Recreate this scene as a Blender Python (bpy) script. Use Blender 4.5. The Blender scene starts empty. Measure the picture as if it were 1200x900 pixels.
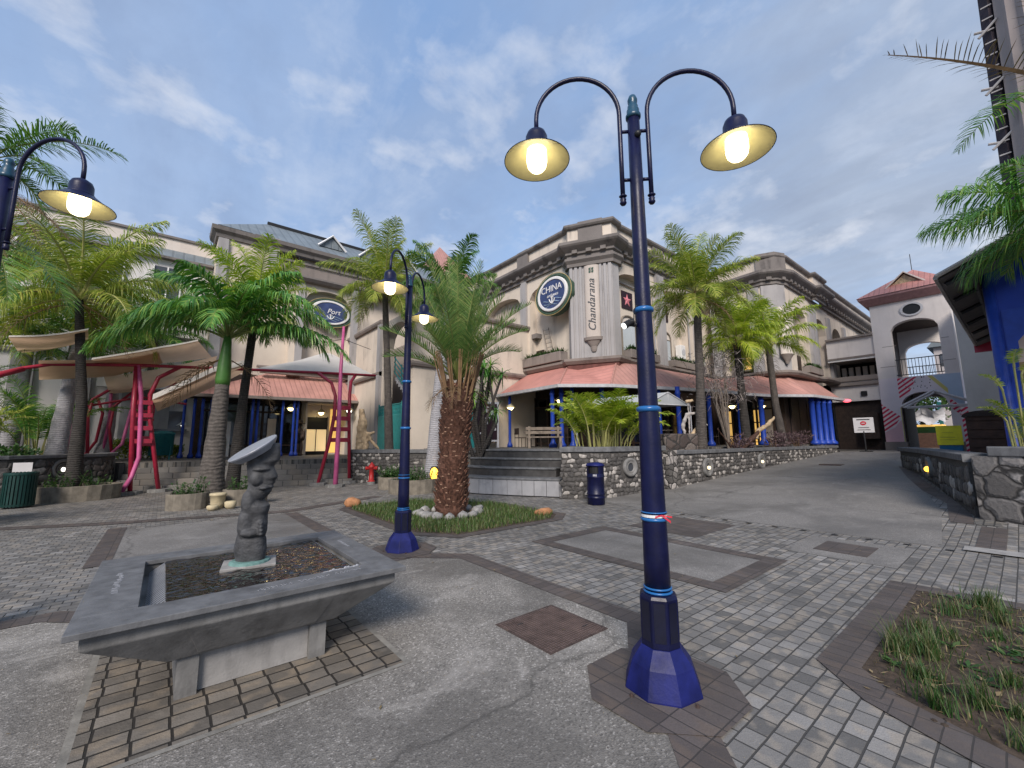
import bpy, bmesh, math, random
from mathutils import Vector, Matrix
from math import sin, cos, pi, radians as R
random.seed(7)
S = bpy.context.scene
COL = S.collection

# ------------------------------------------------------------------ scene / camera / light
S.view_settings.view_transform = 'Standard'
S.view_settings.look = 'None'
S.view_settings.gamma = 1
S.view_settings.exposure = 0.36
S.render.engine = 'CYCLES'
S.cycles.use_denoising = True
S.cycles.max_bounces = 6
S.cycles.caustics_reflective = False
S.cycles.caustics_refractive = False
S.cycles.sample_clamp_indirect = 4

camd = bpy.data.cameras.new('camera')
cam = bpy.data.objects.new('camera', camd)
COL.objects.link(cam)
camd.sensor_width = 36.0
camd.lens = 490 / 1200 * 36
camd.clip_end = 4000
camd.clip_start = 0.05
cam.matrix_world = (Matrix.Translation((0, 0, 1.55)) @ Matrix.Rotation(R(-39.5), 4, 'Z')
                    @ Matrix.Rotation(R(90 + 7.91), 4, 'X') @ Matrix.Rotation(R(-0.42), 4, 'Z'))
S.camera = cam

SUN_EL, SUN_AZ = R(36), R(226)          # azimuth clockwise from +Y
sd = bpy.data.lights.new('sun', 'SUN')
sd.energy = 3.3
sd.angle = R(22)
sd.color = (1.0, 0.91, 0.82)
so = bpy.data.objects.new('sun', sd)
COL.objects.link(so)
sv = Vector((sin(SUN_AZ) * cos(SUN_EL), cos(SUN_AZ) * cos(SUN_EL), sin(SUN_EL)))
so.rotation_euler = sv.to_track_quat('Z', 'Y').to_euler()
so.location = sv * 60

# ------------------------------------------------------------------ node helpers
class NT:
    def __init__(self, tree):
        self.t = tree
    def n(self, kind, **kw):
        nd = self.t.nodes.new(kind)
        for k, v in kw.items():
            if k == 'inp':
                for kk, vv in v.items():
                    if isinstance(vv, bpy.types.NodeSocket):
                        self.t.links.new(vv, nd.inputs[kk])
                    else:
                        nd.inputs[kk].default_value = vv
            else:
                setattr(nd, k, v)
        return nd
    def pos(self):
        return self.n('ShaderNodeNewGeometry').outputs['Position']
    def mapv(self, v, scale=(1, 1, 1), rot=(0, 0, 0), loc=(0, 0, 0)):
        return self.n('ShaderNodeMapping', inp={'Vector': v, 'Scale': scale, 'Rotation': rot, 'Location': loc}).outputs[0]
    def noise(self, v, scale, detail=4, rough=.55, dist=0):
        return self.n('ShaderNodeTexNoise', inp={'Vector': v, 'Scale': scale, 'Detail': detail, 'Roughness': rough, 'Distortion': dist}).outputs['Fac']
    def ramp(self, fac, stops, interp='LINEAR'):
        nd = self.n('ShaderNodeValToRGB', inp={'Fac': fac})
        cr = nd.color_ramp
        cr.interpolation = interp
        while len(cr.elements) < len(stops):
            cr.elements.new(0.5)
        for e, (p, c) in zip(cr.elements, stops):
            e.position = p
            e.color = (c, c, c, 1) if isinstance(c, (int, float)) else (*c, 1)
        return nd.outputs[0]
    def mix(self, fac, a, b, mode='MIX'):
        nd = self.n('ShaderNodeMix', data_type='RGBA', blend_type=mode)
        for i, v in ((0, fac), (6, a), (7, b)):
            if isinstance(v, bpy.types.NodeSocket):
                self.t.links.new(v, nd.inputs[i])
            else:
                nd.inputs[i].default_value = v if i == 0 else ((v, v, v, 1) if isinstance(v, (int, float)) else (*v[:3], 1))
        return nd.outputs[2]
    def math(self, op, a, b=0.0, c=None):
        nd = self.n('ShaderNodeMath', operation=op)
        for i, v in enumerate((a, b) if c is None else (a, b, c)):
            if isinstance(v, bpy.types.NodeSocket):
                self.t.links.new(v, nd.inputs[i])
            else:
                nd.inputs[i].default_value = v
        return nd.outputs[0]
    def bump(self, h, strength=.4, dist=.01):
        return self.n('ShaderNodeBump', inp={'Height': h, 'Strength': strength, 'Distance': dist}).outputs[0]

def newmat(name):
    m = bpy.data.materials.new(name)
    m.use_nodes = True
    t = NT(m.node_tree)
    b = m.node_tree.nodes['Principled BSDF']
    return m, t, b
def L(t, a, b):
    t.t.links.new(a, b)

def plain(name, col, rough=.6, var=.18, scale=6, bump=0.0, bscale=60, metal=0, coat=0, spec=.4, dirt=0.0):
    m, t, b = newmat(name)
    p = t.pos()
    n = t.noise(p, scale, 5)
    c = t.mix(t.ramp(n, [(.3, 0.0), (.72, 1.0)]), tuple(x * (1 - var) for x in col), tuple(min(1, x * (1 + var)) for x in col))
    if dirt:
        d = t.noise(t.mapv(p, (3, 3, .7)), 2.2, 6, .65)
        c = t.mix(t.math('MULTIPLY', t.ramp(d, [(.48, 0.0), (.7, 1.0)]), dirt), c, tuple(x * .35 for x in col))
    L(t, c, b.inputs['Base Color'])
    rn = t.noise(p, scale * 2.3, 3)
    L(t, t.math('ADD', t.math('MULTIPLY', rn, .25), rough - .12), b.inputs['Roughness'])
    b.inputs['Metallic'].default_value = metal
    b.inputs['Specular IOR Level'].default_value = spec
    if coat:
        b.inputs['Coat Weight'].default_value = coat
        b.inputs['Coat Roughness'].default_value = .12
    if bump:
        L(t, t.bump(t.noise(p, bscale, 4), bump, .01), b.inputs['Normal'])
    return m

def stucco(name, col, stain=(.16, .14, .13), amt=.5, bump=.25):
    """painted render with rain streaks and grime patches"""
    m, t, b = newmat(name)
    p = t.pos()
    big = t.noise(p, .55, 6, .6)
    c = t.mix(t.ramp(big, [(.3, 0.0), (.7, 1.0)]), tuple(x * .86 for x in col), tuple(min(1, x * 1.06) for x in col))
    st = t.noise(t.mapv(p, (1.5, 1.5, .2)), 1.5, 5, .6)
    pat = t.noise(p, .9, 5, .6)
    k = t.math('MULTIPLY', t.ramp(st, [(.5, 0.0), (.74, 1.0)]), t.ramp(pat, [(.4, 0.0), (.62, 1.0)]))
    c = t.mix(t.math('MULTIPLY', k, amt), c, stain)
    sp = t.noise(p, 26, 4, .7)
    c = t.mix(t.math('MULTIPLY', t.ramp(sp, [(.55, 0.0), (.72, 1.0)]), .22), c, tuple(x * .6 for x in col))
    L(t, c, b.inputs['Base Color'])
    b.inputs['Roughness'].default_value = .88
    b.inputs['Specular IOR Level'].default_value = .25
    L(t, t.bump(t.math('ADD', t.noise(p, 70, 3), t.noise(p, 9, 3)), bump, .01), b.inputs['Normal'])
    return m

def foliage(name, cols, trans=.3, rough=.45):
    m, t, b = newmat(name)
    rnd = t.n('ShaderNodeNewGeometry').outputs['Random Per Island']
    n = t.noise(t.pos(), 2.2, 3)
    f = t.math('ADD', t.math('MULTIPLY', rnd, .62), t.math('MULTIPLY', n, .38))
    k = len(cols)
    c = t.ramp(f, [(.12 + .76 * i / (k - 1), cols[i]) for i in range(k)])
    L(t, c, b.inputs['Base Color'])
    b.inputs['Roughness'].default_value = rough
    b.inputs['Specular IOR Level'].default_value = .35
    tr = t.n('ShaderNodeBsdfTranslucent', inp={'Color': t.mix(1.0, c, (1.0, 1.15, .5), 'MULTIPLY')})
    mx = t.n('ShaderNodeMixShader', inp={0: trans, 1: b.outputs[0], 2: tr.outputs[0]})
    L(t, mx.outputs[0], m.node_tree.nodes['Material Output'].inputs[0])
    return m

def emit(name, col, strength):
    m, t, b = newmat(name)
    b.inputs['Base Color'].default_value = (*col, 1)
    b.inputs['Emission Color'].default_value = (*col, 1)
    b.inputs['Emission Strength'].default_value = strength
    return m

def setts(name, w, h, c1, c2, mortar, rotz=0.0, offset=.5, msize=.012, bumpk=.6, stain=.5, gran=120):
    m, t, b = newmat(name)
    p = t.pos()
    wob = t.n('ShaderNodeTexNoise', inp={'Vector': p, 'Scale': 5.0, 'Detail': 2}).outputs['Color']
    v = t.mapv(p, (1, 1, 1), (0, 0, rotz))
    v2 = t.n('ShaderNodeMix', data_type='VECTOR', inp={0: .011, 4: v, 5: wob}).outputs[1]
    br = t.n('ShaderNodeTexBrick', offset=offset, inp={'Vector': v2, 'Scale': 1.0, 'Mortar Size': msize, 'Mortar Smooth': .35,
             'Bias': -.1, 'Brick Width': w, 'Row Height': h, 'Color1': (0, 0, 0, 1), 'Color2': (1, 1, 1, 1), 'Mortar': (.5, .5, .5, 1)})
    bw = br.outputs['Color']
    mid = tuple(a * .62 + b_ * .38 for a, b_ in zip(c1, c2))
    c = t.ramp(bw, [(0.0, c1), (.4, mid), (.78, tuple(a * .5 + b_ * .5 for a, b_ in zip(c1, c2))), (.92, c2)])
    tn = t.noise(t.mapv(p, (1 / w, 1 / h, 1)), .9, 1)
    c = t.mix(t.ramp(tn, [(.5, 0.0), (.62, .5)]), c, tuple(a * k for a, k in zip(c2, (1.12, 1.0, .84))))
    g = t.noise(p, gran, 3, .7)
    c = t.mix(t.ramp(g, [(.35, 0.0), (.7, .4)]), c, tuple(x * .55 for x in c1))
    big = t.noise(p, .7, 6, .62)
    c = t.mix(t.math('MULTIPLY', t.ramp(big, [(.42, 0.0), (.68, 1.0)]), stain), c, tuple(x * .55 for x in c1))
    lite = t.noise(p, 1.9, 6, .7)
    c = t.mix(t.math('MULTIPLY', t.ramp(lite, [(.56, 0.0), (.75, 1.0)]), .3), c, tuple(min(1, x * 1.35) for x in c2))
    c = t.mix(br.outputs['Fac'], c, mortar)
    L(t, c, b.inputs['Base Color'])
    b.inputs['Roughness'].default_value = .7
    rr = t.ramp(big, [(.3, .55), (.7, .85)])
    L(t, rr, b.inputs['Roughness'])
    b.inputs['Specular IOR Level'].default_value = .35
    h = t.math('ADD', t.math('MULTIPLY', br.outputs['Fac'], -1.0), t.math('MULTIPLY', t.noise(p, 30, 4, .7), .55))
    h = t.math('ADD', h, t.math('MULTIPLY', bw, .25))
    L(t, t.bump(h, bumpk, .012), b.inputs['Normal'])
    return m

def aggregate(name, base, dark, lite):
    m, t, b = newmat(name)
    p = t.pos()
    vo = t.n('ShaderNodeTexVoronoi', inp={'Vector': p, 'Scale': 95.0})
    sep = t.n('ShaderNodeSeparateColor', inp={0: vo.outputs['Color']})
    c = t.ramp(sep.outputs[0], [(0.0, dark), (.45, base), (.86, base), (.97, lite)])
    b1 = t.noise(p, .75, 7, .62, .4)
    c = t.mix(t.math('MULTIPLY', t.ramp(b1, [(.38, 1.0), (.58, 0.0)]), .62), c, tuple(x * .75 for x in dark))
    b2 = t.noise(t.mapv(p, (1, 1, 1), (0, 0, 0), (7, 3, 1)), 1.3, 8, .68, .6)
    c = t.mix(t.math('MULTIPLY', t.ramp(b2, [(.55, 0.0), (.72, 1.0)]), .5), c, lite)
    b3 = t.noise(t.mapv(p, (.8, 2.2, 1), (0, 0, .7), (2, 9, 4)), 2.2, 7, .7, .8)
    c = t.mix(t.math('MULTIPLY', t.ramp(b3, [(.6, 0.0), (.7, 1.0)]), .35), c, tuple(min(1, x * 1.25) for x in lite))
    cr = t.n('ShaderNodeTexVoronoi', feature='DISTANCE_TO_EDGE', inp={'Vector': t.n('ShaderNodeMix', data_type='VECTOR', inp={0: .35, 4: p, 5: t.n('ShaderNodeTexNoise', inp={'Vector': p, 'Scale': 1.6, 'Detail': 5}).outputs['Color']}).outputs[1], 'Scale': .42}).outputs['Distance']
    c = t.mix(t.ramp(cr, [(.0, .55), (.006, 0.0)]), c, tuple(x * .4 for x in dark))
    gum = t.n('ShaderNodeTexVoronoi', inp={'Vector': p, 'Scale': 3.1}).outputs['Distance']
    c = t.mix(t.ramp(gum, [(.03, .5), (.05, 0.0)]), c, dark)
    L(t, c, b.inputs['Base Color'])
    L(t, t.ramp(b1, [(.35, .55), (.6, .85)]), b.inputs['Roughness'])
    b.inputs['Specular IOR Level'].default_value = .35
    L(t, t.bump(t.math('ADD', vo.outputs['Distance'], t.math('MULTIPLY', t.noise(p, 16, 4), .8)), .4, .008), b.inputs['Normal'])
    return m

def rubble(name, scale, dark, mid, lite, share=.3):
    """random rubble masonry: voronoi stones in dark mortar"""
    m, t, b = newmat(name)
    p = t.pos()
    wob = t.n('ShaderNodeTexNoise', inp={'Vector': p, 'Scale': 3.0, 'Detail': 3}).outputs['Color']
    v = t.n('ShaderNodeMix', data_type='VECTOR', inp={0: .16, 4: p, 5: wob}).outputs[1]
    vo = t.n('ShaderNodeTexVoronoi', inp={'Vector': v, 'Scale': scale})
    ve = t.n('ShaderNodeTexVoronoi', feature='DISTANCE_TO_EDGE', inp={'Vector': v, 'Scale': scale})
    sep = t.n('ShaderNodeSeparateColor', inp={0: vo.outputs['Color']})
    c = t.ramp(sep.outputs[0], [(0.0, dark), (.35, mid), (1 - share - .12, dark), (1 - share + .03, lite), (1.0, tuple(x * .7 for x in lite))])
    g = t.noise(p, 22, 5, .7)
    c = t.mix(t.ramp(g, [(.38, 0.0), (.72, .55)]), c, tuple(x * .6 for x in dark))
    e = t.ramp(ve.outputs['Distance'], [(.02, 1.0), (.075, 0.0)])
    c = t.mix(e, c, (.028, .026, .025))
    L(t, c, b.inputs['Base Color'])
    b.inputs['Roughness'].default_value = .8
    h = t.math('ADD', t.ramp(ve.outputs['Distance'], [(0.0, 0.0), (.16, 1.0)]), t.math('MULTIPLY', g, .5))
    L(t, t.bump(h, .8, .03), b.inputs['Normal'])
    return m

# ------------------------------------------------------------------ mesh helpers
class MB:
    def __init__(self):
        self.v = []; self.f = []; self.mi = []; self.cur = 0; self.sm = []; self.smooth = False
    def add(self, vs, fs):
        o = len(self.v)
        self.v.extend([tuple(x) for x in vs])
        for f in fs:
            self.f.append([i + o for i in f]); self.mi.append(self.cur); self.sm.append(self.smooth)
        return self
    def box(self, x0, x1, y0, y1, z0, z1):
        vs = [(x, y, z) for z in (z0, z1) for y in (y0, y1) for x in (x0, x1)]
        return self.add(vs, [(0, 2, 3, 1), (4, 5, 7, 6), (0, 1, 5, 4), (2, 6, 7, 3), (0, 4, 6, 2), (1, 3, 7, 5)])
    def obox(self, c, ax, hx, hy, z0, z1):
        """box with horizontal axis ax (2-D direction)"""
        l = math.hypot(*ax); ux, uy = ax[0] / l, ax[1] / l
        vs = []
        for z in (z0, z1):
            for sy in (-1, 1):
                for sx in (-1, 1):
                    vs.append((c[0] + sx * hx * ux - sy * hy * uy, c[1] + sx * hx * uy + sy * hy * ux, z))
        return self.add(vs, [(0, 2, 3, 1), (4, 5, 7, 6), (0, 1, 5, 4), (2, 6, 7, 3), (0, 4, 6, 2), (1, 3, 7, 5)])
    def prism(self, poly, z0, z1, caps=True):
        n = len(poly)
        a = sum(poly[i][0] * poly[(i + 1) % n][1] - poly[(i + 1) % n][0] * poly[i][1] for i in range(n))
        if a < 0: poly = poly[::-1]
        f0 = z0 if callable(z0) else (lambda x, y: z0)
        f1 = z1 if callable(z1) else (lambda x, y: z1)
        vs = [(x, y, f0(x, y)) for x, y in poly] + [(x, y, f1(x, y)) for x, y in poly]
        fs = [(i, (i + 1) % n, n + (i + 1) % n, n + i) for i in range(n)]
        if caps: fs += [tuple(range(n, 2 * n)), tuple(range(n - 1, -1, -1))]
        return self.add(vs, fs)
    def sheet(self, poly, z):
        n = len(poly)
        a = sum(poly[i][0] * poly[(i + 1) % n][1] - poly[(i + 1) % n][0] * poly[i][1] for i in range(n))
        if a < 0: poly = poly[::-1]
        f = z if callable(z) else (lambda x, y: z)
        return self.add([(x, y, f(x, y)) for x, y in poly], [tuple(range(n))])
    def quad(self, a, b, c, d):
        return self.add([a, b, c, d], [(0, 1, 2, 3)])
    def tube(self, pts, rad, n=10, cap=True, flat=1.0):
        pts = [Vector(p) for p in pts]
        k = len(pts)
        rs = rad if isinstance(rad, (list, tuple)) else [rad] * k
        vs = []; up = None
        for i, p in enumerate(pts):
            d = (pts[min(i + 1, k - 1)] - pts[max(i - 1, 0)]).normalized()
            if up is None:
                up = Vector((0, 0, 1)) if abs(d.z) < .9 else Vector((1, 0, 0))
            s = d.cross(up).normalized(); u = s.cross(d).normalized(); up = u
            for j in range(n):
                a = 2 * pi * j / n
                vs.append(p + s * (cos(a) * rs[i]) + u * (sin(a) * rs[i] * flat))
        fs = [(i * n + j, i * n + (j + 1) % n, (i + 1) * n + (j + 1) % n, (i + 1) * n + j) for i in range(k - 1) for j in range(n)]
        if cap: fs += [tuple(range(n - 1, -1, -1)), tuple(range((k - 1) * n, k * n))]
        return self.add(vs, fs)
    def lathe(self, prof, c=(0, 0, 0), n=24, cap=True, rot=0.0):
        k = len(prof)
        vs = [(c[0] + r * cos(2 * pi * j / n + rot), c[1] + r * sin(2 * pi * j / n + rot), c[2] + z) for r, z in prof for j in range(n)]
        fs = [(i * n + j, i * n + (j + 1) % n, (i + 1) * n + (j + 1) % n, (i + 1) * n + j) for i in range(k - 1) for j in range(n)]
        if cap: fs += [tuple(range(n - 1, -1, -1)), tuple(range((k - 1) * n, k * n))]
        return self.add(vs, fs)
    def ball(self, c, r, n=10, m=7):
        rx, ry, rz = r if isinstance(r, (tuple, list)) else (r, r, r)
        vs = [(c[0], c[1], c[2] - rz)]
        for i in range(1, m):
            a = -pi / 2 + pi * i / m
            vs += [(c[0] + rx * cos(a) * cos(2 * pi * j / n), c[1] + ry * cos(a) * sin(2 * pi * j / n), c[2] + rz * sin(a)) for j in range(n)]
        vs.append((c[0], c[1], c[2] + rz))
        fs = [(0, 1 + (j + 1) % n, 1 + j) for j in range(n)]
        for i in range(m - 2):
            o = 1 + i * n
            fs += [(o + j, o + (j + 1) % n, o + n + (j + 1) % n, o + n + j) for j in range(n)]
        o = 1 + (m - 2) * n; e = len(vs) - 1
        fs += [(o + j, o + (j + 1) % n, e) for j in range(n)]
        return self.add(vs, fs)
    def sweep(self, path, prof, closed=False, cap=True):
        """profile [(out, z)] swept along a 2-D polyline; 'out' is to the right of travel, mitred"""
        n = len(path); k = len(prof); vs = []
        def nrm(a, b):
            dx, dy = b[0] - a[0], b[1] - a[1]; l = math.hypot(dx, dy)
            return (dy / l, -dx / l)
        for i in range(n):
            if closed:
                n1 = nrm(path[i - 1], path[i]); n2 = nrm(path[i], path[(i + 1) % n])
            else:
                n1 = nrm(path[max(i - 1, 0)], path[max(i - 1, 0) + 1]); j = min(i, n - 2); n2 = nrm(path[j], path[j + 1])
            mx, my = n1[0] + n2[0], n1[1] + n2[1]
            q = max(.25, (mx * mx + my * my) / 2)
            mx, my = mx / q, my / q
            for o, z in prof:
                vs.append((path[i][0] + mx * o, path[i][1] + my * o, z))
        m = n if closed else n - 1
        fs = []
        for i in range(m):
            a = i * k; b = ((i + 1) % n) * k
            for j in range(k):
                fs.append((a + j, a + (j + 1) % k, b + (j + 1) % k, b + j))
        if cap and not closed:
            fs += [tuple(range(k)), tuple(range((n - 1) * k + k - 1, (n - 1) * k - 1, -1))]
        return self.add(vs, fs)
    def archpanel(self, o, d, w, z0, zs, rise, z1, th, full=True, seg=14, x0=0.0, x1=None):
        """front sheet from o along 2-D dir d, total width w, opening x0..x1 from z0, springing zs, rise, top z1; th = depth to the left of d"""
        if x1 is None: x1 = w
        l = math.hypot(*d); dx, dy = d[0] / l, d[1] / l; nx, ny = -dy, dx
        def P(s, z, t): return (o[0] + dx * s + nx * t, o[1] + dy * s + ny * t, z)
        def blk(s0, s1, zl0, zl1, zt):
            vs = [P(s0, zl0, 0), P(s1, zl1, 0), P(s1, zt, 0), P(s0, zt, 0), P(s0, zl0, th), P(s1, zl1, th), P(s1, zt, th), P(s0, zt, th)]
            self.add(vs, [(0, 1, 2, 3), (5, 4, 7, 6), (4, 5, 1, 0), (3, 2, 6, 7), (4, 0, 3, 7), (1, 5, 6, 2)])
        if x0 > 0: blk(0, x0, z0, z0, z1)
        if x1 < w: blk(x1, w, z0, z0, z1)
        for i in range(seg):
            a0 = -1 + 2 * i / seg; a1 = -1 + 2 * (i + 1) / seg
            za = zs + rise * math.sqrt(max(0, 1 - a0 * a0)); zb = zs + rise * math.sqrt(max(0, 1 - a1 * a1))
            blk(x0 + (x1 - x0) * i / seg, x0 + (x1 - x0) * (i + 1) / seg, za, zb, z1)
        return self
    def obj(self, name, mats, parent=None, smooth=None):
        me = bpy.data.meshes.new(name)
        me.from_pydata(self.v, [], self.f)
        if not isinstance(mats, (list, tuple)): mats = [mats]
        for m in mats: me.materials.append(m)
        me.polygons.foreach_set('material_index', self.mi)
        me.polygons.foreach_set('use_smooth', [bool(smooth) if smooth is not None else s for s in self.sm])
        me.update()
        o = bpy.data.objects.new(name, me)
        COL.objects.link(o)
        if parent is not None:
            o.parent = parent
            o.matrix_parent_inverse = Matrix.Translation(-parent.location) if parent.type == 'EMPTY' and parent.parent is None and not any(parent.rotation_euler) else Matrix()
            if parent.type != 'EMPTY': o.matrix_parent_inverse = Matrix()
        return o

def thing(name, label, cat, loc=(0, 0, 0), group=None):
    o = bpy.data.objects.new(name, None)
    COL.objects.link(o)
    o.location = loc
    o['label'] = label; o['category'] = cat
    if group: o['group'] = group
    o.empty_display_size = .2
    return o
def tag(o, label, cat, group=None):
    o['label'] = label; o['category'] = cat
    if group: o['group'] = group
    return o
def struct(name, mb, m, smooth=None):
    o = mb.obj(name, m, None, smooth); o['kind'] = 'structure'
    return o
def bevel(o, w=.01, seg=2, ang=40):
    m = o.modifiers.new('bevel', 'BEVEL'); m.width = w; m.segments = seg; m.limit_method = 'ANGLE'; m.angle_limit = R(ang)
    return o
def dup(root, loc, label, group=None, rotz=None, scale=None):
    r = root.copy(); COL.objects.link(r); r.location = loc
    r['label'] = label
    if group: r['group'] = group
    if rotz is not None: r.rotation_euler = (0, 0, rotz)
    if scale is not None: r.scale = (scale,) * 3
    for ch in root.children:
        c = ch.copy(); COL.objects.link(c); c.parent = r
        for g in ch.children:
            d = g.copy(); COL.objects.link(d); d.parent = c
    return r
def local(root):
    """parts built about the origin: parent without offset"""
    for ch in root.children: ch.matrix_parent_inverse = Matrix()
def fnt(name, txt, size, m, parent, mat, extrude=.004, shear=0.0, spacing=1.0, align='CENTER'):
    cu = bpy.data.curves.new(name, 'FONT')
    cu.body = txt; cu.size = size; cu.extrude = extrude; cu.shear = shear; cu.space_character = spacing
    cu.align_x = align; cu.align_y = 'CENTER'; cu.resolution_u = 3
    cu.materials.append(mat)
    o = bpy.data.objects.new(name, cu); COL.objects.link(o)
    if parent is not None:
        o.parent = parent
        o.matrix_parent_inverse = Matrix.Translation(-parent.location) if parent.type == 'EMPTY' else Matrix()
    o.matrix_basis = m
    me = bpy.data.meshes.new_from_object(o)
    q = bpy.data.objects.new(name, me); COL.objects.link(q)
    q.parent = parent; q.matrix_parent_inverse = o.matrix_parent_inverse.copy(); q.matrix_basis = m
    bpy.data.objects.remove(o); q.name = name
    return q
def frame(o, xdir, ydir):
    x = Vector(xdir).normalized(); y = Vector(ydir).normalized(); z = x.cross(y)
    m = Matrix((x, y, z)).transposed().to_4x4(); m.translation = Vector(o)
    return m

def gz(x, y=0):
    return .9 * min(max((x - 9.0) / 18.0, 0), 1)
def U(r, d, o=(0, 0)):
    """camera-right / depth offsets turned into ground coordinates about o (used for figures facing the viewer)"""
    return (o[0] + .772 * r + .636 * d, o[1] - .636 * r + .772 * d)
# ------------------------------------------------------------------ world: sky with broken cloud
w = bpy.data.worlds.new('World'); S.world = w; w.use_nodes = True
t = NT(w.node_tree)
bg = w.node_tree.nodes['Background']
sky = t.n('ShaderNodeTexSky', sky_type='NISHITA')
sky.sun_disc = False; sky.sun_elevation = SUN_EL; sky.sun_rotation = SUN_AZ
sky.altitude = 20; sky.air_density = 1.3; sky.dust_density = 1.0; sky.ozone_density = 2.0
gen = t.n('ShaderNodeTexCoord').outputs['Generated']
sx = t.n('ShaderNodeSeparateXYZ', inp={0: gen})
zc = t.math('MAXIMUM', sx.outputs[2], 0.03)
den = t.math('ADD', zc, .22)
cv = t.n('ShaderNodeCombineXYZ', inp={0: t.math('DIVIDE', sx.outputs[0], den), 1: t.math('DIVIDE', sx.outputs[1], den), 2: 0.0}).outputs[0]
# veil of thin high cloud, stretched along the wind
veil = t.noise(t.mapv(cv, (1.0, .42, 1), (0, 0, R(62)), (3.1, 1.7, 0)), 1.25, 7, .56, .35)
veil2 = t.noise(t.mapv(cv, (1.0, .6, 1), (0, 0, R(40)), (9.2, 4.4, 0)), 2.9, 7, .6, .3)
puff = t.noise(t.mapv(cv, (1, 1, 1), (0, 0, 0), (1.35, 5.1, 2)), 4.6, 7, .55, .15)
hz = t.ramp(sx.outputs[2], [(0.0, 0.0), (.16, .0), (.55, 1.0)])
base = t.mix(.72, sky.outputs[0], (2.1, 3.95, 7.6))
base = t.mix(t.ramp(sx.outputs[2], [(.05, .8), (.6, .0)]), base, (5.2, 7.1, 10.0))
vm = t.math('ADD', t.math('MULTIPLY', t.ramp(veil, [(.33, 0.0), (.58, 1.0)]), .7), t.math('MULTIPLY', t.ramp(veil2, [(.4, 0.0), (.66, 1.0)]), .3))
mott = t.math('ADD', t.math('MULTIPLY', t.noise(t.mapv(cv, (1, .55, 1), (0, 0, R(55)), (4.2, 1.1, 7)), 2.4, 8, .62, .5), .7), t.math('MULTIPLY', t.noise(cv, 7.5, 5, .6, .2), .3))
# more cloud towards the right of the street (+X, -Y)

side = t.ramp(t.math('ADD', t.math('MULTIPLY', sx.outputs[0], .6), t.math('MULTIPLY', sx.outputs[1], -.55)), [(0.0, .35), (.45, 1.0)])
c = t.mix(t.math('MULTIPLY', vm, t.math('ADD', t.math('MULTIPLY', side, .5), .5)), base, t.mix(side, (4.1, 5.4, 7.9), (4.9, 5.8, 7.3)))
grey = t.noise(t.mapv(cv, (1.0, .35, 1), (0, 0, R(70)), (5.6, 8.2, 0)), 1.0, 6, .6, .4)
c = t.mix(t.math('MULTIPLY', t.math('MULTIPLY', t.ramp(grey, [(.42, 0.0), (.58, 1.0)]), t.math('ADD', t.math('MULTIPLY', side, .6), .4)), .85), c, t.mix(side, (2.9, 4.0, 6.2), (3.5, 4.15, 5.4)))
c = t.mix(t.math('MULTIPLY', t.ramp(mott, [(.36, .6), (.5, 0.0)]), .75), c, t.mix(side, (2.2, 3.3, 5.6), (2.9, 3.5, 4.8)))
c = t.mix(t.math('MULTIPLY', t.ramp(mott, [(.52, 0.0), (.66, 1.0)]), .45), c, (5.9, 6.7, 8.2))
pm_ = t.math('MULTIPLY', t.ramp(puff, [(.55, 0.0), (.7, 1.0)]), t.ramp(sx.outputs[2], [(.1, .3), (.35, .8), (.75, .6)]))
c = t.mix(t.math('MULTIPLY', pm_, .8), c, (7.0, 7.4, 8.3))
L(t, c, bg.inputs[0]); bg.inputs[1].default_value = .084

# ------------------------------------------------------------------ materials
M = {}
M['setts'] = setts('granite_setts', .142, .114, (.13, .125, .12), (.36, .345, .33), (.055, .052, .049), 0, .5, .006)
M['setts_far'] = setts('worn_setts', .155, .122, (.13, .125, .118), (.23, .22, .205), (.045, .044, .043), 0, .5, .012)
M['bandX'] = setts('brown_brick_band', .11, .24, (.085, .072, .068), (.14, .119, .112), (.048, .043, .041), 0, 0.0, .005, .35, .6)
M['bandY'] = setts('brown_brick_band_across', .11, .24, (.085, .072, .068), (.14, .119, .112), (.048, .043, .041), R(90), 0.0, .005, .35, .6)
M['stone_paver'] = setts('square_pavers', .165, .13, (.12, .108, .094), (.32, .288, .25), (.028, .025, .022), 0, 0.06, .008, .9, .9)
M['agg'] = aggregate('exposed_aggregate', (.235, .22, .2), (.115, .107, .098), (.44, .415, .385))
M['agg2'] = aggregate('ramp_concrete', (.2, .19, .18), (.14, .132, .124), (.3, .285, .27))
M['soil'] = plain('soil', (.06, .043, .031), .95, .5, 14, 1.0, 40)
M['ground'] = plain('ground_beyond', (.16, .155, .15), .9, .2, .5, .2, 10)
M['tread'] = setts('step_blocks', .42, 5.0, (.17, .16, .15), (.27, .255, .24), (.05, .05, .05), R(-17), 0.0, .012, .4, .5)
M['coping'] = plain('basalt_coping', (.135, .137, .143), .75, .3, 7, .35, 90, dirt=.5)
M['rub_big'] = rubble('basalt_rubble', 6.2, (.06, .056, .053), (.14, .13, .12), (.5, .46, .43), .3)
M['rub_left'] = rubble('brown_rubble', 3.4, (.055, .042, .038), (.11, .085, .075), (.2, .17, .15), .22)
M['rub_near'] = rubble('large_rubble', 3.6, (.075, .07, .068), (.17, .16, .155), (.32, .3, .29), .38)
M['concrete'] = plain('grey_concrete', (.2, .196, .19), .85, .28, 5, .3, 45, dirt=.65)
M['concrete_light'] = plain('pale_concrete', (.3, .29, .28), .85, .2, 5, .3, 60, dirt=.5)
M['slate'] = plain('slate_slab', (.13, .132, .138), .6, .25, 9, .2, 110, dirt=.5)
M['basalt'] = plain('carved_basalt', (.055, .056, .06), .7, .4, 14, .6, 60, spec=.5)
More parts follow.
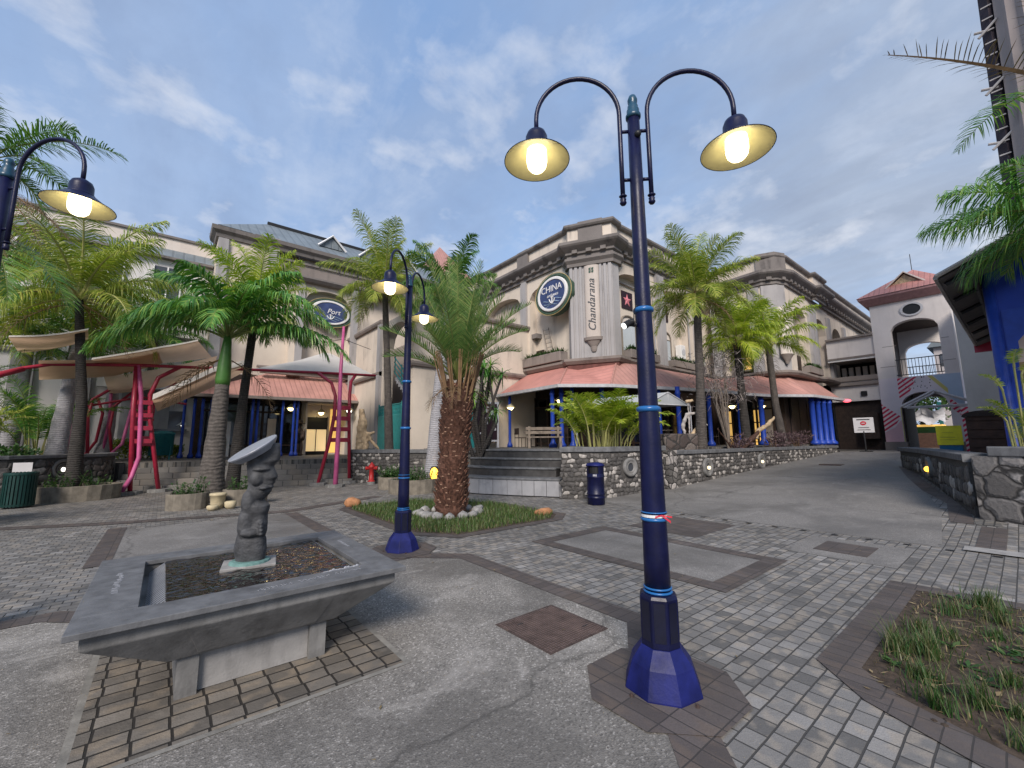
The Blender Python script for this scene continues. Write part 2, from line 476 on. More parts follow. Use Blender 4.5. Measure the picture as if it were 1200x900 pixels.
M['basalt_sky_tint'] = plain('polished_basalt_sky_sheen', (.27, .285, .32), .35, .15, 9, .1, 90)  # sky reflection put into the base colour as a pale blue
M['cream'] = stucco('cream_render', (.64, .56, .475), amt=.8)
M['cream2'] = stucco('pale_cream_render', (.68, .61, .55), amt=.5)
M['white_wall'] = stucco('white_render', (.68, .655, .65), amt=.3)
M['lilac'] = stucco('pale_lilac_render', (.74, .69, .66), amt=.3)
M['greyp'] = stucco('grey_pilaster_paint', (.36, .345, .345), (.14, .135, .14), .8)
M['dark_stone'] = stucco('weathered_cornice', (.2, .18, .17), (.035, .033, .034), 1.0, .6)
M['mid_stone'] = stucco('weathered_ledge', (.25, .215, .195), (.06, .055, .052), .8, .5)
M['brown_wall'] = stucco('brown_grey_wall', (.3, .265, .235), amt=.5)
M['navy'] = plain('navy_enamel', (.004, .0055, .036), .4, .3, 7, .12, 60, coat=.04, spec=.3, dirt=.5)
M['navy_dark'] = plain('dark_navy_enamel', (.003, .004, .018), .35, .2, 12, .06, 40, coat=.1, spec=.5)
M['navy_violet'] = plain('faded_navy_enamel', (.009, .013, .1), .5, .35, 6, .14, 60, spec=.25, dirt=.6)
M['skyblue'] = plain('light_blue_band_paint', (.014, .115, .33), .35, .12, 14, 0, coat=.2)
M['teal_paint'] = plain('teal_paint', (.008, .055, .1), .4, .15, 14, 0, coat=.2)
M['royal'] = plain('royal_blue_paint', (.014, .05, .33), .45, .2, 5, .05, 40)
M['royal_panel'] = plain('royal_blue_panel', (.01, .045, .36), .5, .15, 2, .05, 40)
M['reflector'] = plain('cream_reflector', (.46, .42, .26), .5, .1, 9)
M['bulb'] = emit('lit_frosted_glass', (1.0, .87, .52), 4.6)
M['bulb_small'] = emit('lit_lamp_glass', (1.0, .78, .36), 8.0)
M['bulb_white'] = emit('lit_white_lamp', (1.0, .96, .85), 3.2)
M['porthole_glow'] = emit('porthole_lamp', (1.0, .82, .5), 1.3)
M['amber'] = emit('amber_lamp', (1.0, .5, .06), 2.4)
M['redlamp'] = emit('red_lamp', (1.0, .12, .16), 1.6)
M['white_led'] = emit('white_spot_glass', (.95, 1.0, 1.0), 1.6)
M['lit_cream'] = emit('lit_cream_panel', (1.0, .74, .38), .42)
M['lit_gold'] = emit('lit_doorway', (1.0, .6, .16), .5)
M['black'] = plain('black_metal', (.012, .012, .013), .5, .2, 12)
M['dark_in'] = plain('dark_interior', (.016, .014, .013), .85, .3, 2)
M['dark_wood_and_shade'] = plain('dark_timber_and_shade', (.035, .022, .017), .7, .4, 6, .3, 30)  # dark timber, also used to paint shade under verandahs and in arches
M['glass'] = plain('dark_glass', (.012, .014, .017), .08, .1, 1, spec=.6)
M['glassb'] = plain('sky_pale_glass', (.48, .52, .55), .25, .06, 1.5, spec=.5)  # pale base colour paints the sky reflected in the panes
M['glassw'] = plain('grey_window_glass', (.06, .065, .075), .12, .15, 1, spec=.6)
M['frame_dk'] = plain('window_frame_paint', (.2, .17, .14), .6)
M['manhole'] = plain('rusty_cast_iron', (.075, .052, .045), .6, .4, 10, .3, 160, metal=.1)
M['manhole_rib'] = plain('worn_iron_ribs', (.15, .11, .1), .5, .3, 10, .3, 160, metal=.2)
M['red'] = plain('red_tube_paint', (.33, .018, .045), .42, .22, 5, .08, 40, coat=.15)
M['pink'] = plain('pink_tube_paint', (.5, .1, .25), .45, .25, 4, .08, 40, coat=.1)
M['red_hyd'] = plain('hydrant_red', (.42, .025, .025), .45, .2, 9)
M['green_dk'] = plain('dark_green_metal', (.006, .035, .03), .45, .25, 8)
M['teal_bin'] = plain('teal_bin_paint', (.01, .11, .12), .5, .2, 8)
M['white'] = plain('white_paint', (.72, .71, .7), .55, .08, 4)
M['white_dull'] = plain('dull_white', (.5, .5, .52), .7, .15, 6)
M['paper'] = plain('white_paper', (.62, .6, .6), .7, .06, 4)
M['yellow'] = plain('yellow_banner', (.72, .68, .03), .55, .12, 4)
M['bluebox'] = plain('blue_panel', (.01, .13, .28), .5, .15, 4)
M['green_ring'] = plain('green_ring_paint', (.05, .09, .06), .6, .3, 8)
M['sign_blue'] = plain('sign_navy', (.04, .06, .15), .45, .3, 3)
M['gold'] = plain('dull_gold', (.42, .33, .15), .5, .15, 6)
M['star_pink'] = plain('star_pink', (.62, .2, .24), .6, .1, 6)
M['sign_dark'] = plain('sign_black_red', (.02, .006, .012), .5, .2, 6)
M['wood_pale'] = plain('driftwood', (.44, .33, .21), .85, .4, 8, .9, 30, dirt=.4)
M['wood_grey'] = plain('grey_timber', (.2, .165, .135), .85, .35, 7, .5, 40, dirt=.4)
M['wood_brown'] = plain('brown_slats', (.07, .035, .024), .7, .3, 6, .3, 30)
M['rock'] = plain('pale_rock', (.3, .29, .28), .9, .4, 9, .8, 30, dirt=.3)
M['rock_orange'] = plain('orange_rock', (.36, .17, .08), .9, .35, 9, .7, 30)
M['pot'] = plain('cream_pot', (.5, .42, .27), .8, .2, 9)
M['planter'] = plain('planter_concrete', (.2, .175, .14), .9, .3, 6, .5, 40, dirt=.5)
M['grass'] = foliage('grass_blades', [(.03, .07, .018), (.065, .13, .03), (.11, .16, .05), (.2, .18, .09)], .3)
M['weeds'] = foliage('weed_blades', [(.025, .075, .02), (.05, .12, .03), (.1, .13, .05), (.22, .18, .1)], .3)
M['dry_grass'] = foliage('dry_grass', [(.2, .15, .08), (.3, .23, .13), (.16, .11, .06)], .2)
M['palm_dk'] = foliage('palm_leaf_dark', [(0.031, 0.089, 0.024), (0.068, 0.170, 0.035), (0.116, 0.244, 0.047), (0.232, 0.341, 0.081)], .28, .38)
M['palm_royal'] = foliage('palm_leaf_green', [(0.035, 0.121, 0.035), (0.077, 0.218, 0.049), (0.144, 0.324, 0.057), (0.348, 0.454, 0.108)], .28, .36)
M['palm_coco'] = foliage('palm_leaf_olive', [(0.094, 0.157, 0.026), (0.211, 0.295, 0.039), (0.357, 0.405, 0.065), (0.550, 0.516, 0.143)], .3, .4)
M['palm_yel'] = foliage('palm_leaf_yellow_green', [(0.129, 0.214, 0.019), (0.273, 0.384, 0.034), (0.450, 0.513, 0.054), (0.550, 0.550, 0.132)], .35, .4)
M['palm_date'] = foliage('date_leaf', [(0.057, 0.127, 0.043), (0.120, 0.229, 0.064), (0.200, 0.304, 0.086), (0.339, 0.355, 0.129)], .25, .42)
M['palm_dead'] = foliage('dead_frond', [(.07, .045, .025), (.14, .095, .05), (.24, .17, .1)], .15, .7)
M['bush'] = foliage('bush_leaf', [(.015, .05, .015), (.035, .09, .025), (.06, .13, .035), (.11, .16, .05)], .25)
M['hedge_y'] = foliage('yellow_hedge_leaf', [(.08, .14, .015), (.17, .22, .025), (.3, .32, .05)], .3)
M['bush_purple'] = foliage('purple_bush_leaf', [(.05, .03, .04), (.1, .06, .07), (.18, .13, .13)], .15, .6)
M['dry_bush'] = foliage('dry_twig', [(.12, .1, .095), (.24, .2, .19), (.34, .3, .29)], .05, .8)
M['rachis'] = plain('palm_rachis', (.16, .19, .05), .6, .2, 5)
M['rachis_y'] = plain('palm_rachis_pale', (.34, .33, .12), .6, .2, 5)
M['rachis_b'] = plain('palm_rachis_brown', (.2, .12, .06), .7, .3, 5)
M['crownshaft'] = plain('green_crownshaft', (.06, .16, .03), .4, .2, 3)
M['ribbed'] = stucco('ribbed_tower_grey', (.34, .29, .27), (.1, .085, .08), .8)
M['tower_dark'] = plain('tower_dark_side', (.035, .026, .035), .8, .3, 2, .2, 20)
M['tent'] = plain('tent_fabric', (.33, .35, .37), .7, .08, 3)
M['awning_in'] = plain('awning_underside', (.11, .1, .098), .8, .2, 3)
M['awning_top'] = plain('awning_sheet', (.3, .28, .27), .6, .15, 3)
M['iron_blk'] = plain('wrought_iron', (.02, .022, .03), .5, .2, 10)
M['kiosk_in'] = plain('kiosk_interior', (.2, .15, .1), .8, .3, 2)
M['foam'] = plain('fountain_foam', (.3, .31, .34), .6, .2, 40)
M['tape_w'] = M['white']; M['tape_r'] = plain('tape_red', (.55, .03, .05), .5)
M['pale_bg'] = stucco('far_house_wall', (.5, .46, .46), amt=.3)

def trunkmat(name, c1, c2, ring, k=.5):
    m, t, b = newmat(name)
    p = t.pos()
    wv = t.n('ShaderNodeTexWave', wave_type='BANDS', bands_direction='Z', inp={'Vector': p, 'Scale': ring, 'Distortion': 5.0, 'Detail': 4, 'Detail Scale': 1.6}).outputs['Fac']
    n = t.noise(t.mapv(p, (1, 1, .5)), 9, 6, .7)
    c = t.mix(t.ramp(n, [(.3, 0.0), (.7, 1.0)]), c1, c2)
    c = t.mix(t.math('MULTIPLY', t.ramp(wv, [(0.0, 1.0), (.3, 0.0)]), k), c, tuple(x * .4 for x in c1))
    lich = t.noise(p, 4, 5, .7)
    c = t.mix(t.math('MULTIPLY', t.ramp(lich, [(.58, 0.0), (.72, 1.0)]), .35), c, tuple(min(1, x * 1.5) for x in c2))
    L(t, c, b.inputs['Base Color']); b.inputs['Roughness'].default_value = .9
    L(t, t.bump(t.math('ADD', wv, n), .6, .02), b.inputs['Normal'])
    return m
M['trunk_royal'] = trunkmat('royal_trunk_bark', (.055, .048, .042), (.13, .112, .1), 3.0, .18)
M['trunk_dark'] = trunkmat('dark_palm_bark', (.02, .018, .016), (.055, .047, .042), 5.0)
M['trunk_coco'] = trunkmat('coconut_bark', (.045, .039, .035), (.12, .102, .09), 6.0, .7)
M['trunk_pale'] = trunkmat('pale_palm_bark', (.24, .235, .25), (.4, .39, .41), 5.0, .25)
M['trunk_date'] = plain('date_leaf_bases', (.125, .06, .04), .9, .5, 16, .7, 30)
M['trunk_date_tip'] = plain('cut_leaf_base', (.3, .18, .12), .9, .4, 30, .4, 30)

def cloth(name, col, tr=.45):
    m, t, b = newmat(name)
    n = t.noise(t.pos(), 1.6, 5)
    c = t.mix(t.ramp(n, [(.35, 0.0), (.7, 1.0)]), tuple(x * .88 for x in col), col)
    L(t, c, b.inputs['Base Color']); b.inputs['Roughness'].default_value = .9; b.inputs['Specular IOR Level'].default_value = .1
    ts = t.n('ShaderNodeBsdfTranslucent', inp={'Color': c})
    L(t, t.n('ShaderNodeMixShader', inp={0: tr, 1: b.outputs[0], 2: ts.outputs[0]}).outputs[0], m.node_tree.nodes['Material Output'].inputs[0])
    return m
M['sail'] = cloth('sail_cloth_tan', (.66, .47, .33), .5); M['sail_white'] = cloth('sail_cloth_white', (.8, .76, .72), .35)
M['dark_step'] = plain('dark_step_base', (.05, .048, .047), .6, .4, 5, .3, 60)  # darker than the tread slabs above it
M['wood_ash'] = plain('ash_driftwood', (.36, .33, .31), .85, .3, 9, .8, 30)
def roofmat(name, col, rib, axis):
    m, t, b = newmat(name)
    p = t.pos()
    n = t.noise(p, 1.1, 6, .6)
    c = t.mix(t.ramp(n, [(.35, 0.0), (.7, 1.0)]), tuple(x * .82 for x in col), tuple(min(1, x * 1.12) for x in col))
    d = t.noise(p, 5, 6, .7)
    c = t.mix(t.math('MULTIPLY', t.ramp(d, [(.55, 0.0), (.72, 1.0)]), .35), c, tuple(x * .5 for x in col))
    wv = t.n('ShaderNodeTexWave', wave_type='BANDS', bands_direction=axis, inp={'Vector': p, 'Scale': rib, 'Distortion': 0.0}).outputs['Fac']
    c = t.mix(t.ramp(wv, [(0.0, .45), (.12, 0.0)]), c, tuple(x * .45 for x in col))
    L(t, c, b.inputs['Base Color']); b.inputs['Roughness'].default_value = .55
    L(t, t.bump(t.ramp(wv, [(0.0, 0.0), (.2, 1.0)]), .5, .03), b.inputs['Normal'])
    return m
M['roofX'] = roofmat('salmon_sheet_roof', (.46, .238, .2), 1.25, 'X')
M['roofY'] = roofmat('salmon_sheet_roof_side', (.52, .235, .2), 1.25, 'Y')
M['roofD'] = roofmat('salmon_sheet_roof_corner', (.52, .235, .2), 1.25, 'DIAGONAL')
M['roof_grey'] = roofmat('grey_metal_roof', (.17, .2, .22), .7, 'X')

# water of the basin
m, t, b = newmat('basin_water')
p = t.pos()
b.inputs['Base Color'].default_value = (.012, .008, .007, 1)
b.inputs['Roughness'].default_value = .03
b.inputs['Specular IOR Level'].default_value = .9
n1 = t.noise(t.mapv(p, (1, 2.2, 1), (0, 0, .5)), 8.5, 1, .4, 1.2)
n2 = t.noise(p, 20, 1, .4, .8)
L(t, t.bump(t.math('ADD', n1, t.math('MULTIPLY', n2, .15)), .32, .05), b.inputs['Normal'])
M['water'] = m
# mural paint with stripes
def stripes(name, a, bcol, scale, rot):
    m, t, b = newmat(name)
    v = t.mapv(t.pos(), (1, 1, 1), rot)
    wv = t.n('ShaderNodeTexWave', wave_type='BANDS', bands_direction='Z', inp={'Vector': v, 'Scale': scale, 'Distortion': 0.0}).outputs['Fac']
    L(t, t.mix(t.ramp(wv, [(.5, 0.0), (.52, 1.0)]), a, bcol), b.inputs['Base Color'])
    b.inputs['Roughness'].default_value = .8
    return m
M['mural_stripe'] = stripes('mural_red_stripes', (.72, .62, .62), (.55, .03, .08), 1.55, (R(38), 0, 0))
M['mural_pink'] = stucco('mural_pink_paint', (.72, .46, .5), amt=.15)
M['mural_white'] = stucco('mural_lilac_paint', (.74, .68, .71), amt=.15)
M['mural_blue'] = stucco('mural_blue_paint', (.45, .56, .7), amt=.15)
M['mural_yel'] = stucco('mural_yellow_paint', (.62, .56, .2), amt=.15)

M['plaque'] = stucco('plaque_beige', (.52, .46, .415), amt=.6)
M['kerb_c'] = plain('paver_kerb_concrete', (.22, .21, .19), .85, .25, 8, .3, 60, dirt=.5)
for n_, c_ in (('stone_dark', (.08, .075, .072)), ('stone_mid', (.13, .121, .114)), ('stone_white', (.36, .335, .31))): M[n_] = plain(n_, c_, .85, .4, 14, .8, 40, dirt=.3)
M['mortar'] = plain('dark_mortar', (.07, .066, .062), .95, .3, 20, .6, 60)
# ------------------------------------------------------------------ ground
g = MB(); g.sheet([(-900, -900), (900, -900), (900, 900), (-900, 900)], -.06); struct('ground', g, M['ground'])
g = MB()
xs = [-26, -18, -8, 0, 9, 12, 15, 18, 21, 24, 27, 34, 48, 80]; ys = [-16, 0, 6, 12, 20, 34]
vs = [(x, y, gz(x)) for y in ys for x in xs]; k = len(xs)
g.add(vs, [(j * k + i, j * k + i + 1, (j + 1) * k + i + 1, (j + 1) * k + i) for j in range(len(ys) - 1) for i in range(k - 1)])
struct('plaza_paving', g, M['setts'])

def poly_struct(name, poly, z, m):
    g = MB(); g.sheet(poly, z); return struct(name, g, m)
Z1, Z2, Z3 = .004, .008, .012
# big aggregate panel under the fountain
A = [(3.2, 2.35), (3.2, 5.0), (2.72, 5.45), (-.45, 5.45), (-.72, 5.7), (-2.2, 5.7), (-14, 5.6), (-14, -6), (1.45, -6), (1.95, 1.15), (2.2, 1.35), (2.62, 1.92)]
poly_struct('concrete_panel', A, Z1, M['agg'])
def band(pts, wd, closed=False):
    """ribbon to the left of the path, alternating brick direction per leg"""
    n = len(pts)
    out = []
    def nrm(a, b):
        dx, dy = b[0] - a[0], b[1] - a[1]; l = math.hypot(dx, dy); return (-dy / l, dx / l)
    for i in range(n):
        n1 = nrm(pts[max(i - 1, 0)], pts[max(i - 1, 0) + 1]); n2 = nrm(pts[min(i, n - 2)], pts[min(i, n - 2) + 1])
        mx, my = n1[0] + n2[0], n1[1] + n2[1]; q = max(.3, (mx * mx + my * my) / 2)
        out.append((pts[i][0] + mx / q * wd, pts[i][1] + my / q * wd))
    for i in range(n - 1):
        yield [pts[i], pts[i + 1], out[i + 1], out[i]], abs(pts[i + 1][0] - pts[i][0]) > abs(pts[i + 1][1] - pts[i][1])
def bands(name, pts, wd, z):
    g = MB()
    for q, along in band(pts, wd):
        g.cur = 0 if along else 1
        g.sheet(q, z)
    o = struct(name, g, [M['bandX'], M['bandY']]); return o
bands('brick_band', [(-14, 5.6), (-2.2, 5.7), (-.72, 5.7), (-.45, 5.45), (2.72, 5.45), (3.2, 5.0), (3.2, 2.35), (2.62, 1.92)], .24, Z2)
bands('brick_band', [(2.34, 1.52), (1.95, 1.15), (1.45, -6)], .27, Z2)
c0 = (2.58, 1.64)
poly_struct('brick_collar', [(c0[0] + .5 * cos(R(a)), c0[1] + .5 * sin(R(a))) for a in range(22, 382, 45)], Z3, M['bandX'])
c0 = (2.8, 5.94)
poly_struct('brick_collar', [(c0[0] + .5 * cos(R(a)), c0[1] + .5 * sin(R(a))) for a in range(22, 382, 45)], Z3, M['bandX'])
# second concrete panel behind the fountain
poly_struct('concrete_panel', [(-.42, 7.75), (2.2, 7.75), (2.2, 10.7), (-.42, 10.7)], Z1, M['agg2'])
bands('brick_band', [(-.42, 7.75), (-.42, 11.0)], .26, Z2)
bands('brick_band', [(2.2, 10.7), (2.2, 7.55)], .26, Z2)
bands('kerb_band', [(4.9, 12.4), (2.3, 11.2), (-.6, 11.9), (-4.5, 13.6)], .35, Z2)
# panel right of centre
poly_struct('concrete_panel', [(4.8, 2.35), (6.12, 2.35), (6.12, 4.86), (4.8, 4.86)], Z1, M['agg2'])
bands('brick_band', [(4.57, 5.1), (6.36, 5.1)], -.24, Z2)
bands('brick_band', [(4.57, 2.12), (6.36, 2.12)], .24, Z2 )
bands('brick_band', [(4.8, 2.36), (4.8, 4.86)], .23, Z2)
bands('brick_band', [(6.12, 4.86), (6.12, 2.36)], .23, Z2)
poly_struct('brick_panel', [(6.75, 3.55), (8.25, 3.55), (8.25, 4.85), (6.75, 4.85)], Z1, M['bandX'])
poly_struct('concrete_panel', [(6.95, 1.15), (8.3, 1.15), (8.3, 2.35), (6.95, 2.35)], Z1, M['agg2'])
# ramp to the gate
g = MB()
rx = [8.75, 9, 12, 15, 18, 21, 24, 27, 34, 44, 60]
def ry0(x): return max(1.0 if x < 11 else 1.0 + (x - 11) * .2, .9) if x < 20 else 2.6
for a, b_ in zip(rx[:-1], rx[1:]):
    g.sheet([(a, ry0(a) if a > 9 else .95), (b_, ry0(b_)), (b_, 8.2), (a, 8.2)], lambda x, y: gz(x) + Z1)
struct('ramp', g, M['agg2'])
g = MB()
px = [(10.83, 1.0), (12.9, 1.2), (14.6, 1.75), (17.2, 2.35), (20.5, 3.0)]
for (a, b_) in zip(px[:-1], px[1:]):
    g.sheet([(a[0], a[1] - .3), (b_[0], b_[1] - .3), b_, a], lambda x, y: gz(x) + Z2)
struct('brick_band', g, M['bandX'])
g = MB()
for (a, b_) in zip(px[:-1], px[1:]):
    g.sheet([(a[0], a[1] - .62), (b_[0], b_[1] - .55), (b_[0], b_[1] - .31), (a[0], a[1] - .31)], lambda x, y: gz(x) + Z2)
struct('paving_strip', g, M['setts_far'])
poly_struct('brick_band', [(8.95, .33), (10.7, .33), (10.7, .62), (8.95, .62)], lambda x, y: gz(x) + Z2, M['bandX'])
# drain slots along the foot of the ramp
g = MB()
for i in range(13):
    y = .35 + i * .44
    g.sheet([(8.58, y), (8.66, y), (8.66, y + .09), (8.58, y + .09)], Z2)
struct('drain_slots', g, M['black'])
poly_struct('kerb_slab', [(8.72, -.6), (9.05, -.6), (9.05, .72), (8.72, .72)], lambda x, y: gz(x) + .02, M['concrete_light'])
# soil bed with weeds at lower right
BED = [(3.8, .88), (6.1, .88), (6.35, -3.5), (3.1, -3.5), (3.3, .12), (3.55, .64)]
poly_struct('bed_soil', BED, Z1, M['soil'])
bands('brick_band', [(3.1, -3.5), (3.3, .12), (3.55, .64), (3.8, .88), (6.1, .88), (6.35, -3.5)], .235, Z2)
# soil bed round the date palm
BED2 = [(3.75, 10.75), (3.5, 10.4), (3.5, 6.9), (3.95, 6.25), (6.2, 6.25), (6.65, 6.6), (6.65, 9.0), (5.4, 10.75)]
poly_struct('palm_bed_soil', BED2, Z1, M['soil'])
bands('brick_band', [(3.75, 10.75), (3.5, 10.4), (3.5, 6.9), (3.95, 6.25), (6.2, 6.25), (6.65, 6.6), (6.65, 9.0)], -.2, Z2)
# pavers under the fountain
poly_struct('fountain_pavers', [(-.24, 2.98), (1.44, 2.98), (1.44, 4.75), (-.24, 4.75)], Z2, M['stone_paver'])
for a_ in ([(-.24, 2.94), (1.48, 2.94), (1.48, 2.98), (-.24, 2.98)], [(1.44, 2.98), (1.48, 2.98), (1.48, 4.75), (1.44, 4.75)], [(-.28, 2.94), (-.24, 2.94), (-.24, 4.75), (-.28, 4.75)]): poly_struct('paver_kerb', a_, Z2, M['kerb_c'])
# raised terrace with its flights of steps
TZ = .92
TER = [(-30, 17.6), (-5.2, 17.6), (-1.4, 20.4), (5.8, 18.2), (6.2, 17.4), (7.7, 14.6), (8.6, 13.6), (9.4, 12.3), (10.2, 9.8), (10.2, 8.0), (12.0, 7.25), (18, 7.15), (27.3, 6.75), (27.3, 6.3), (48, 6.3), (48, 40), (-30, 40)]
g = MB(); g.prism(TER, -.05, TZ); struct('terrace', g, M['setts_far'])
UZ = 1.3
g = MB(); g.prism([(9.35, 12.6), (9.75, 11.2), (10.5, 9.9), (11.0, 9.5), (12.4, 8.3), (18, 7.75), (26.9, 7.4), (29.5, 7.3), (29.5, 8.15), (26.3, 9), (26.3, 12.2), (15.6, 12.6), (15.6, 16.7), (8.75, 16.7), (8.9, 13.9)], .5, UZ); struct('upper_terrace', g, M['setts_far'])
g = MB(); g.prism([(10.35, 9.55), (8.75, 8.25), (9.65, 7.5), (11.8, 7.15), (18, 6.95), (26.5, 6.6), (26.9, 7.4), (18, 7.75), (12.4, 8.3), (11.0, 9.5)], .5, 1.12); struct('bed_soil', g, M['soil'])
g = MB()
a, b_ = (-1.25, 19.05), (5.45, 17.0); dx, dy = b_[0] - a[0], b_[1] - a[1]; l = math.hypot(dx, dy); dx /= l; dy /= l; nx, ny = -dy, dx
for i in range(5):
    o = .34 * i
    q = [(a[0] + nx * o, a[1] + ny * o), (b_[0] + nx * o + .35, b_[1] + ny * o - .1), (b_[0] + nx * 2.2 + .35, b_[1] + ny * 2.2), (a[0] + nx * 2.2, a[1] + ny * 2.2)]
    g.prism(q, .184 * i, .184 * (i + 1) + (.003 if i == 4 else 0))
o = struct('steps', g, M['tread']); bevel(o, .012)
# ------------------------------------------------------------------ street lamps
def make_lamp():
    t = thing('street_lamp', 'x', 'street lamp', group='twin armed navy street lamps')
    b = MB()
    b.lathe([(.245, 0), (.245, .02), (.198, .165), (.19, .178), (.136, .25), (.128, .262)], n=8, rot=R(10))
    bevel(b.obj('flared_base', M['navy_violet'], t), .003)
    for k in range(4):
        a = R(32) + pi / 2 * k; b = MB(); b.lathe([(.016, .0), (.016, .014), (.009, .014), (.009, .026)], (.262 * cos(a), .262 * sin(a), .002), 6); b.obj('anchor_bolt', M['manhole'], t)
    b = MB()
    b.lathe([(.124, .262), (.124, .55), (.113, .57), (.09, .575)], n=8, rot=R(10))
    plinth = b.obj('plinth', M['navy'], t); bevel(plinth, .003)
    b = MB()
    for k in range(8):                       # sunken dark panels with round heads
        a = R(10) + 2 * pi * (k + .5) / 8; rr = .124 * cos(pi / 8) + .0025
        cx, cy = rr * cos(a), rr * sin(a); tx, ty = -sin(a), cos(a)
        hw = .034
        pts = [(-hw, .3), (hw, .3), (hw, .535), (-hw, .535)]
        b.add([(cx + tx * s, cy + ty * s, z) for s, z in pts], [(0, 1, 2, 3)])
    b.obj('plinth_panel', M['navy_dark'], plinth)
    b = MB(); b.smooth = True
    b.lathe([(.083, .57), (.081, .8), (.078, 1.05), (.0735, 1.4), (.067, 1.77), (.065, 1.8), (.058, 2.48), (.056, 2.52), (.05, 3.3), (.045, 4.02)], n=28)
    b.obj('pole', M['navy'], t)
    for z, r_, h in ((.58, .09, .016), (.604, .088, .014), (1.035, .086, .022), (1.08, .083, .01), (1.77, .079, .034), (2.48, .07, .034)):
        b = MB(); b.smooth = True
        b.lathe([(r_ - .012, z - h * .6), (r_, z - h * .35), (r_ + .003, z), (r_, z + h * .35), (r_ - .014, z + h * .6)], n=28)
        b.obj('collar', M['skyblue'], t)
    b = MB(); b.smooth = True
    b.lathe([(.048, 4.0), (.056, 4.01), (.057, 4.03), (.046, 4.045), (.047, 4.075), (.039, 4.09), (.039, 4.11), (.03, 4.12), (.036, 4.145), (.037, 4.165), (.026, 4.195), (.004, 4.21)], n=22)
    b.obj('finial', M['teal_paint'], t)
    for s in (-1, 1):
        b = MB(); b.smooth = True
        path = [(.105, 3.36), (.105, 3.7), (.105, 3.98)] + [(.425 - .32 * cos(pi * q / 20), 4.05 + .335 * sin(pi * q / 20)) for q in range(21)] + [(.745, 3.95)]
        b.tube([(s * r_, 0, z) for r_, z in path], .0175, 12)
        b.lathe([(.017, 0), (.026, .015), (.02, .03), (.024, .045), (.01, .06)], (s * .105, 0, 3.3), 12)
        b.lathe([(.018, 0), (.03, .01), (.018, .02)], (s * .105, 0, 3.36), 12)
        for z in (3.5, 3.9):
            b.tube([(s * .04, 0, z), (s * .105, 0, z)], .013, 10)
        arm = b.obj('arm', M['navy'], t)
        b = MB(); b.smooth = True
        c = (s * .745, 0, 0)
        b.lathe([(.018, 3.965), (.034, 3.96), (.07, 3.935), (.084, 3.9), (.086, 3.83), (.1, 3.815), (.105, 3.805)], c, 28)
        b.obj('lamp_cap', M['navy'], t)
        b = MB(); b.smooth = True
        b.lathe([(.104, 3.806), (.125, 3.79), (.18, 3.745), (.25, 3.702), (.252, 3.696), (.248, 3.697), (.178, 3.739), (.12, 3.784), (.1, 3.8)], c, 40, cap=False)
        sh = b.obj('lamp_shade', M['navy'], t)
        b = MB(); b.smooth = True
        b.lathe([(.246, 3.6975), (.176, 3.7365), (.118, 3.781), (.085, 3.79), (.004, 3.79)], c, 40, cap=False)
        b.obj('reflector', M['reflector'], sh)
        b = MB(); b.smooth = True
        b.lathe([(.074, 3.786), (.078, 3.74), (.078, 3.69), (.07, 3.65), (.05, 3.624), (.02, 3.61), (.002, 3.608)], c, 24, cap=False)
        b.obj('lamp_glass', M['bulb'], t)
    return t
lp = make_lamp(); local(lp)
lp['label'] = 'tall navy street lamp nearest the camera with red and white tape round its pole'
lp.location = (2.58, 1.64, 0); lp.rotation_euler = (0, 0, R(136))
dup(lp, (2.8, 5.94, 0), 'navy twin street lamp standing between the fountain and the date palm bed', rotz=R(224))
dup(lp, (-1.33, 5.72, 0), 'navy street lamp at the left border with only its upper arm in view', rotz=R(-42))

# barrier tape tied round the near pole
tp = thing('barrier_tape', 'red and white plastic tape knotted round the near lamp pole', 'tape', (2.58, 1.64, 1.08))
b = MB(); b.lathe([(.084, 1.05), (.0845, 1.068)], (2.58, 1.64, 0), 24, cap=False); b.obj('loop', M['white'], tp)
b = MB()
q = U(.05, -.1, (2.58, 1.64))
for (a, z0), (b2, z1), wd in (((.02, 1.07), (.08, 1.03), .012), ((.03, 1.068), (.09, 1.06), .009), ((.02, 1.068), (-.02, 1.06), .01)):
    p0 = U(a, -.088, (2.58, 1.64)); p1 = U(b2, -.085, (2.58, 1.64))
    b.quad((p0[0], p0[1], z0 - wd * .4), (p1[0], p1[1], z1 - wd), (p1[0], p1[1], z1 + wd * .3), (p0[0], p0[1], z0 + wd * .4))
b.obj('loose_end', M['tape_r'], tp)
# black spot lamp clamped to the near pole
t_ = thing('spotlight', 'small black spotlight clamped to the near lamp pole', 'spotlight', (2.58, 1.64, 2.45))
b = MB()
def C3(r_, d, z, o=(2.58, 1.64)):
    x, y = U(r_, d, o); return (x, y, z - .07)
b.tube([C3(-.06, -.02, 2.44), C3(-.11, -.02, 2.44)], .013, 8); b.tube([C3(-.05, -.03, 2.58), C3(-.075, -.03, 2.55), C3(-.08, -.03, 2.47)], .004, 6)
b.obj('bracket', M['black'], t_)
b = MB(); b.tube([C3(-.085, -.04, 2.46), C3(-.115, -.04, 2.45), C3(-.16, -.06, 2.42)], [.02, .024, .027], 14); b.obj('housing', M['black'], t_)
b = MB(); b.tube([C3(-.16, -.06, 2.42), C3(-.163, -.061, 2.418)], .023, 14); b.obj('lens', M['white_led'], t_)
b = MB(); b.ball(C3(0.012, -.05, 3.91), .026, 12, 8); tag(b.obj('sensor', M['black'], None, True), 'round black sensor fixed high on the near lamp pole between the two arms', 'sensor')

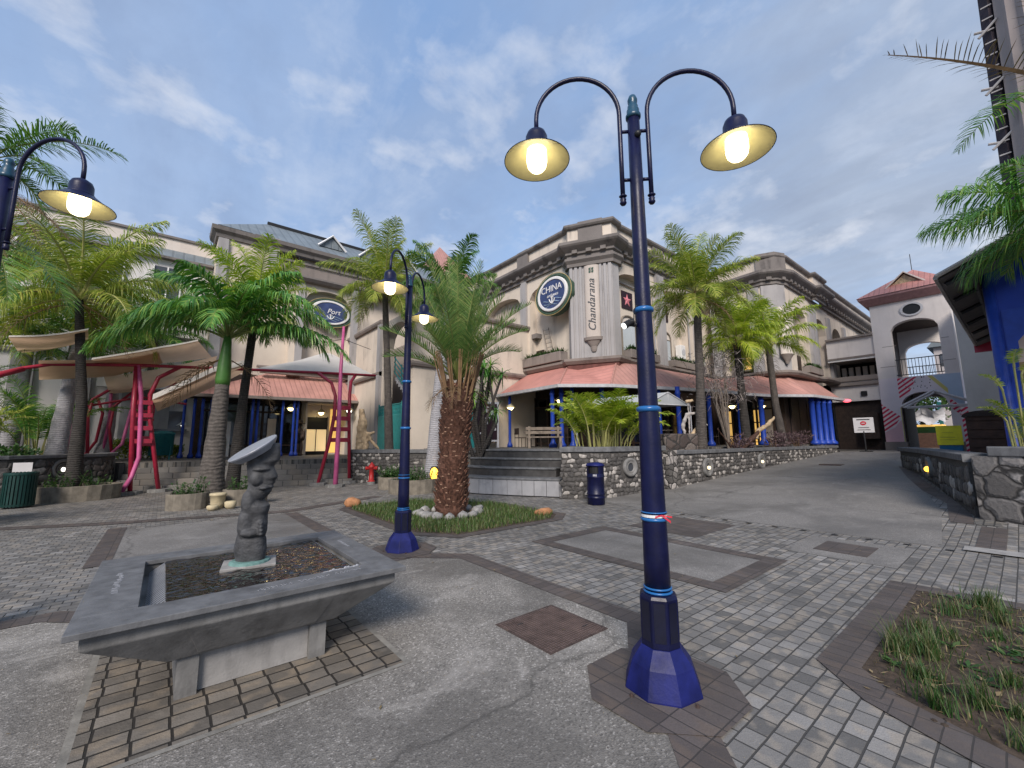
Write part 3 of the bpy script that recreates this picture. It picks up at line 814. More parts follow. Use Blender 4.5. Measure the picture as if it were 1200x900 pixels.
# ------------------------------------------------------------------ fountain basin and statue
ft = thing('fountain_basin', 'grey stone fountain basin like a raised square table full of dark water', 'fountain', (.6, 4.05, 0))
X0, X1, Y0, Y1 = -.32, 1.53, 3.17, 4.97; ZT = .6
b = MB()
ix0, ix1, iy0, iy1 = -.04, 1.29, 3.44, 4.72
for a in ((X0, X1, Y0, iy0), (X0, X1, iy1, Y1), (X0, ix0, iy0, iy1), (ix1, X1, iy0, iy1)): b.box(*a, ZT - .035, ZT)
rim = b.obj('rim', M['slate'], ft); bevel(rim, .004)
b = MB()
def ring(x0, x1, y0, y1, z): return [(x0, y0, z), (x1, y0, z), (x1, y1, z), (x0, y1, z)]
vs = ring(X0 + .06, X1 - .06, Y0 + .06, Y1 - .06, ZT - .036) + ring(X0 + .06, X1 - .06, Y0 + .06, Y1 - .06, ZT - .115) + ring(.12, 1.09, 3.43, 4.6, .25) + ring(ix0 - .02, ix1 + .02, iy0 - .02, iy1 + .02, ZT - .036) + ring(ix0 - .02, ix1 + .02, iy0 - .02, iy1 + .02, ZT - .13)
fs = []
for o in (0, 4):
    fs += [(o + i, o + 4 + i, o + 4 + (i + 1) % 4, o + (i + 1) % 4) for i in range(4)]
fs += [(8, 11, 10, 9)] + [(i, (i + 1) % 4, 12 + (i + 1) % 4, 12 + i) for i in range(4)] + [(12 + i, 12 + (i + 1) % 4, 16 + (i + 1) % 4, 16 + i) for i in range(4)] + [(16, 17, 18, 19)]
b.add(vs, fs)
bevel(b.obj('bowl', M['concrete'], ft), .008)
for x in (.17, .93):
    b = MB(); b.box(x, x + .11, 3.46, 4.5, 0, .26); b.obj('leg', M['concrete'], ft)
b = MB(); b.box(.284, .928, 3.5, 4.46, .012, .26); b.obj('pedestal_panel', M['concrete_light'], ft)
b = MB(); vs = [(.27, 3.415, .27), (.95, 3.415, .27), (1.02, 3.262, .455), (.2, 3.262, .455)]; b.add(vs + [(x, y + .02, z - .012) for x, y, z in vs], [(0, 1, 2, 3), (7, 6, 5, 4), (0, 4, 5, 1), (1, 5, 6, 2), (2, 6, 7, 3), (3, 7, 4, 0)]); b.v = [(x, y - .008, z) for x, y, z in b.v]; b.obj('cover_plate', M['concrete'], ft)
# water surface with real ripples
b = MB(); n = 70
wx = [ix0 + .13 + (ix1 - .05 - ix0 - .13) * i / n for i in range(n + 1)]; wy = [iy0 + .005 + (iy1 - iy0 - .01) * i / n for i in range(n + 1)]
rr = random.Random(3)
vs = [(x, y, ZT - .026 + .0022 * (sin(x * 37 + y * 19) + sin(x * 13 - y * 47 + 1.3) + sin(x * 61 + y * 83) * .35)) for y in wy for x in wx]
b.add(vs, [(j * (n + 1) + i, j * (n + 1) + i + 1, (j + 1) * (n + 1) + i + 1, (j + 1) * (n + 1) + i) for j in range(n) for i in range(n)])
b.smooth = True; b.obj('water_surface', M['water'], ft, True)
b = MB()
for i in range(26):
    y = iy0 + .03 + i * .047
    b.quad((ix0 + .03, y, ZT - .09), (ix0 + .03, y + .024, ZT - .09), (ix0 + .125, y + .024, ZT - .022), (ix0 + .125, y, ZT - .022))
b.obj('overflow_grille', M['basalt_sky_tint'], ft)
b = MB(); b.box(ix1 - .05, ix1 - .035, iy0 + .01, iy1 - .01, ZT - .1, ZT - .03); b.obj('overflow_weir', M['coping'], ft)
# worn lettering cut in the rim (loops of strokes, no longer readable)
b = MB(); rr = random.Random(11)
def stroke(b, x, y, dx, dy, sc):
    pts = []; ph = rr.uniform(0, 6)
    for k in range(7):
        u = k / 6
        pts.append((x + dx * u * sc + dy * .5 * sc * sin(ph + u * 7), y + dy * u * sc + dx * .7 * sc * sin(ph + u * 7), ZT + .002))
    b.tube(pts, .0013, 4)
for i in range(22): 
    if i not in (7, 15): stroke(b, .55 + i * .031, 3.3 + i * .002, 1, 0, .026 + rr.uniform(-.005, .008))
for i in range(16): stroke(b, -.17 + rr.uniform(-.01, .01), 4.4 - i * .035, 0, -1, .028 + rr.uniform(-.004, .008))
for i in range(9): stroke(b, 1.4, 4.1 + i * .035, 0, 1, .026)
b.obj('inscription', M['foam'], ft)
b = MB(); rr = random.Random(4)
for i in range(12):
    b.ball((1.0 + i * .022, 3.43 + rr.uniform(-.004, .004), ZT - .004), (.017, .008, rr.uniform(.006, .02)), 6, 4)
b.obj('foam', M['foam'], ft)

# statue standing in the basin
so_ = (.62, 4.16)
def remesh(b, name, mat, parent, vox=.01, sm=6, dis=.012):
    o = b.obj(name, mat, parent, True)
    m1 = o.modifiers.new('r', 'REMESH'); m1.mode = 'VOXEL'; m1.voxel_size = vox; m1.use_smooth_shade = True
    m2 = o.modifiers.new('s', 'SMOOTH'); m2.iterations = sm; m2.factor = .5
    if dis:
        tx = bpy.data.textures.new(name + '_grain', 'CLOUDS'); tx.noise_scale = .09
        m3 = o.modifiers.new('d', 'DISPLACE'); m3.texture = tx; m3.strength = dis; m3.texture_coords = 'LOCAL'
    return o
st = thing('statue', 'dark basalt statue of a stacked face carrying a tilted disc, standing in the fountain', 'statue', (so_[0], so_[1], .555))
b = MB(); b.obox(so_, (1, -.18), .19, .15, .53, .592); bevel(b.obj('plinth', M['concrete_light'], st), .006)
b = MB(); b.lathe([(.15, .588), (.145, .605), (.13, .612)], (*so_, 0), 20); b.obj('verdigris_ring', plain('verdigris', (.13, .24, .22), .7, .3, 14), st)
b = MB()
K = .00148
SEC = [(775, 300, 466), (740, 294, 470), (700, 291, 470), (655, 298, 462), (640, 300, 452), (628, 303, 462), (600, 306, 470), (560, 311, 466), (520, 317, 462), (500, 320, 470), (470, 324, 472), (455, 326, 440), (440, 328, 428), (425, 331, 446), (405, 334, 470), (392, 337, 484), (382, 339, 478), (370, 341, 496), (358, 342, 488), (345, 343, 500), (335, 342, 498), (318, 340, 516), (300, 338, 508), (275, 336, 492), (255, 334, 482), (240, 332, 494), (225, 331, 516), (205, 332, 522), (185, 350, 520), (165, 395, 518), (140, 440, 514), (125, 465, 505)]
vs = []; m_ = 28
for k_, (py, l_, r_) in enumerate(SEC):
    c_ = (l_ + r_) / 2 - 378; h_ = (r_ - l_) / 2; dp_ = .095 + .012 * sin(py * .03)
    for q in range(m_):
        a = 2 * pi * q / m_; ca, sa = cos(a), sin(a); ex_ = .72
        u = math.copysign(abs(ca) ** ex_, ca); v = math.copysign(abs(sa) ** ex_, sa)
        # the right hand profile (nose, lips, fingers) narrows towards the front edge
        vv = v * (1 - .45 * max(0, u)) if py < 430 else v * (1 - .25 * max(0, u))
        x, y = U((c_ + h_ * u) * K * .88, dp_ * .92 * vv, so_); vs.append((x, y, .6 + (770 - py) * K))
b.add(vs, [(i_ * m_ + q, i_ * m_ + (q + 1) % m_, (i_ + 1) * m_ + (q + 1) % m_, (i_ + 1) * m_ + q) for i_ in range(len(SEC) - 1) for q in range(m_)] + [tuple(range(m_ - 1, -1, -1)), tuple(range((len(SEC) - 1) * m_, len(SEC) * m_))])
def e(px, pz, rx, rz, d=0.0, ry=None):
    x, y = U((px - 378) * K * .88, d * .92, so_); b.ball((x, y, .6 + (770 - pz) * K), (rx * K * .9, (ry or rx) * K, rz * K), 16, 10)
e(376, 450, 44, 74, -.07, 34); e(368, 560, 50, 90, -.07, 34)           # upper arm hanging in front
e(410, 612, 62, 22, -.085, 24)                                          # forearm folded across
for q in range(4): e(452 + q * 2, 560 + q * 20, 16, 10, -.06, 30)       # fingers
e(418, 318, 40, 44, -.075, 30); e(456, 372, 26, 12, -.06, 26)           # cheek and lip
e(440, 268, 52, 14, -.07, 30); e(398, 215, 50, 30, -.06, 34)            # brow and hair
remesh(b, 'body', M['basalt'], st, .0075, 2, .012)
# tilted disc carried on the head
dc = Vector((*U((366 - 378) * K, -.045, so_), .6 + (770 - 150) * K))
ex = Vector((.772, -.636, 0)); ed = Vector((.636, .772, 0)); ez = Vector((0, 0, 1))
ax = (ex * cos(R(25)) + ez * sin(R(25))).normalized()
nn = (ez * cos(R(25)) - ex * sin(R(25)) - ed * .42).normalized()
bx = nn.cross(ax).normalized()
b = MB(); vs = []; n = 36
for rr_, h in ((.15, -.06), (.196, -.012), (.2, 0), (.197, .005)):
    for j in range(n):
        a = 2 * pi * j / n
        vs.append(dc + ax * (cos(a) * rr_) + bx * (sin(a) * rr_) + nn * h)
b.add(vs, [(i * n + j, i * n + (j + 1) % n, (i + 1) * n + (j + 1) % n, (i + 1) * n + j) for i in range(3) for j in range(n)] + [tuple(range(3 * n, 4 * n)), tuple(range(n - 1, -1, -1))])
b.f[-2], b.f[-1] = b.f[-2], b.f[-1]
b.obj('disc', [M['basalt_sky_tint']], st)  # disc colour carries the reflected sky

# ------------------------------------------------------------------ manhole, bins, hydrant
b = MB(); b.box(2.31, 2.98, 2.38, 3.05, -.02, .009)
mh = b.obj('manhole_cover', M['manhole'], None); tag(mh, 'square rusty iron cover with a raised chequer pattern set in the concrete', 'manhole cover')
b = MB()
for i in range(22):
    for j in range(22):
        x, y = 2.335 + i * .0288, 2.405 + j * .0288
        if (i + j) % 2: b.obox((x, y), (1, .0), .012, .0042, .009, .0135)
        else: b.obox((x, y), (0, 1), .012, .0042, .009, .0135)
b.obj('chequer_ribs', M['manhole_rib'], mh)
b = MB()
for x, y in ((2.44, 2.9), (2.84, 2.52)): b.box(x, x + .06, y, y + .02, .0095, .0128)
b.obj('lifting_slot', M['black'], mh)
b = MB(); b.box(7.3, 8.0, 1.5, 2.1, .0, .012); tag(b.obj('inspection_cover', M['bandX'], None), 'brown inset inspection cover at the foot of the ramp', 'inspection cover')
b = MB(); b.box(20.1, 21.2, 4.6, 5.3, gz(20.1), gz(20.6) + .012); tag(b.obj('inspection_cover', M['manhole'], None), 'rusty inspection cover far up the ramp before the arch', 'inspection cover')

bn = thing('litter_bin', 'round navy litter bin with a domed top against the rubble wall', 'litter bin', (8.42, 6.95, 0))
c = (8.42, 6.95, 0)
b = MB(); b.smooth = True
b.lathe([(.2, 0), (.215, .02), (.215, .16), (.224, .17), (.224, .185), (.215, .195), (.215, .245), (.224, .255), (.224, .27), (.215, .28), (.215, .66), (.224, .67), (.224, .685), (.215, .69), (.215, .76)], c, 32); b.obj('body', M['navy'], bn)
b = MB(); b.smooth = True; b.lathe([(.225, .94), (.235, .95), (.235, .965), (.2, 1.0), (.1, 1.03), (.004, 1.035)], c, 32); b.obj('dome_top', M['navy_violet'], bn)
b = MB(); b.smooth = True
for a0, a1 in ((60, 170), (240, 350)):
    v = []; n = 14
    for i in range(n + 1):
        a = R(a0 + (a1 - a0) * i / n); v += [(c[0] + .215 * cos(a), c[1] + .215 * sin(a), .76), (c[0] + .215 * cos(a), c[1] + .215 * sin(a), .945)]
    b.add(v, [(2 * i, 2 * i + 2, 2 * i + 3, 2 * i + 1) for i in range(n)])
b.obj('collar', M['navy'], bn)
b = MB(); b.lathe([(.19, .74), (.19, .94)], c, 20, cap=False); b.obj('liner', M['black'], bn)
b = MB(); a = R(215)
for k in range(3):
    for (s0, s1) in ((-.05 + k * .038, -.024 + k * .038),):
        aa, ab = a + s0 * 4, a + s1 * 4
        b.quad((c[0] + .2195 * cos(aa), c[1] + .2195 * sin(aa), .70), (c[0] + .2195 * cos(ab), c[1] + .2195 * sin(ab), .70), (c[0] + .2195 * cos(ab), c[1] + .2195 * sin(ab), .745), (c[0] + .2195 * cos(aa), c[1] + .2195 * sin(aa), .745))
b.obj('label_plate', M['white_dull'], bn)

hd = thing('fire_hydrant', 'red fire hydrant with side outlets in front of the rubble wall', 'fire hydrant', (6.2, 16.0, 0))
c = (6.2, 16.0, 0); b = MB(); b.smooth = True
b.lathe([(.14, .1), (.14, .13), (.09, .14), (.085, .6), (.12, .62), (.125, .66), (.11, .7), (.07, .76), (.03, .79), (.03, .82), (.004, .83)], c, 18); b.obj('barrel', M['red_hyd'], hd)
b = MB(); b.smooth = True
x, y = c[0], c[1]
p0, p1 = U(-.22, 0, (x, y)), U(.22, 0, (x, y)); b.tube([(p0[0], p0[1], .6), (p1[0], p1[1], .6)], .055, 12); b.tube([(p0[0], p0[1], .6), U(-.17, 0, (x, y)) + (.6,)], .075, 12); b.tube([(p1[0], p1[1], .6), U(.17, 0, (x, y)) + (.6,)], .075, 12)
b.obj('outlet', M['red_hyd'], hd)
b = MB(); b.lathe([(.16, 0), (.15, .1)], c, 12); b.obj('footing', M['concrete'], hd)

gb = thing('slatted_bin', 'dark green slatted metal bin beside the low wall at the left', 'litter bin', (-2.75, 16.35, 0))
c = (-2.75, 16.35)
b = MB()
for k in range(28):
    a = 2 * pi * k / 28; b.obox((c[0] + .29 * cos(a), c[1] + .29 * sin(a)), (-sin(a), cos(a)), .022, .008, .04, .88)
b.obj('slats', M['green_dk'], gb)
for pf in ([(.3, .8), (.31, .83), (.31, .86), (.3, .87), (.28, .87)], [(.3, .06), (.305, .1)]):
    b = MB(); b.lathe(pf, (*c, 0), 28, cap=False); b.obj('hoop', M['green_dk'], gb)
b = MB(); b.lathe([(.265, .03), (.27, .83)], (*c, 0), 24); b.obj('liner', M['black'], gb)
tb = thing('teal_bin', 'small teal bin standing on the terrace at the left canopy', 'litter bin', (-.1, 23.3, TZ))
b = MB(); b.smooth = True; b.lathe([(.36, .18), (.4, .2), (.42, 1.05), (.44, 1.07), (.44, 1.12), (.3, 1.2), (.01, 1.22)], (-.1, 23.3, TZ), 20); b.obj('body', M['teal_bin'], tb)
b = MB()
for s in (-1, 1): b.obox((-.1 + .38 * s * .772, 23.3 - .38 * s * .636), (1, 0), .03, .03, TZ, TZ + .6)
b.obj('stand', M['teal_bin'], tb)

# ------------------------------------------------------------------ rubble walls with copings and portholes
def wall(name, label, pts, zt, mat, th=.35, ch=.13, zb=None, over=.05, group=None, portholes=(), closed_top=True):
    t = thing(name, label, 'wall', (pts[0][0], pts[0][1], 0), group)
    b = MB(); n = len(pts)
    b.sweep(pts, [(0, -.1), (0, zt - ch), (-th, zt - ch), (-th, -.1)])
    b.cur = 0
    rng = random.Random(len(label)); sz = {'basalt_rubble': .125, 'brown_rubble': .2, 'large_rubble': .24}[mat.name]
    prob = {'basalt_rubble': (.5, .76), 'brown_rubble': (.55, .96), 'large_rubble': (.3, .85)}[mat.name]
    for (p, q) in zip(pts[:-1], pts[1:]):
        dx, dy = q[0] - p[0], q[1] - p[1]; l = math.hypot(dx, dy); dx /= l; dy /= l; nx_, ny_ = dy, -dx
        zr = gz(p[0]) - .02 if zb is None else zb; row = 0; z = zr
        while z < zt - ch - .04:
            h = sz * rng.uniform(.75, 1.1); s = rng.uniform(-.1, .05)
            while s < l:
                w_ = sz * rng.uniform(.6, 1.8); c_s = s + w_ / 2; cz = z + h / 2 + rng.uniform(-.02, .02)
                x, y = p[0] + dx * c_s, p[1] + dy * c_s; s += w_ + .012
                if c_s > l + .02 or c_s < -.02 or cz + h * .4 > zt - ch: continue
                if any((x - a[0]) ** 2 + (y - a[1]) ** 2 + (cz - a[2]) ** 2 < (a[3] + .05) ** 2 for a in portholes): continue
                k = rng.random(); b.cur = 1 if k < prob[0] else 2 if k < prob[1] else 3
                rot = rng.uniform(-.3, .3); vs = []; m1 = 9
                for (q_, o_) in ((1.03, -.015), (.96, .012), (.66, .02)):
                    for j in range(m1):
                        a = 2 * pi * j / m1 + rot; jr = 1 + .2 * sin(a * 2 + k * 40) + .15 * sin(a * 3 + k * 90) + rng.uniform(-.05, .05)
                        ca, sa = cos(a), sin(a); ca = math.copysign(abs(ca) ** .7, ca); sa = math.copysign(abs(sa) ** .7, sa)
                        u = ca * w_ * .5 * q_ * jr; v = sa * h * .52 * q_ * jr
                        vs.append((x + dx * u + nx_ * (o_ + rng.uniform(-.006, .006)), y + dy * u + ny_ * (o_ + rng.uniform(-.006, .006)), cz + v))
                b.smooth = True; b.add(vs, [(i * m1 + j, i * m1 + (j + 1) % m1, (i + 1) * m1 + (j + 1) % m1, (i + 1) * m1 + j) for i in range(2) for j in range(m1)] + [tuple(range(2 * m1, 3 * m1))]); b.smooth = False
            z += h + .01
    b.obj('stone_face', [M['mortar'], M['stone_dark'] if 'brown' not in mat.name else M['rub_left'], M['stone_mid'], M['stone_white']], t)
    b = MB(); b.sweep(pts, [(over, zt - ch + .002), (over, zt), (-th - over, zt), (-th - over, zt - ch + .002)])
    bevel(b.obj('coping', M['coping'], t), .012)
    for (x, y, z, rr_, nx, ny, glow) in portholes:
        l = math.hypot(nx, ny); nx, ny = nx / l, ny / l; tx, ty = -ny, nx
        def P(r_, a, o): return (x + tx * r_ * cos(a) + nx * o, y + ty * r_ * cos(a) + ny * o, z + r_ * sin(a))
        b = MB(); m = 28; vs = []
        for r_, o in ((rr_, -.02), (rr_, .05), (rr_ * .9, .065), (rr_ * .72, .065), (rr_ * .66, .045), (rr_ * .58, .045), (rr_ * .5, .06), (rr_ * .42, .02)):
            vs += [P(r_, 2 * pi * j / m, o) for j in range(m)]
        b.add(vs, [(i * m + j, i * m + (j + 1) % m, (i + 1) * m + (j + 1) % m, (i + 1) * m + j) for i in range(7) for j in range(m)]); b.smooth = True
        pr = b.obj('porthole_ring', M['concrete'], t, True)
        b = MB(); b.add([P(rr_ * .44, 2 * pi * j / m, .022) for j in range(m)], [tuple(range(m))]); b.obj('porthole_glass', M['glassw'], pr)
        if glow:
            b = MB(); p = P(0, 0, .05); b.ball((p[0], p[1], p[2] - .02), .06, 10, 6); b.obj('porthole_lamp', glow, pr)
    return t
gl = M['porthole_glow']
wall('rubble_wall', 'high rubble wall of black and white stones with one porthole behind the navy bin',
     [(10.4, 9.6), (8.52, 8.2), (9.55, 7.35), (11.72, 6.98)], 1.4, M['rub_big'], .4, .14, portholes=[(10.25, 7.2, .82, .26, -.17, -.98, None)])
b = MB(); b.prism([(11.62, 6.8), (12.02, 6.74), (12.05, 7.2), (11.65, 7.25)], 0, 1.27)
tag(b.obj('wall_pier', M['rub_big'], None), 'stone pier where the high rubble wall steps down to the lower one', 'pier')
wall('rubble_wall', 'long lower rubble wall with two lit portholes running up beside the ramp',
     [(12.05, 6.86), (17.7, 6.72), (22, 6.55), (27.3, 6.3), (27.5, 6.9)], 1.25, M['rub_big'], .4, .12,
     portholes=[(14.0, 6.8, .68, .3, -.02, -1, gl), (18.2, 6.69, .74, .3, -.04, -1, gl)])
wall('rubble_wall', 'rubble wall with flat coping behind the fire hydrant beside the steps',
     [(6.9, 18.7), (5.8, 17.35), (7.25, 15.1), (8.5, 13.9), (9.2, 12.6)], 1.3, M['rub_big'], .4, .14, portholes=[])
wall('rubble_wall', 'brown rubble wall at far left with a lit oval porthole and dark coping',
     [(-14, 15.4), (-6.5, 16.2), (-3.2, 17.3), (-1.45, 19.1), (-1.3, 20.4)], 1.28, M['rub_left'], .4, .1, portholes=[(-2.3, 18.3, .86, .3, .72, -.7, M['bulb_white'])])
wall('rubble_wall', 'rubble wall of large grey stones at the right with an amber porthole',
     [(20.5, 2.9), (17.4, 2.0), (14.8, 1.42), (11.5, .72)], 1.26, M['rub_near'], .42, .13, portholes=[])
# the amber porthole of the right hand wall faces the ramp
b = MB()
pr_t = bpy.data.objects['rubble_wall.004']
wall_n = (-.22, .97)
def right_port():
    x, y, z, rr_ = 15.9, 1.70, .8, .26; nx, ny = -.24, .97; tx, ty = -ny, nx; m = 24
    def P(r_, a, o): return (x + tx * r_ * cos(a) + nx * o, y + ty * r_ * cos(a) + ny * o, z + r_ * sin(a))
    b = MB(); vs = []
    for r_, o in ((rr_, -.04), (rr_, .05), (rr_ * .85, .06), (rr_ * .6, .05), (rr_ * .5, .0)): vs += [P(r_, 2 * pi * j / m, o) for j in range(m)]
    b.add(vs, [(i * m + j, i * m + (j + 1) % m, (i + 1) * m + (j + 1) % m, (i + 1) * m + j) for i in range(4) for j in range(m)])
    r = b.obj('porthole_ring', M['concrete'], pr_t, True)
    b = MB(); b.add([P(rr_ * .52, 2 * pi * j / m, .01) for j in range(m)], [tuple(range(m))]); b.obj('porthole_glass', M['glassw'], r)
    b = MB(); p = P(0, 0, .05); b.ball((p[0], p[1], p[2] - .05), .075, 10, 6); b.obj('porthole_lamp', M['amber'], r)
right_port()
pw = thing('wall_pillar', 'stone pillar with a thick grey cap at the right border', 'pillar', (11.75, .2, 0))
b = MB(); b.prism([(11.35, .66), (11.05, -.5), (12.3, -.6), (12.4, .45)], 0, 1.24); b.obj('stone_face', M['rub_near'], pw)
b = MB(); b.prism([(11.28, .45), (10.98, -.55), (12.4, -.7), (12.5, .5)], 1.242, 1.4); bevel(b.obj('cap', M['coping'], pw), .015)
b = MB(); b.box(-3.05, -2.7, 17.08, 17.12, .78, 1.1); 
nb = b.obj('notice_plate', M['paper'], None); tag(nb, 'small white plate on the brown rubble wall above the green bin', 'plate')
nb.rotation_euler = (0, 0, 0)

# ------------------------------------------------------------------ clad bench block with broad steps behind
bk = thing('bench_block', 'pale clad block with a dark seat slab beside the broad dark steps', 'bench', (7.9, 9.8, 0))
BP = [(7.15, 11.9), (7.42, 10.6), (8.05, 9.35), (8.62, 8.42), (9.0, 8.3), (9.5, 8.7)]
b = MB(); b.sweep(BP, [(-.03, 0.02), (-.03, .455), (-.5, .455), (-.5, .02)]); b.obj('core', M['black'], bk)
M['clad'] = plain('pale_cladding', (.3, .3, .315), .7, .12, 2.5, .15, 60, dirt=.35); b = MB()
for p_, q_ in zip(BP[:-1], BP[1:]):
    dx, dy = q_[0] - p_[0], q_[1] - p_[1]; l = math.hypot(dx, dy); dx /= l; dy /= l; k = max(1, round(l / .4))
    for i in range(k):
        s = l * (i + .5) / k; b.obox((p_[0] + dx * s + dy * -.012, p_[1] + dy * s - dx * -.012), (dx, dy), l / k / 2 - .007, .016, .03, .455)
b.obj('cladding', M['clad'], bk)
b = MB(); b.sweep(BP, [(.03, .462), (.03, .52), (-.55, .52), (-.55, .462)]); bevel(b.obj('seat_slab', M['coping'], bk), .012)
b = MB(); b.sweep(BP, [(-.04, 0), (-.04, .02), (-.46, .02), (-.46, 0)]); b.obj('shadow_gap', M['black'], bk)
g = MB()
for i, z in enumerate((.78, 1.04, 1.3)):
    o = .5 * i
    q = [(7.75 + o, 12.3), (7.95 + o, 10.8), (8.55 + o, 9.6), (9.0 + o * .9, 8.9 + o * .2), (10.6, 9.6), (9.6, 12.9)]
    g.cur = 0; g.prism(q, 0, z - .05)
    g.cur = 1; g.prism([(x - .03, y - .02) for x, y in q[:4]] + q[4:], z - .049, z + .002 * i)
bs = struct('broad_steps', g, [M['dark_step'], M['coping']]); bevel(bs, .012)
# ------------------------------------------------------------------ buildings
CORN = [(0, 10.45), (.12, 10.45), (.12, 10.6), (.22, 10.66), (.22, 10.76), (.5, 10.98), (.56, 11.06), (.56, 11.2), (.1, 11.28), (0, 11.28)]
CAP = [(.06, 12.0), (.2, 12.04), (.26, 12.12), (.26, 12.22), (-.4, 12.22), (-.4, 12.0)]
def dentils(b, path, out, z0, z1, step=.62, w_=.13, d=.2):
    for (p, q) in zip(path[:-1], path[1:]):
        dx, dy = q[0] - p[0], q[1] - p[1]; l = math.hypot(dx, dy)
        if l < .5: continue
        dx /= l; dy /= l
        k = int(l / step)
        for i in range(k):
            s = (i + .5) * l / k
            b.obox((p[0] + dx * s + dy * (out + d / 2), p[1] + dy * s - dx * (out + d / 2)), (dx, dy), w_, d / 2, z0, z1)

# ---- A: the corner building
A = thing('corner_building', 'cream two storey corner building with a grey pier, arched niches and a salmon roofed verandah', 'building', (15.5, 12.6, 0))
PA = [(15, 26), (15, 13.7), (14.8, 13.42), (15.8, 11.6), (16.35, 11.68), (16.5, 11.8), (26.2, 11.8)]
b = MB()
b.prism([(15.5, 26), (15.5, 13.2), (16.4, 12.3), (27, 12.3), (27, 26)], TZ, 11.2)
b.obj('wall', M['cream'], A)
for y1, s0, s1 in ((25.5, .3, 3.3), (21.5, .9, 4.1), (17.35, .75, 3.6)):
    b = MB(); b.archpanel((15, y1), (0, -1), {25.5: 4.0, 21.5: 4.15, 17.35: 3.6}[y1], 5.4, 9.35, .58, 10.5, .52, x0=s0, x1=s1); b.obj('arcade_bay', M['cream'], A)
for x0, w_, s0, s1 in ((16.4, 3.4, .0, 3.1), (19.8, 3.5, .5, 3.2), (23.3, 3.0, 1.25, 3.0)):
    b = MB(); b.archpanel((x0, 11.8), (1, 0), w_, 5.4, 9.35, .58, 10.5, .52, x0=s0, x1=s1); b.obj('arcade_bay', M['cream'], A)
b = MB()
for y in (16.98, 21.0, 24.9): b = MB(); b.box(14.86, 15.0, y - .2, y + .2, 5.4, 10.45); b.obj('pilaster', M['greyp'], A)
for x in (20.05, 24.0): b = MB(); b.box(x - .35, x + .35, 11.62, 11.8, 5.4, 10.45); b.box(x - .2, x + .2, 11.56, 11.62, 5.4, 10.3); b.obj('pilaster', M['greyp'], A)
# corner pier with fluting
b = MB()
def onpier(s, o, z): # s along chamfer from left, o outward
    dx, dy = 1.0, -1.82; l = math.hypot(dx, dy); dx /= l; dy /= l
    return (14.8 + dx * s + dy * o, 13.42 + dy * s - dx * o, z)
b.prism([(15.2, 13.8), (15.0, 13.72), (14.8, 13.42), (15.8, 11.6), (16.3, 11.6), (16.45, 11.78), (16.5, 12.6), (15.6, 13.6)], 5.45, 10.2)
for s0, s1 in ((.02, .16), (.26, .4), (.5, .62), (1.46, 1.58), (1.68, 1.8), (1.9, 2.04)):
    q = [onpier(s0, 0, 0)[:2], onpier(s1, 0, 0)[:2], onpier(s1, .07, 0)[:2], onpier(s0, .07, 0)[:2]]
    b.prism(q, 5.45, 10.15)
b.obj('corner_pier', M['greyp'], A)
b = MB(); b.sweep([(15.2, 13.8), (15.0, 13.72), (14.8, 13.42), (15.8, 11.6), (16.3, 11.6), (16.6, 11.78)], [(.0, 10.05), (.12, 10.05), (.14, 10.2), (.26, 10.34), (.26, 10.45), (0, 10.45)]); b.obj('pier_capital', M['dark_stone'], A)
b = MB(); b.sweep(PA, CORN); dentils(b, PA, .12, 10.66, 10.9); co = b.obj('cornice', M['dark_stone'], A)
b = MB(); b.sweep(PA, [(.06, 11.2), (.06, 12.0), (-.3, 12.0), (-.3, 11.2)]); b.obj('parapet', M['cream'], A)
b = MB(); b.sweep(PA, CAP)
for y in (17.0, 21.0, 24.9): b.box(14.82, 15.2, y - .45, y + .45, 11.22, 12.3)
b.prism([onpier(.5, -.3, 0)[:2], onpier(1.7, -.3, 0)[:2], onpier(1.7, .12, 0)[:2], onpier(.5, .12, 0)[:2]], 11.22, 12.35)
for x in (20.05, 24.0): b.box(x - .5, x + .5, 11.64, 12.0, 11.22, 12.3)
b.obj('parapet_coping', M['dark_stone'], A)
b = MB(); b.sweep(PA, [(-.1, 5.12), (.3, 5.16), (.42, 5.3), (.42, 5.42), (-.1, 5.46)]); b.obj('ledge', M['mid_stone'], A)
# rainwater pipes and cables that have been added over the years
for pts_ in ([(14.96, 17.3, 10.4), (14.96, 17.3, 5.5)], [(23.0, 11.72, 10.4), (23.0, 11.72, 5.5)], [(14.96, 20.7, 10.4), (14.96, 20.7, 7.9)], [(16.6, 12.2, 9.6), (19.4, 12.2, 9.5), (19.45, 11.74, 9.4), (19.45, 11.74, 5.6)]):
    b = MB(); b.tube(pts_, .045, 7); b.obj('rain_pipe', M['greyp'], A)
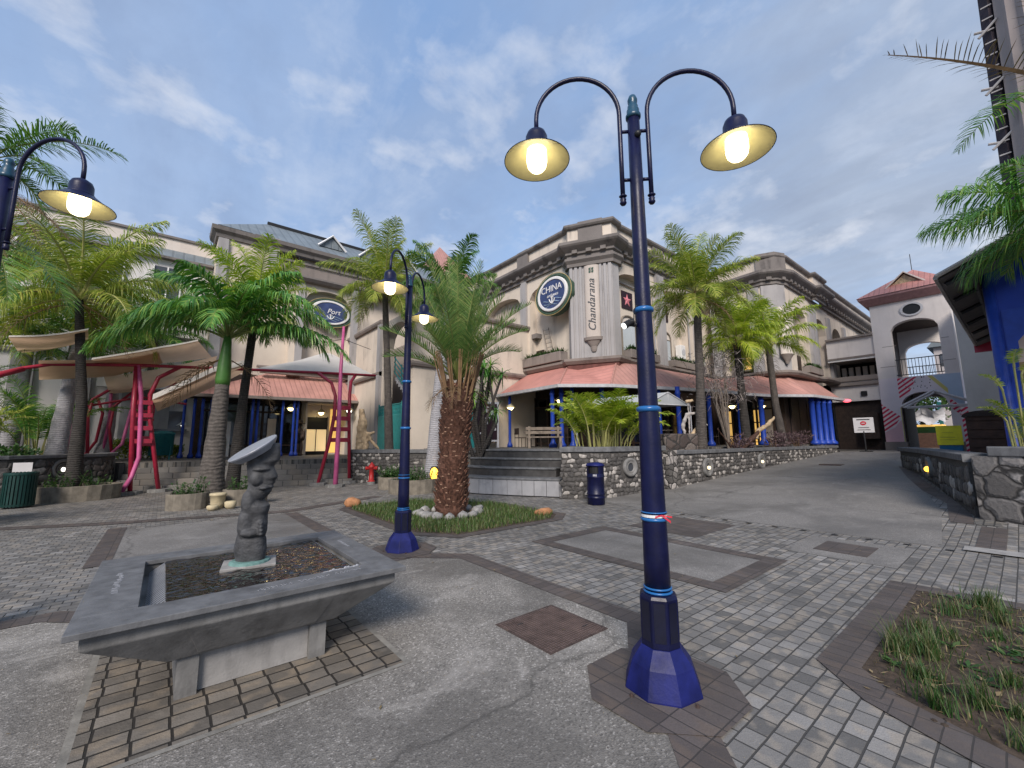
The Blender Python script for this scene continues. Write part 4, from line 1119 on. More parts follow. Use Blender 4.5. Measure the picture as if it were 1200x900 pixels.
# arched upper windows
def archwin(parent, o, d, w_, z0, zs, rise, z1=None):
    l = math.hypot(*d); dx, dy = d[0] / l, d[1] / l; nx, ny = dy, -dx
    def P(s, z, q): return (o[0] + dx * s + nx * q, o[1] + dy * s + ny * q, z)
    b = MB(); n = 12
    out = [(w_ * i / n, zs + rise * math.sqrt(max(0, 1 - (2 * i / n - 1) ** 2))) for i in range(n + 1)]
    b.tube([P(0, z0, .05)] + [P(s, z, .05) for s, z in out] + [P(w_, z0, .05)], .05, 6)
    b.tube([P(0, zs - .1, .04), P(w_, zs - .1, .04)], .025, 6)
    f = b.obj('window_frame', M['frame_dk'], parent)
    b = MB(); b.add([P(.03, z0, .02)] + [P(w_ - .03, z0, .02)] + [P(s, z, .02) for s, z in reversed(out)], [tuple(range(n + 3))]); b.obj('window_pane', M['cream2'], f)
    b = MB(); b.box(*sorted((P(.06, 0, .03)[0], P(w_ - .06, 0, .035)[0])), *sorted((P(0, 0, .03)[1], P(0, 0, .04)[1])), z0, zs - .12) if abs(dx) > .5 else b.box(*sorted((P(0, 0, .03)[0], P(0, 0, .04)[0])), *sorted((P(.06, 0, 0)[1], P(w_ - .06, 0, 0)[1])), z0, zs - .12)
    b.obj('window_glass', M['glassb'], f)
archwin(A, (17.25, 12.28), (1, 0), 1.2, 5.5, 7.55, .35)
archwin(A, (20.75, 12.28), (1, 0), 1.1, 5.5, 7.3, .35)
# doors / openings up in the niches
b = MB(); b.box(15.44, 15.52, 16.0, 16.6, 5.5, 6.5); b.box(15.44, 15.52, 22.0, 23.0, 5.5, 7.4); b.obj('dark_opening', M['dark_wood_and_shade'], A)
b = MB(); b.box(15.1, 15.5, 16.2, 16.75, 7.15, 7.4); b.obj('shelf_stub', M['dark_stone'], A)
b = MB()
for s in (0, .42): b.tube([(15.35, 15.95 - s, 7.6 - .0), (15.28, 15.35 - s, 5.5)], .018, 6)
for i in range(8):
    u = i / 8; b.tube([(15.35 - .07 * u, 15.95 - .6 * u, 7.5 - 2.0 * u), (15.35 - .07 * u, 15.53 - .6 * u, 7.5 - 2.0 * u)], .012, 5)
tag(b.obj('ladder', M['wood_grey'], None), 'thin ladder leaning inside the niche under the oval navy sign', 'ladder')
# verandah roof
IN = [(15, 16.7, 5.25), (14.95, 13.8, 5.25), (15.85, 11.6, 5.25), (20, 11.3, 5.15), (24.2, 10.9, 5.05), (25.9, 9.0, 5.2), (26.6, 8.2, 5.2), (30.2, 7.85, 5.15)]
OUT = [(12.8, 16.7, 3.9), (12.5, 12.1, 3.9), (14.27, 10.78, 3.9), (19.8, 8.95, 3.9), (22.4, 8.75, 3.9), (24.0, 8.9, 3.9), (27.2, 5.3, 3.9), (31, 6.2, 3.9)]
OUT[4] = (22.6, 8.7, 3.9); OUT[5] = (24.2, 8.3, 3.9); OUT[6] = (26.3, 6.9, 3.92); OUT[7] = (30.5, 6.5, 3.85)
b = MB()
for i in range(len(IN) - 1):
    b.cur = {0: 1, 1: 2}.get(i, 0)
    a, c_, d_, e_ = IN[i], OUT[i], OUT[i + 1], IN[i + 1]
    b.quad(a, c_, d_, e_)
    b.cur = 3
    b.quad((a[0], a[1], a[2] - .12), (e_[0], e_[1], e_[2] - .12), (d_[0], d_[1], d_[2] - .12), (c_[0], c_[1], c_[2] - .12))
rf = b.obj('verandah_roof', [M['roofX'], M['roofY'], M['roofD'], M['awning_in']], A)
b = MB(); b.sweep([(p[0], p[1]) for p in OUT], [(-.02, 3.78), (.1, 3.80), (.12, 3.93), (.0, 3.935), (-.02, 3.905)]); b.obj('gutter', M['white_dull'], rf)
b = MB()
for i in (1, 2): b.tube([IN[i], OUT[i]], .05, 6)
b.obj('hip_ridge', M['roofX'], rf)
b = MB(); b.sweep([(15, 16.7), (15, 13.7), (14.8, 13.42), (15.8, 11.6), (16.5, 11.75), (26.15, 11.75)], [(0, 4.9), (.22, 4.92), (.24, 5.14), (0, 5.15)]); b.obj('flashing', plain('dark_red_flashing', (.13, .05, .042), .7, .3, 4), rf)
# shopfronts under the verandah, walls darkened in colour for its shade
def shopfront(parent, o, d, w_, z0, z1, n, mat_f=None, door=None):
    l = math.hypot(*d); dx, dy = d[0] / l, d[1] / l; nx, ny = dy, -dx
    def bx(b, s0, s1, q0, q1, a, c): 
        b.prism([(o[0] + dx * s0 + nx * q0, o[1] + dy * s0 + ny * q0), (o[0] + dx * s1 + nx * q0, o[1] + dy * s1 + ny * q0), (o[0] + dx * s1 + nx * q1, o[1] + dy * s1 + ny * q1), (o[0] + dx * s0 + nx * q1, o[1] + dy * s0 + ny * q1)], a, c)
    b = MB(); bx(b, 0, w_, -.02, .04, z0, z1); g_ = b.obj('shop_glass', M['glass'], parent)
    b = MB()
    for i in range(n + 1):
        s = w_ * i / n; bx(b, max(0, s - .05), min(w_, s + .05), .041, .12, z0, z1)
    for z in (z0, z0 + .5, z1 - .6, z1 - .1): bx(b, 0, w_, .041, .1, z, z + .09)
    b.obj('mullions', mat_f or M['dark_wood_and_shade'], g_)
b = MB(); b.prism([(15.47, 16.74), (15.47, 13.15), (16.38, 12.27), (26.6, 12.27), (26.6, 11.6), (26.62, 12.25), (27.0, 12.28), (27.0, 12.31), (16.4, 12.31), (15.51, 13.21), (15.51, 16.74)], TZ, 5.1); b.obj('shaded_ground_wall', M['dark_wood_and_shade'], A)  # shade under the verandah roof put into the wall colour
shopfront(A, (15.46, 16.7), (0, -1), 2.9, TZ, 3.9, 3)
shopfront(A, (16.5, 12.26), (1, 0), 9.7, TZ, 3.9, 8)
b = MB(); b.box(15.42, 15.45, 13.9, 16.4, 3.3, 3.7)
b.box(17.0, 19.5, 12.1, 12.15, 3.3, 3.7); b.obj('fascia_board', M['wood_brown'], A)
for x0, x1 in ((24.15, 24.5), (25.2, 25.5)): pass

def column(parent, x, y, z0, z1, r_=.075, mat='royal'):
    b = MB(); b.smooth = True
    if parent.name.startswith(('corner_building', 'arcade_wing')) and z0 < UZ: z0 = UZ
    b.lathe([(r_ * 1.9, z0), (r_ * 1.9, z0 + .12), (r_ * 1.3, z0 + .2), (r_, z0 + .28), (r_, z1 - .35), (r_ * 1.35, z1 - .3), (r_, z1 - .26), (r_, z1)], (x, y, 0), 14)
    b.obj('column', M[mat], parent)
for x, y, r_ in ((12.75, 12.75, .09), (13.05, 12.5, .09), (13.35, 12.15, .08), (14.3, 11.3, .09), (16.5, 10.2, .08), (16.75, 10.1, .08), (12.95, 15.9, .07), (17.1, 9.4, .1), (19.7, 9.3, .1), (22.6, 9.1, .13), (22.95, 9.0, .1), (24.0, 8.6, .13)):
    column(A, x, y, TZ, 3.9, r_)
for k in range(4): column(A, 27.0 + k * .55, 7.15 - k * .12, TZ, 3.9, .13)

# ---- B: the arcaded wing beyond
B = thing('arcade_wing', 'cream wing with weathered cornice and round arches receding behind the tall palms', 'building', (27, 8, 0))
PB = [(26.25, 11.8), (26.0, 8.75), (26.4, 8.15), (27.1, 7.9), (31.5, 7.85), (31.5, 7.6), (33.5, 7.6), (33.5, 7.85), (52, 7.7)]
b = MB(); b.prism([(26.7, 12.3), (26.5, 8.95), (27.2, 8.4), (52, 8.25), (52, 12.3)], TZ, 11.2); b.obj('wall', M['brown_wall'], B)
b = MB()
b.archpanel((26.25, 11.8), (-.25, -3.05), 3.06, 5.2, 8.6, .8, 10.5, .45, x0=.75, x1=2.3); b.obj('arcade_bay', M['cream'], B)
for i, x in enumerate((27.1, 31.1, 35.1, 39.1, 43.1)):
    b = MB(); b.archpanel((x, 7.9), (1, -.008), 4.0, 5.2, 8.6, .95, 10.5, .5, x0=.9, x1=3.3); b.obj('arcade_bay', M['cream'], B)
b = MB(); b.prism([(26.0, 8.75), (26.4, 8.15), (27.1, 7.9), (27.1, 8.4), (26.7, 8.6), (26.5, 8.95)], 5.2, 10.5)
b.obj('corner_wall', M['cream'], B)
b = MB()
b.prism([(25.93, 8.75), (26.36, 8.06), (26.9, 7.85), (26.9, 8.1), (26.5, 8.3), (26.2, 8.8)], 5.3, 10.4)
b.obj('corner_pier', M['greyp'], B)
for y in (11.45, 9.2): b = MB(); b.box(25.95, 26.2, y - .3, y + .3, 5.3, 10.4); b.obj('pilaster', M['greyp'], B)
for x in (30.9, 31.7, 34.9, 38.9, 42.9): b = MB(); b.box(x - .3, x + .3, 7.72, 7.9, 5.3, 9.9); b.obj('pilaster', M['greyp'], B)
b = MB(); b.sweep(PB, CORN); dentils(b, PB, .12, 10.66, 10.9); b.obj('cornice', M['dark_stone'], B)
b = MB(); b.sweep(PB, [(.06, 11.2), (.06, 12.0), (-.3, 12.0), (-.3, 11.2)]); b.obj('parapet', M['cream'], B)
b = MB(); b.sweep(PB, CAP); b.prism([(25.85, 8.9), (26.25, 8.0), (27.0, 7.7), (27.2, 8.2), (26.4, 8.9)], 11.24, 12.34)
b.obj('parapet_coping', M['dark_stone'], B)
b = MB(); b.sweep(PB, [(-.1, 5.1), (.3, 5.14), (.4, 5.26), (.4, 5.38), (-.1, 5.42)]); b.obj('ledge', M['mid_stone'], B)
b = MB(); b.box(26.28, 26.36, 9.65, 10.6, 5.6, 7.5); f = b.obj('window', M['glass'], B)
b = MB()
for y in (9.65, 10.1, 10.55): b.box(26.22, 26.28, y, y + .06, 5.6, 7.5)
for z in (5.6, 6.5, 7.44): b.box(26.22, 26.28, 9.65, 10.61, z, z + .06)
b.obj('window_frame', M['frame_dk'], f)
b = MB(); b.box(26.24, 26.275, 9.72, 10.1, 5.7, 6.4); b.obj('lit_pane', M['lit_gold'], f)
b = MB(); b.box(29.4, 30.2, 8.3, 8.44, 5.6, 6.7); b.box(33.0, 34.0, 8.3, 8.4, 5.6, 7.0); b.obj('window', M['dark_wood_and_shade'], B)
b = MB(); b.box(26.62, 26.68, 8.9, 12.2, TZ, 5.05); b.box(27.2, 46, 8.2, 8.24, TZ, 5.05); b.box(26.5, 27.3, 8.3, 8.9, TZ, 5.05); b.obj('shaded_ground_wall', M['dark_wood_and_shade'], B)  # wing walls coloured dark for the shade below the roof
shopfront(B, (26.6, 11.5), (0, -1), 2.6, TZ, 3.9, 3)
shopfront(B, (27.2, 8.3), (1, -.005), 9.5, TZ, 3.9, 7)
for y in (9.5, 11.15):
    b = MB(); b.box(26.5, 26.58, y, y + .42, TZ + .05, 3.3); ld = b.obj('lit_doorway', M['lit_gold'], B)
    b = MB()
    for q in (-.04, .19, .42): b.box(26.42, 26.499, y + q, y + q + .05, TZ, 3.35)
    for z in (TZ, 1.75, 2.55, 3.3): b.box(26.43, 26.498, y - .04, y + .47, z, z + .06)
    b.obj('door_frame', M['dark_wood_and_shade'], ld)

# ---- lower bay with the stair arch
SB = thing('stair_bay', 'lower cream bay with dark ledges and an arched stair opening in the inner corner', 'building', (8.2, 16.7, 0))
b = MB(); b.archpanel((8.2, 25.5), (0, -1), 8.75, TZ, 6.3, 1.0, 7.6, .5, x0=5.4, x1=8.3)
b.obj('wall', M['cream'], SB)
b = MB(); b.box(8.702, 15.45, 16.753, 17.2, TZ, 7.598); b.obj('end_wall', M['cream'], SB)
b = MB(); b.box(10.5, 10.7, 17.2, 25.4, TZ, 7.3); b.obj('inner_wall', M['brown_wall'], SB)
for z in (4.9, 7.6):
    b = MB(); b.sweep([(8.2, 25.4), (8.2, 20.3)], [(-.05, z), (.12, z + .02), (.17, z + .12), (.17, z + .22), (-.05, z + .26)])
    b.sweep([(8.2, 17.0), (8.2, 16.75), (15.0, 16.75)], [(-.05, z), (.12, z + .02), (.17, z + .12), (.17, z + .22), (-.05, z + .26)]); b.obj('ledge', M['mid_stone'], SB)
b = MB(); b.box(7.95, 8.2, 24.2, 24.7, TZ, 10.5); b.obj('pilaster', M['greyp'], SB)
b = MB(); b.box(8.05, 8.2, 20.3, 20.7, TZ, 7.6); b.obj('pilaster', M['greyp'], SB)
b = MB()
for i in range(12):
    b.box(8.9, 10.4, 20.1 - .24 * i, 20.34 - .24 * i, 4.9 - .17 * i - .2, 4.9 - .17 * i)
st_ = b.obj('stair_flight', M['white_dull'], SB)
b = MB()
for s in range(4): b.tube([(8.85, 20.3, 5.2 + .25 * s), (8.85, 17.6, 3.3 + .25 * s)], .03, 6)
for i in range(4): y = 20.2 - i * .8; b.tube([(8.85, y, 5.05 - i * .56), (8.85, y, 6.0 - i * .56)], .03, 6)
b.obj('teal_railing', plain('teal_rail_paint', (.03, .24, .24), .5), st_)
def gate(o, d, w_, label):
    t = thing('iron_gate', label, 'gate', (o[0], o[1], TZ)); l = math.hypot(*d); dx, dy = d[0] / l, d[1] / l
    mt = bpy.data.materials['teal_rail_paint']
    b = MB()
    for z in (TZ + .1, TZ + 1.9, TZ + 2.4): b.tube([(o[0], o[1], z), (o[0] + dx * w_, o[1] + dy * w_, z)], .03, 6)
    for s in (0, w_): b.tube([(o[0] + dx * s, o[1] + dy * s, TZ), (o[0] + dx * s, o[1] + dy * s, TZ + 2.5)], .04, 6)
    b.obj('gate_frame', mt, t)
    b = MB(); n = int(w_ / .09)
    for i in range(1, n): s = w_ * i / n; b.tube([(o[0] + dx * s, o[1] + dy * s, TZ + .1), (o[0] + dx * s, o[1] + dy * s, TZ + 2.4)], .017, 5)
    for i in range(n // 2):
        s = w_ * (i + .5) / (n // 2); c_ = (o[0] + dx * s, o[1] + dy * s, TZ + 2.15)
        b.tube([(c_[0] + dx * .09 * cos(a), c_[1] + dy * .09 * cos(a), c_[2] + .12 * sin(a)) for a in [2 * pi * k / 8 for k in range(9)]], .012, 4, cap=False)
    b.obj('bars', mt, t)
    b = MB(); b.add([(o[0], o[1], TZ + .12), (o[0] + dx * w_, o[1] + dy * w_, TZ + .12), (o[0] + dx * w_, o[1] + dy * w_, TZ + 1.9), (o[0], o[1], TZ + 1.9)], [(0, 1, 2, 3)]); b.v = [(x + dy * .035, y - dx * .035, z) for x, y, z in b.v]; b.obj('sheet', mt, t)
gate((8.05, 20.1), (0, -1), 2.6, 'teal iron gate closing the stair arch left of the pale palm trunk')
gate((9.3, 16.6), (1, 0), 2.0, 'teal iron gate in the wall behind the date palm trunk')

# ---- C: block with grey roof and dormers at the back left
C_ = thing('gabled_block', 'cream block with grey metal roof, small white dormers and a pink roofed porch', 'building', (4.5, 25.5, 0))
b = MB(); b.box(1.3, 16, 26.0, 40, TZ, 12.7); b.obj('wall', M['cream'], C_)
b = MB(); b.archpanel((1.3, 25.5), (1, 0), 4.1, 5.3, 9.4, .6, 10.8, .52, x0=.5, x1=3.6); b.archpanel((5.4, 25.5), (1, 0), 2.95, 5.3, 9.8, .7, 10.8, .52, x0=.2, x1=2.7)
b.box(1.3, 4.0, 25.5, 26, 10.8, 12.4); b.archpanel((4.0, 25.7), (1, 0), 3.4, 11.75, 12.1, .5, 12.9, .4, x0=.25, x1=1.3); b.box(7.4, 15, 25.7, 26, 11.75, 12.9)
b.obj('front', M['cream'], C_)
b = MB(); b.box(4.0, 15, 25.4, 26, 11.0, 11.75); b.obj('balcony_band', M['mid_stone'], C_)
b = MB(); b.sweep([(1.3, 27), (1.3, 25.5), (3.2, 25.5), (3.2, 25.4), (15, 25.4)], [(-.1, 12.2), (.1, 12.25), (.14, 12.42), (.3, 12.56), (.34, 12.76), (-.1, 12.8)])
b.sweep([(4.0, 25.4), (15, 25.4)], [(0, 10.75), (.2, 10.8), (.35, 10.95), (.35, 11.05), (0, 11.1)]); b.sweep([(4.0, 25.4), (15, 25.4)], [(0, 11.76), (.1, 11.78), (.1, 11.9), (0, 11.92)])
b.obj('cornice', M['dark_stone'], C_)
b = MB(); b.tube([(4.0, 25.25, 12.15), (15, 25.25, 12.15)], .03, 6)
for i in range(10): b.tube([(4.0 + i * 1.1, 25.25, 11.8), (4.0 + i * 1.1, 25.25, 12.15)], .025, 5)
b.obj('terrace_rail', M['iron_blk'], C_)
for a_ in ((1.3, 1.75, 25.34, 25.5, 5.3, 12.2), (5.2, 5.55, 25.36, 25.5, 5.3, 10.8), (3.6, 4.1, 25.28, 25.4, 11.1, 12.9)):
    b = MB(); b.box(*a_); b.obj('pilaster', M['greyp'], C_)
b = MB()
b.add([(1.2, 25.2, 12.8), (16, 25.2, 12.8), (16, 29, 15.35), (3.9, 29, 15.35), (1.2, 31, 12.8)], [(0, 1, 2, 3), (0, 3, 4)])
b.add([(.9, 27.0, 12.9), (2.6, 27.0, 12.9), (4.2, 30, 15.0), (2.4, 30, 15.0)], [(0, 1, 2, 3)])
rf = b.obj('metal_roof', M['roof_grey'], C_)
b = MB(); b.box(3.9, 16, 28.9, 29.1, 15.3, 15.5); b.box(2.4, 3.9, 29.9, 30.1, 14.95, 15.12); b.obj('ridge_cap', M['black'], rf)
for x in (7.2, 9.7, 12.2):
    b = MB(); b.add([(x - .75, 26.6, 13.8), (x + .75, 26.6, 13.8), (x, 26.6, 14.5)], [(0, 1, 2)]); d = b.obj('dormer', M['roof_grey'], rf)
    b = MB(); b.add([(x - .85, 26.5, 13.75), (x, 26.5, 14.6), (x, 28.3, 14.6), (x + .85, 26.5, 13.75)], [(0, 1, 2), (1, 3, 2)]); b.obj('dormer_roof', M['roof_grey'], d)
    b = MB(); b.tube([(x - .85, 26.48, 13.75), (x, 26.48, 14.6), (x + .85, 26.48, 13.75)], .07, 5); b.obj('barge_board', M['white'], d)
# porch
INC = [(1.4, 26, 4.4), (3.95, 25.9, 5.35), (9.0, 25.7, 5.35)]; OUTC = [(.3, 24.3, 3.75), (2.72, 23.85, 3.9), (8.15, 23.5, 3.9)]
b = MB()
for i in range(2):
    b.cur = 1 if i == 0 else 0
    b.quad(INC[i], OUTC[i], OUTC[i + 1], INC[i + 1]); b.cur = 2
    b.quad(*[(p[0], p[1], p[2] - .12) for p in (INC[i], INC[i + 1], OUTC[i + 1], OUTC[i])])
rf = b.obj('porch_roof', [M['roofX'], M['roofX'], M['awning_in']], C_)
b = MB(); b.sweep([(p[0], p[1]) for p in OUTC], [(-.02, 3.74), (.09, 3.76), (.1, 3.9), (-.02, 3.91)]); b.obj('gutter', M['mid_stone'], rf)
b = MB(); b.box(3.6, 8.2, 25.2, 25.5, 5.3, 5.55); b.box(3.4, 8.2, 25.0, 25.3, 5.55, 5.65); b.obj('porch_cornice', M['mid_stone'], C_)
b = MB(); b.box(1.0, 5.84, 25.97, 25.99, TZ, 5.2); b.obj('shaded_ground_wall', M['dark_wood_and_shade'], C_)  # porch shade painted into this wall as a dark colour
shopfront(C_, (1.2, 25.96), (1, 0), 4.6, TZ, 3.8, 5)
# lit entrance recess
b = MB(); b.box(5.85, 5.95, 24.9, 27.0, TZ, 3.75); b.box(8.0, 8.14, 24.5, 27.0, TZ, 3.75); b.box(5.85, 8.14, 24.6, 27.1, 3.75, 3.85); b.box(5.95, 8.0, 25.92, 25.99, TZ, 3.75); b.obj('entrance_wall', M['cream2'], C_)
b = MB(); b.box(6.1, 7.25, 25.88, 25.915, TZ, 2.35); f = b.obj('lit_doors', M['lit_cream'], C_)
b = MB()
for x in (6.08, 6.66, 7.24): b.box(x, x + .04, 25.85, 25.879, TZ, 3.1)
b.box(6.08, 7.28, 25.84, 25.878, 2.36, 3.05); b.box(6.08, 7.28, 25.83, 25.878, TZ, TZ + .2); b.obj('door_frame', M['black'], f)
b = MB(); b.box(7.42, 7.8, 25.885, 25.915, TZ + .1, 3.55); b.obj('lit_wall', M['lit_gold'], C_)
b = MB(); b.box(4.2, 4.6, 25.82, 25.9, TZ, 2.9); b.obj('pale_panel', M['cream2'], C_)
b = MB(); b.box(2.3, 2.55, 25.8, 25.9, TZ, 2.7); b.obj('pale_panel', M['white'], C_)
for x, y in ((.95, 24.5), (1.25, 24.35), (1.6, 24.5), (.6, 25.1), (3.25, 24.2), (3.5, 24.4), (4.55, 24.0), (5.05, 23.9), (5.25, 24.0)):
    column(C_, x, y, TZ, 3.9, .06, 'royal')

# ---- D: long pale building at far left
D = thing('pale_block', 'long pale building at the far left with grey roof band behind the palms', 'building', (-4, 27, 0))
b = MB(); b.box(-30, 1.6, 27.2, 40, TZ - .9, 11.2); b.obj('wall', M['white_wall'], D)
b = MB(); b.add([(-30, 26.9, 11.1), (1.28, 26.9, 11.1), (1.28, 28, 11.95), (-30, 28, 11.95)], [(0, 1, 2, 3)]); b.obj('roof_band', M['roof_grey'], D)
b = MB(); b.box(-30, 1.6, 27.9, 29, 11.8, 12.5); b.obj('parapet', M['cream2'], D)
b = MB(); b.box(-30, 1.5, 27.8, 29.1, 12.5, 12.62); b.box(-30, 1.25, 26.85, 27.2, 11.0, 11.12); b.box(-30, .9, 27.05, 27.2, 5.6, 5.75); b.obj('coping', M['dark_stone'], D)
for x in (-.3, -1.4, -3.2, -5.0, -6.8, -9, -12): b = MB(); b.box(x - .35, x + .35, 26.98, 27.2, TZ - .9, 5.6); b.obj('pilaster', M['greyp'], D)
for x in (-.6, -2.8, -5.2, -8):
    b = MB(); b.box(x - .55, x + .55, 27.12, 27.19, 9.0, 10.6); f = b.obj('window', M['glassw'], D)
    b = MB()
    for q in (-.58, -.02, .54): b.box(x + q, x + q + .06, 27.05, 27.13, 9.0, 10.6)
    b.obj('window_frame', M['white'], f)
b = MB(); b.box(-.6, .8, 26.9, 27.2, TZ + 1.3, TZ + 1.4); b.box(-.1, .7, 27.1, 27.19, TZ + 1.4, TZ + 2.3); b.obj('counter_window', M['glassw'], D)
# two storey pale annex whose gable looks over the sails
E_ = thing('annex', 'white annex wall between the far block and the porch roof seen under the sails', 'building', (1.0, 26.4, 0))
b = MB(); b.box(-2.6, 3.2, 26.3, 27.0, 4.2, 6.7); b.obj('wall', M['white_wall'], E_)
b = MB(); b.box(-2.7, 3.3, 26.22, 27.05, 6.7, 6.85); b.obj('coping', M['mid_stone'], E_)
b = MB(); b.box(2.3, 2.7, 26.24, 26.3, 4.9, 6.4); b.box(3.0, 3.15, 26.2, 26.3, 4.9, 6.4); b.obj('blue_shutter', M['royal'], E_)
# salmon pyramid roof far behind the inner corner
T_ = thing('roof_tower', 'salmon pyramid roof peeping over the inner corner behind the lamp', 'tower', (18, 30, 0))
b = MB(); b.box(15.5, 21.5, 30, 36, TZ, 14.5); b.obj('wall', M['cream'], T_)
b = MB(); b.add([(15, 29.5, 14.5), (22, 29.5, 14.5), (22, 36.5, 14.5), (15, 36.5, 14.5), (18.5, 33, 19.8)], [(0, 1, 4), (1, 2, 4), (2, 3, 4), (3, 0, 4)]); b.obj('roof', M['roofX'], T_)

# ---- gate tower and foot bridge
G_ = thing('gate_tower', 'pale gate tower with salmon pyramid roof and a striped mural round its lower arch', 'tower', (34, 3.6, 0))
b = MB()
TX, TY0, TY1 = 34.0, 1.87, 5.38
b.archpanel((TX, TY1), (0, -1), 3.51, 5.25, 8.15, .55, 9.95, .5, x0=.86, x1=2.92)
b.archpanel((TX + 4.2, TY1), (0, -1), 3.51, 5.25, 7.35, .55, 9.95, .5, x0=.86, x1=2.92)
b.box(TX + .5, TX + 4.2, TY1 - .5, TY1, 5.25, 9.95); b.box(TX + .5, TX + 1.4, TY0, TY0 + .5, 5.25, 9.95)
w_t = b.obj('upper_wall', M['lilac'], G_)
b = MB(); b.box(TX + .51, TX + 4.19, TY1 - .6, TY1 - .51, 5.25, 9.0); b.box(TX + .51, TX + 4.19, TY0 + .5, TY1 - .61, 8.8, 9.1); b.box(TX + .45, TX + 4.25, 4.42, 4.52, gz(TX), 4.9); b.obj('inner_shade', M['dark_wood_and_shade'], G_)  # dark sheets painting the shade inside both arches
b = MB(); b.box(TX - .004, TX - .002, 4.35, 5.0, 7.2, 7.23); b.box(TX - .005, TX - .002, 2.1, 2.4, 7.3, 7.33); b.box(TX - .006, TX - .002, 4.4, 5.2, 5.95, 5.98); b.box(TX - .006, TX - .002, 1.95, 2.5, 6.0, 6.03); b.obj('render_joint', M['mid_stone'], w_t)
b = MB(); b.archpanel((TX, TY1), (0, -1), 3.51, gz(TX), 3.4, .9, 5.25, .5, x0=.86, x1=2.92)
b.archpanel((TX + 4.2, TY1), (0, -1), 3.51, gz(TX), 3.4, .9, 5.25, .5, x0=.86, x1=2.92)
b.box(TX + .5, TX + 4.2, TY1 - .5, TY1, gz(TX), 5.25); b.box(TX + .5, TX + 4.2, TY0, TY0 + .4, gz(TX), 5.25)
b.box(TX + .4, TX + 4.3, TY0 + .4, TY1 - .5, 5.0, 5.2)
b.obj('lower_wall', M['mural_white'], G_)
b = MB(); b.box(TX - .05, TX + .6, TY1 - .95, TY1 + .06, gz(TX), gz(TX) + .5); b.box(TX - .05, TX + .6, TY0 - .06, TY0 + .7, gz(TX), gz(TX) + .5); b.obj('plinth', M['mid_stone'], G_)
# mural fields, each a thin coat of paint on the front
def paint(pts, mat, k=1):
    b = MB(); b.add([(TX - .004 * k, y, z) for y, z in pts], [tuple(range(len(pts)))]); b.obj('mural_patch', mat, G_)
paint([(5.38, 3.7), (4.56, 2.9), (4.9, 2.3), (5.38, 2.0)], M['mural_stripe'], 1)
paint([(4.52, 5.2), (3.65, 5.2), (4.1, 4.2), (4.52, 3.9)], M['mural_stripe'], 1)
paint([(5.38, 1.95), (4.9, 2.25), (4.56, 2.7), (4.56, 1.4), (5.38, 1.4)], M['mural_pink'], 2)
paint([(3.2, 5.2), (3.0, 5.2), (2.45, 4.4), (2.45, 4.1)], M['mural_yel'], 2)
paint([(2.98, 5.22), (1.88, 5.22), (1.88, 3.2), (2.44, 3.9), (2.44, 4.38)], M['mural_blue'], 1)
paint([(2.44, 3.85), (1.88, 3.15), (1.88, 2.6), (2.44, 3.3)], M['mural_stripe'], 2)
b = MB(); b.tube([(TX - .01, TY1 - .86, 1.4), (TX - .01, TY1 - .86, 3.4)], .02, 6); b.obj('yellow_edge', M['mural_yel'], G_)
b = MB(); rr = random.Random(5)
for i in range(26): 
    y = rr.uniform(3.1, 4.3); z = rr.uniform(4.45, 5.2); b.ball((TX - .002, y, z), (.004, .025, .035), 6, 4)
b.obj('mural_dots', M['black'], G_)
# round window
b = MB(); m_ = 22
def ringX(b, x, y, z, r0, r1, o):
    vs = []
    for r_, q in ((r0, 0), (r0, o), (r1, o), (r1, .0)): vs += [(x - q, y + r_ * cos(2 * pi * j / m_), z + r_ * .8 * sin(2 * pi * j / m_)) for j in range(m_)]
    b.add(vs, [(i * m_ + j, i * m_ + (j + 1) % m_, (i + 1) * m_ + (j + 1) % m_, (i + 1) * m_ + j) for i in range(3) for j in range(m_)])
ringX(b, TX, 3.46, 9.3, .52, .4, .06); rw_ = b.obj('round_window', M['white_dull'], G_)
b = MB(); b.add([(TX - .012, 3.46 + .41 * cos(2 * pi * j / m_), 9.3 + .33 * sin(2 * pi * j / m_)) for j in range(m_)], [tuple(range(m_))]); b.obj('dark_pane', M['black'], rw_)
b = MB(); b.sweep([(TX, TY1), (TX, TY0), (TX + 4.7, TY0), (TX + 4.7, TY1)], [(0, 9.9), (.15, 9.92), (.45, 10.3), (.45, 10.45), (0, 10.5)], closed=True); b.obj('eaves', plain('dull_red_eaves', (.3, .165, .16), .6), G_)
b = MB(); x0, x1, y0, y1 = TX - .5, TX + 5.2, TY0 - .5, TY1 + .5; zt = 12.1
b.add([(x0, y0, 10.44), (x1, y0, 10.44), (x1, y1, 10.44), (x0, y1, 10.44), (x0 + 1.9, 3.3, zt), (x1 - 1.9, 3.3, zt)], [(0, 4, 5, 1), (2, 5, 4, 3), (3, 4, 0), (1, 5, 2)]); rf = b.obj('roof', M['roofY'], G_)
b = MB(); b.add([(TX + .2, 2.9, 10.95), (TX + .2, 4.3, 10.95), (TX + .2, 3.6, 11.6)], [(0, 1, 2)]); d = b.obj('roof_gable', M['wood_pale'], rf)
b = MB(); b.quad((TX + .05, 2.65, 10.84), (TX + .05, 3.6, 11.72), (TX + 1.7, 3.6, 11.78), (TX + .6, 2.65, 11.0)); b.quad((TX + .05, 3.6, 11.72), (TX + .05, 4.55, 10.84), (TX + .6, 4.55, 11.0), (TX + 1.7, 3.6, 11.78)); b.obj('gable_roof', M['roofY'], d)
b = MB(); b.tube([(TX + .05, 2.65, 10.82), (TX + .05, 3.6, 11.71), (TX + .05, 4.55, 10.82)], .055, 5); b.obj('barge_board', M['cream2'], d)
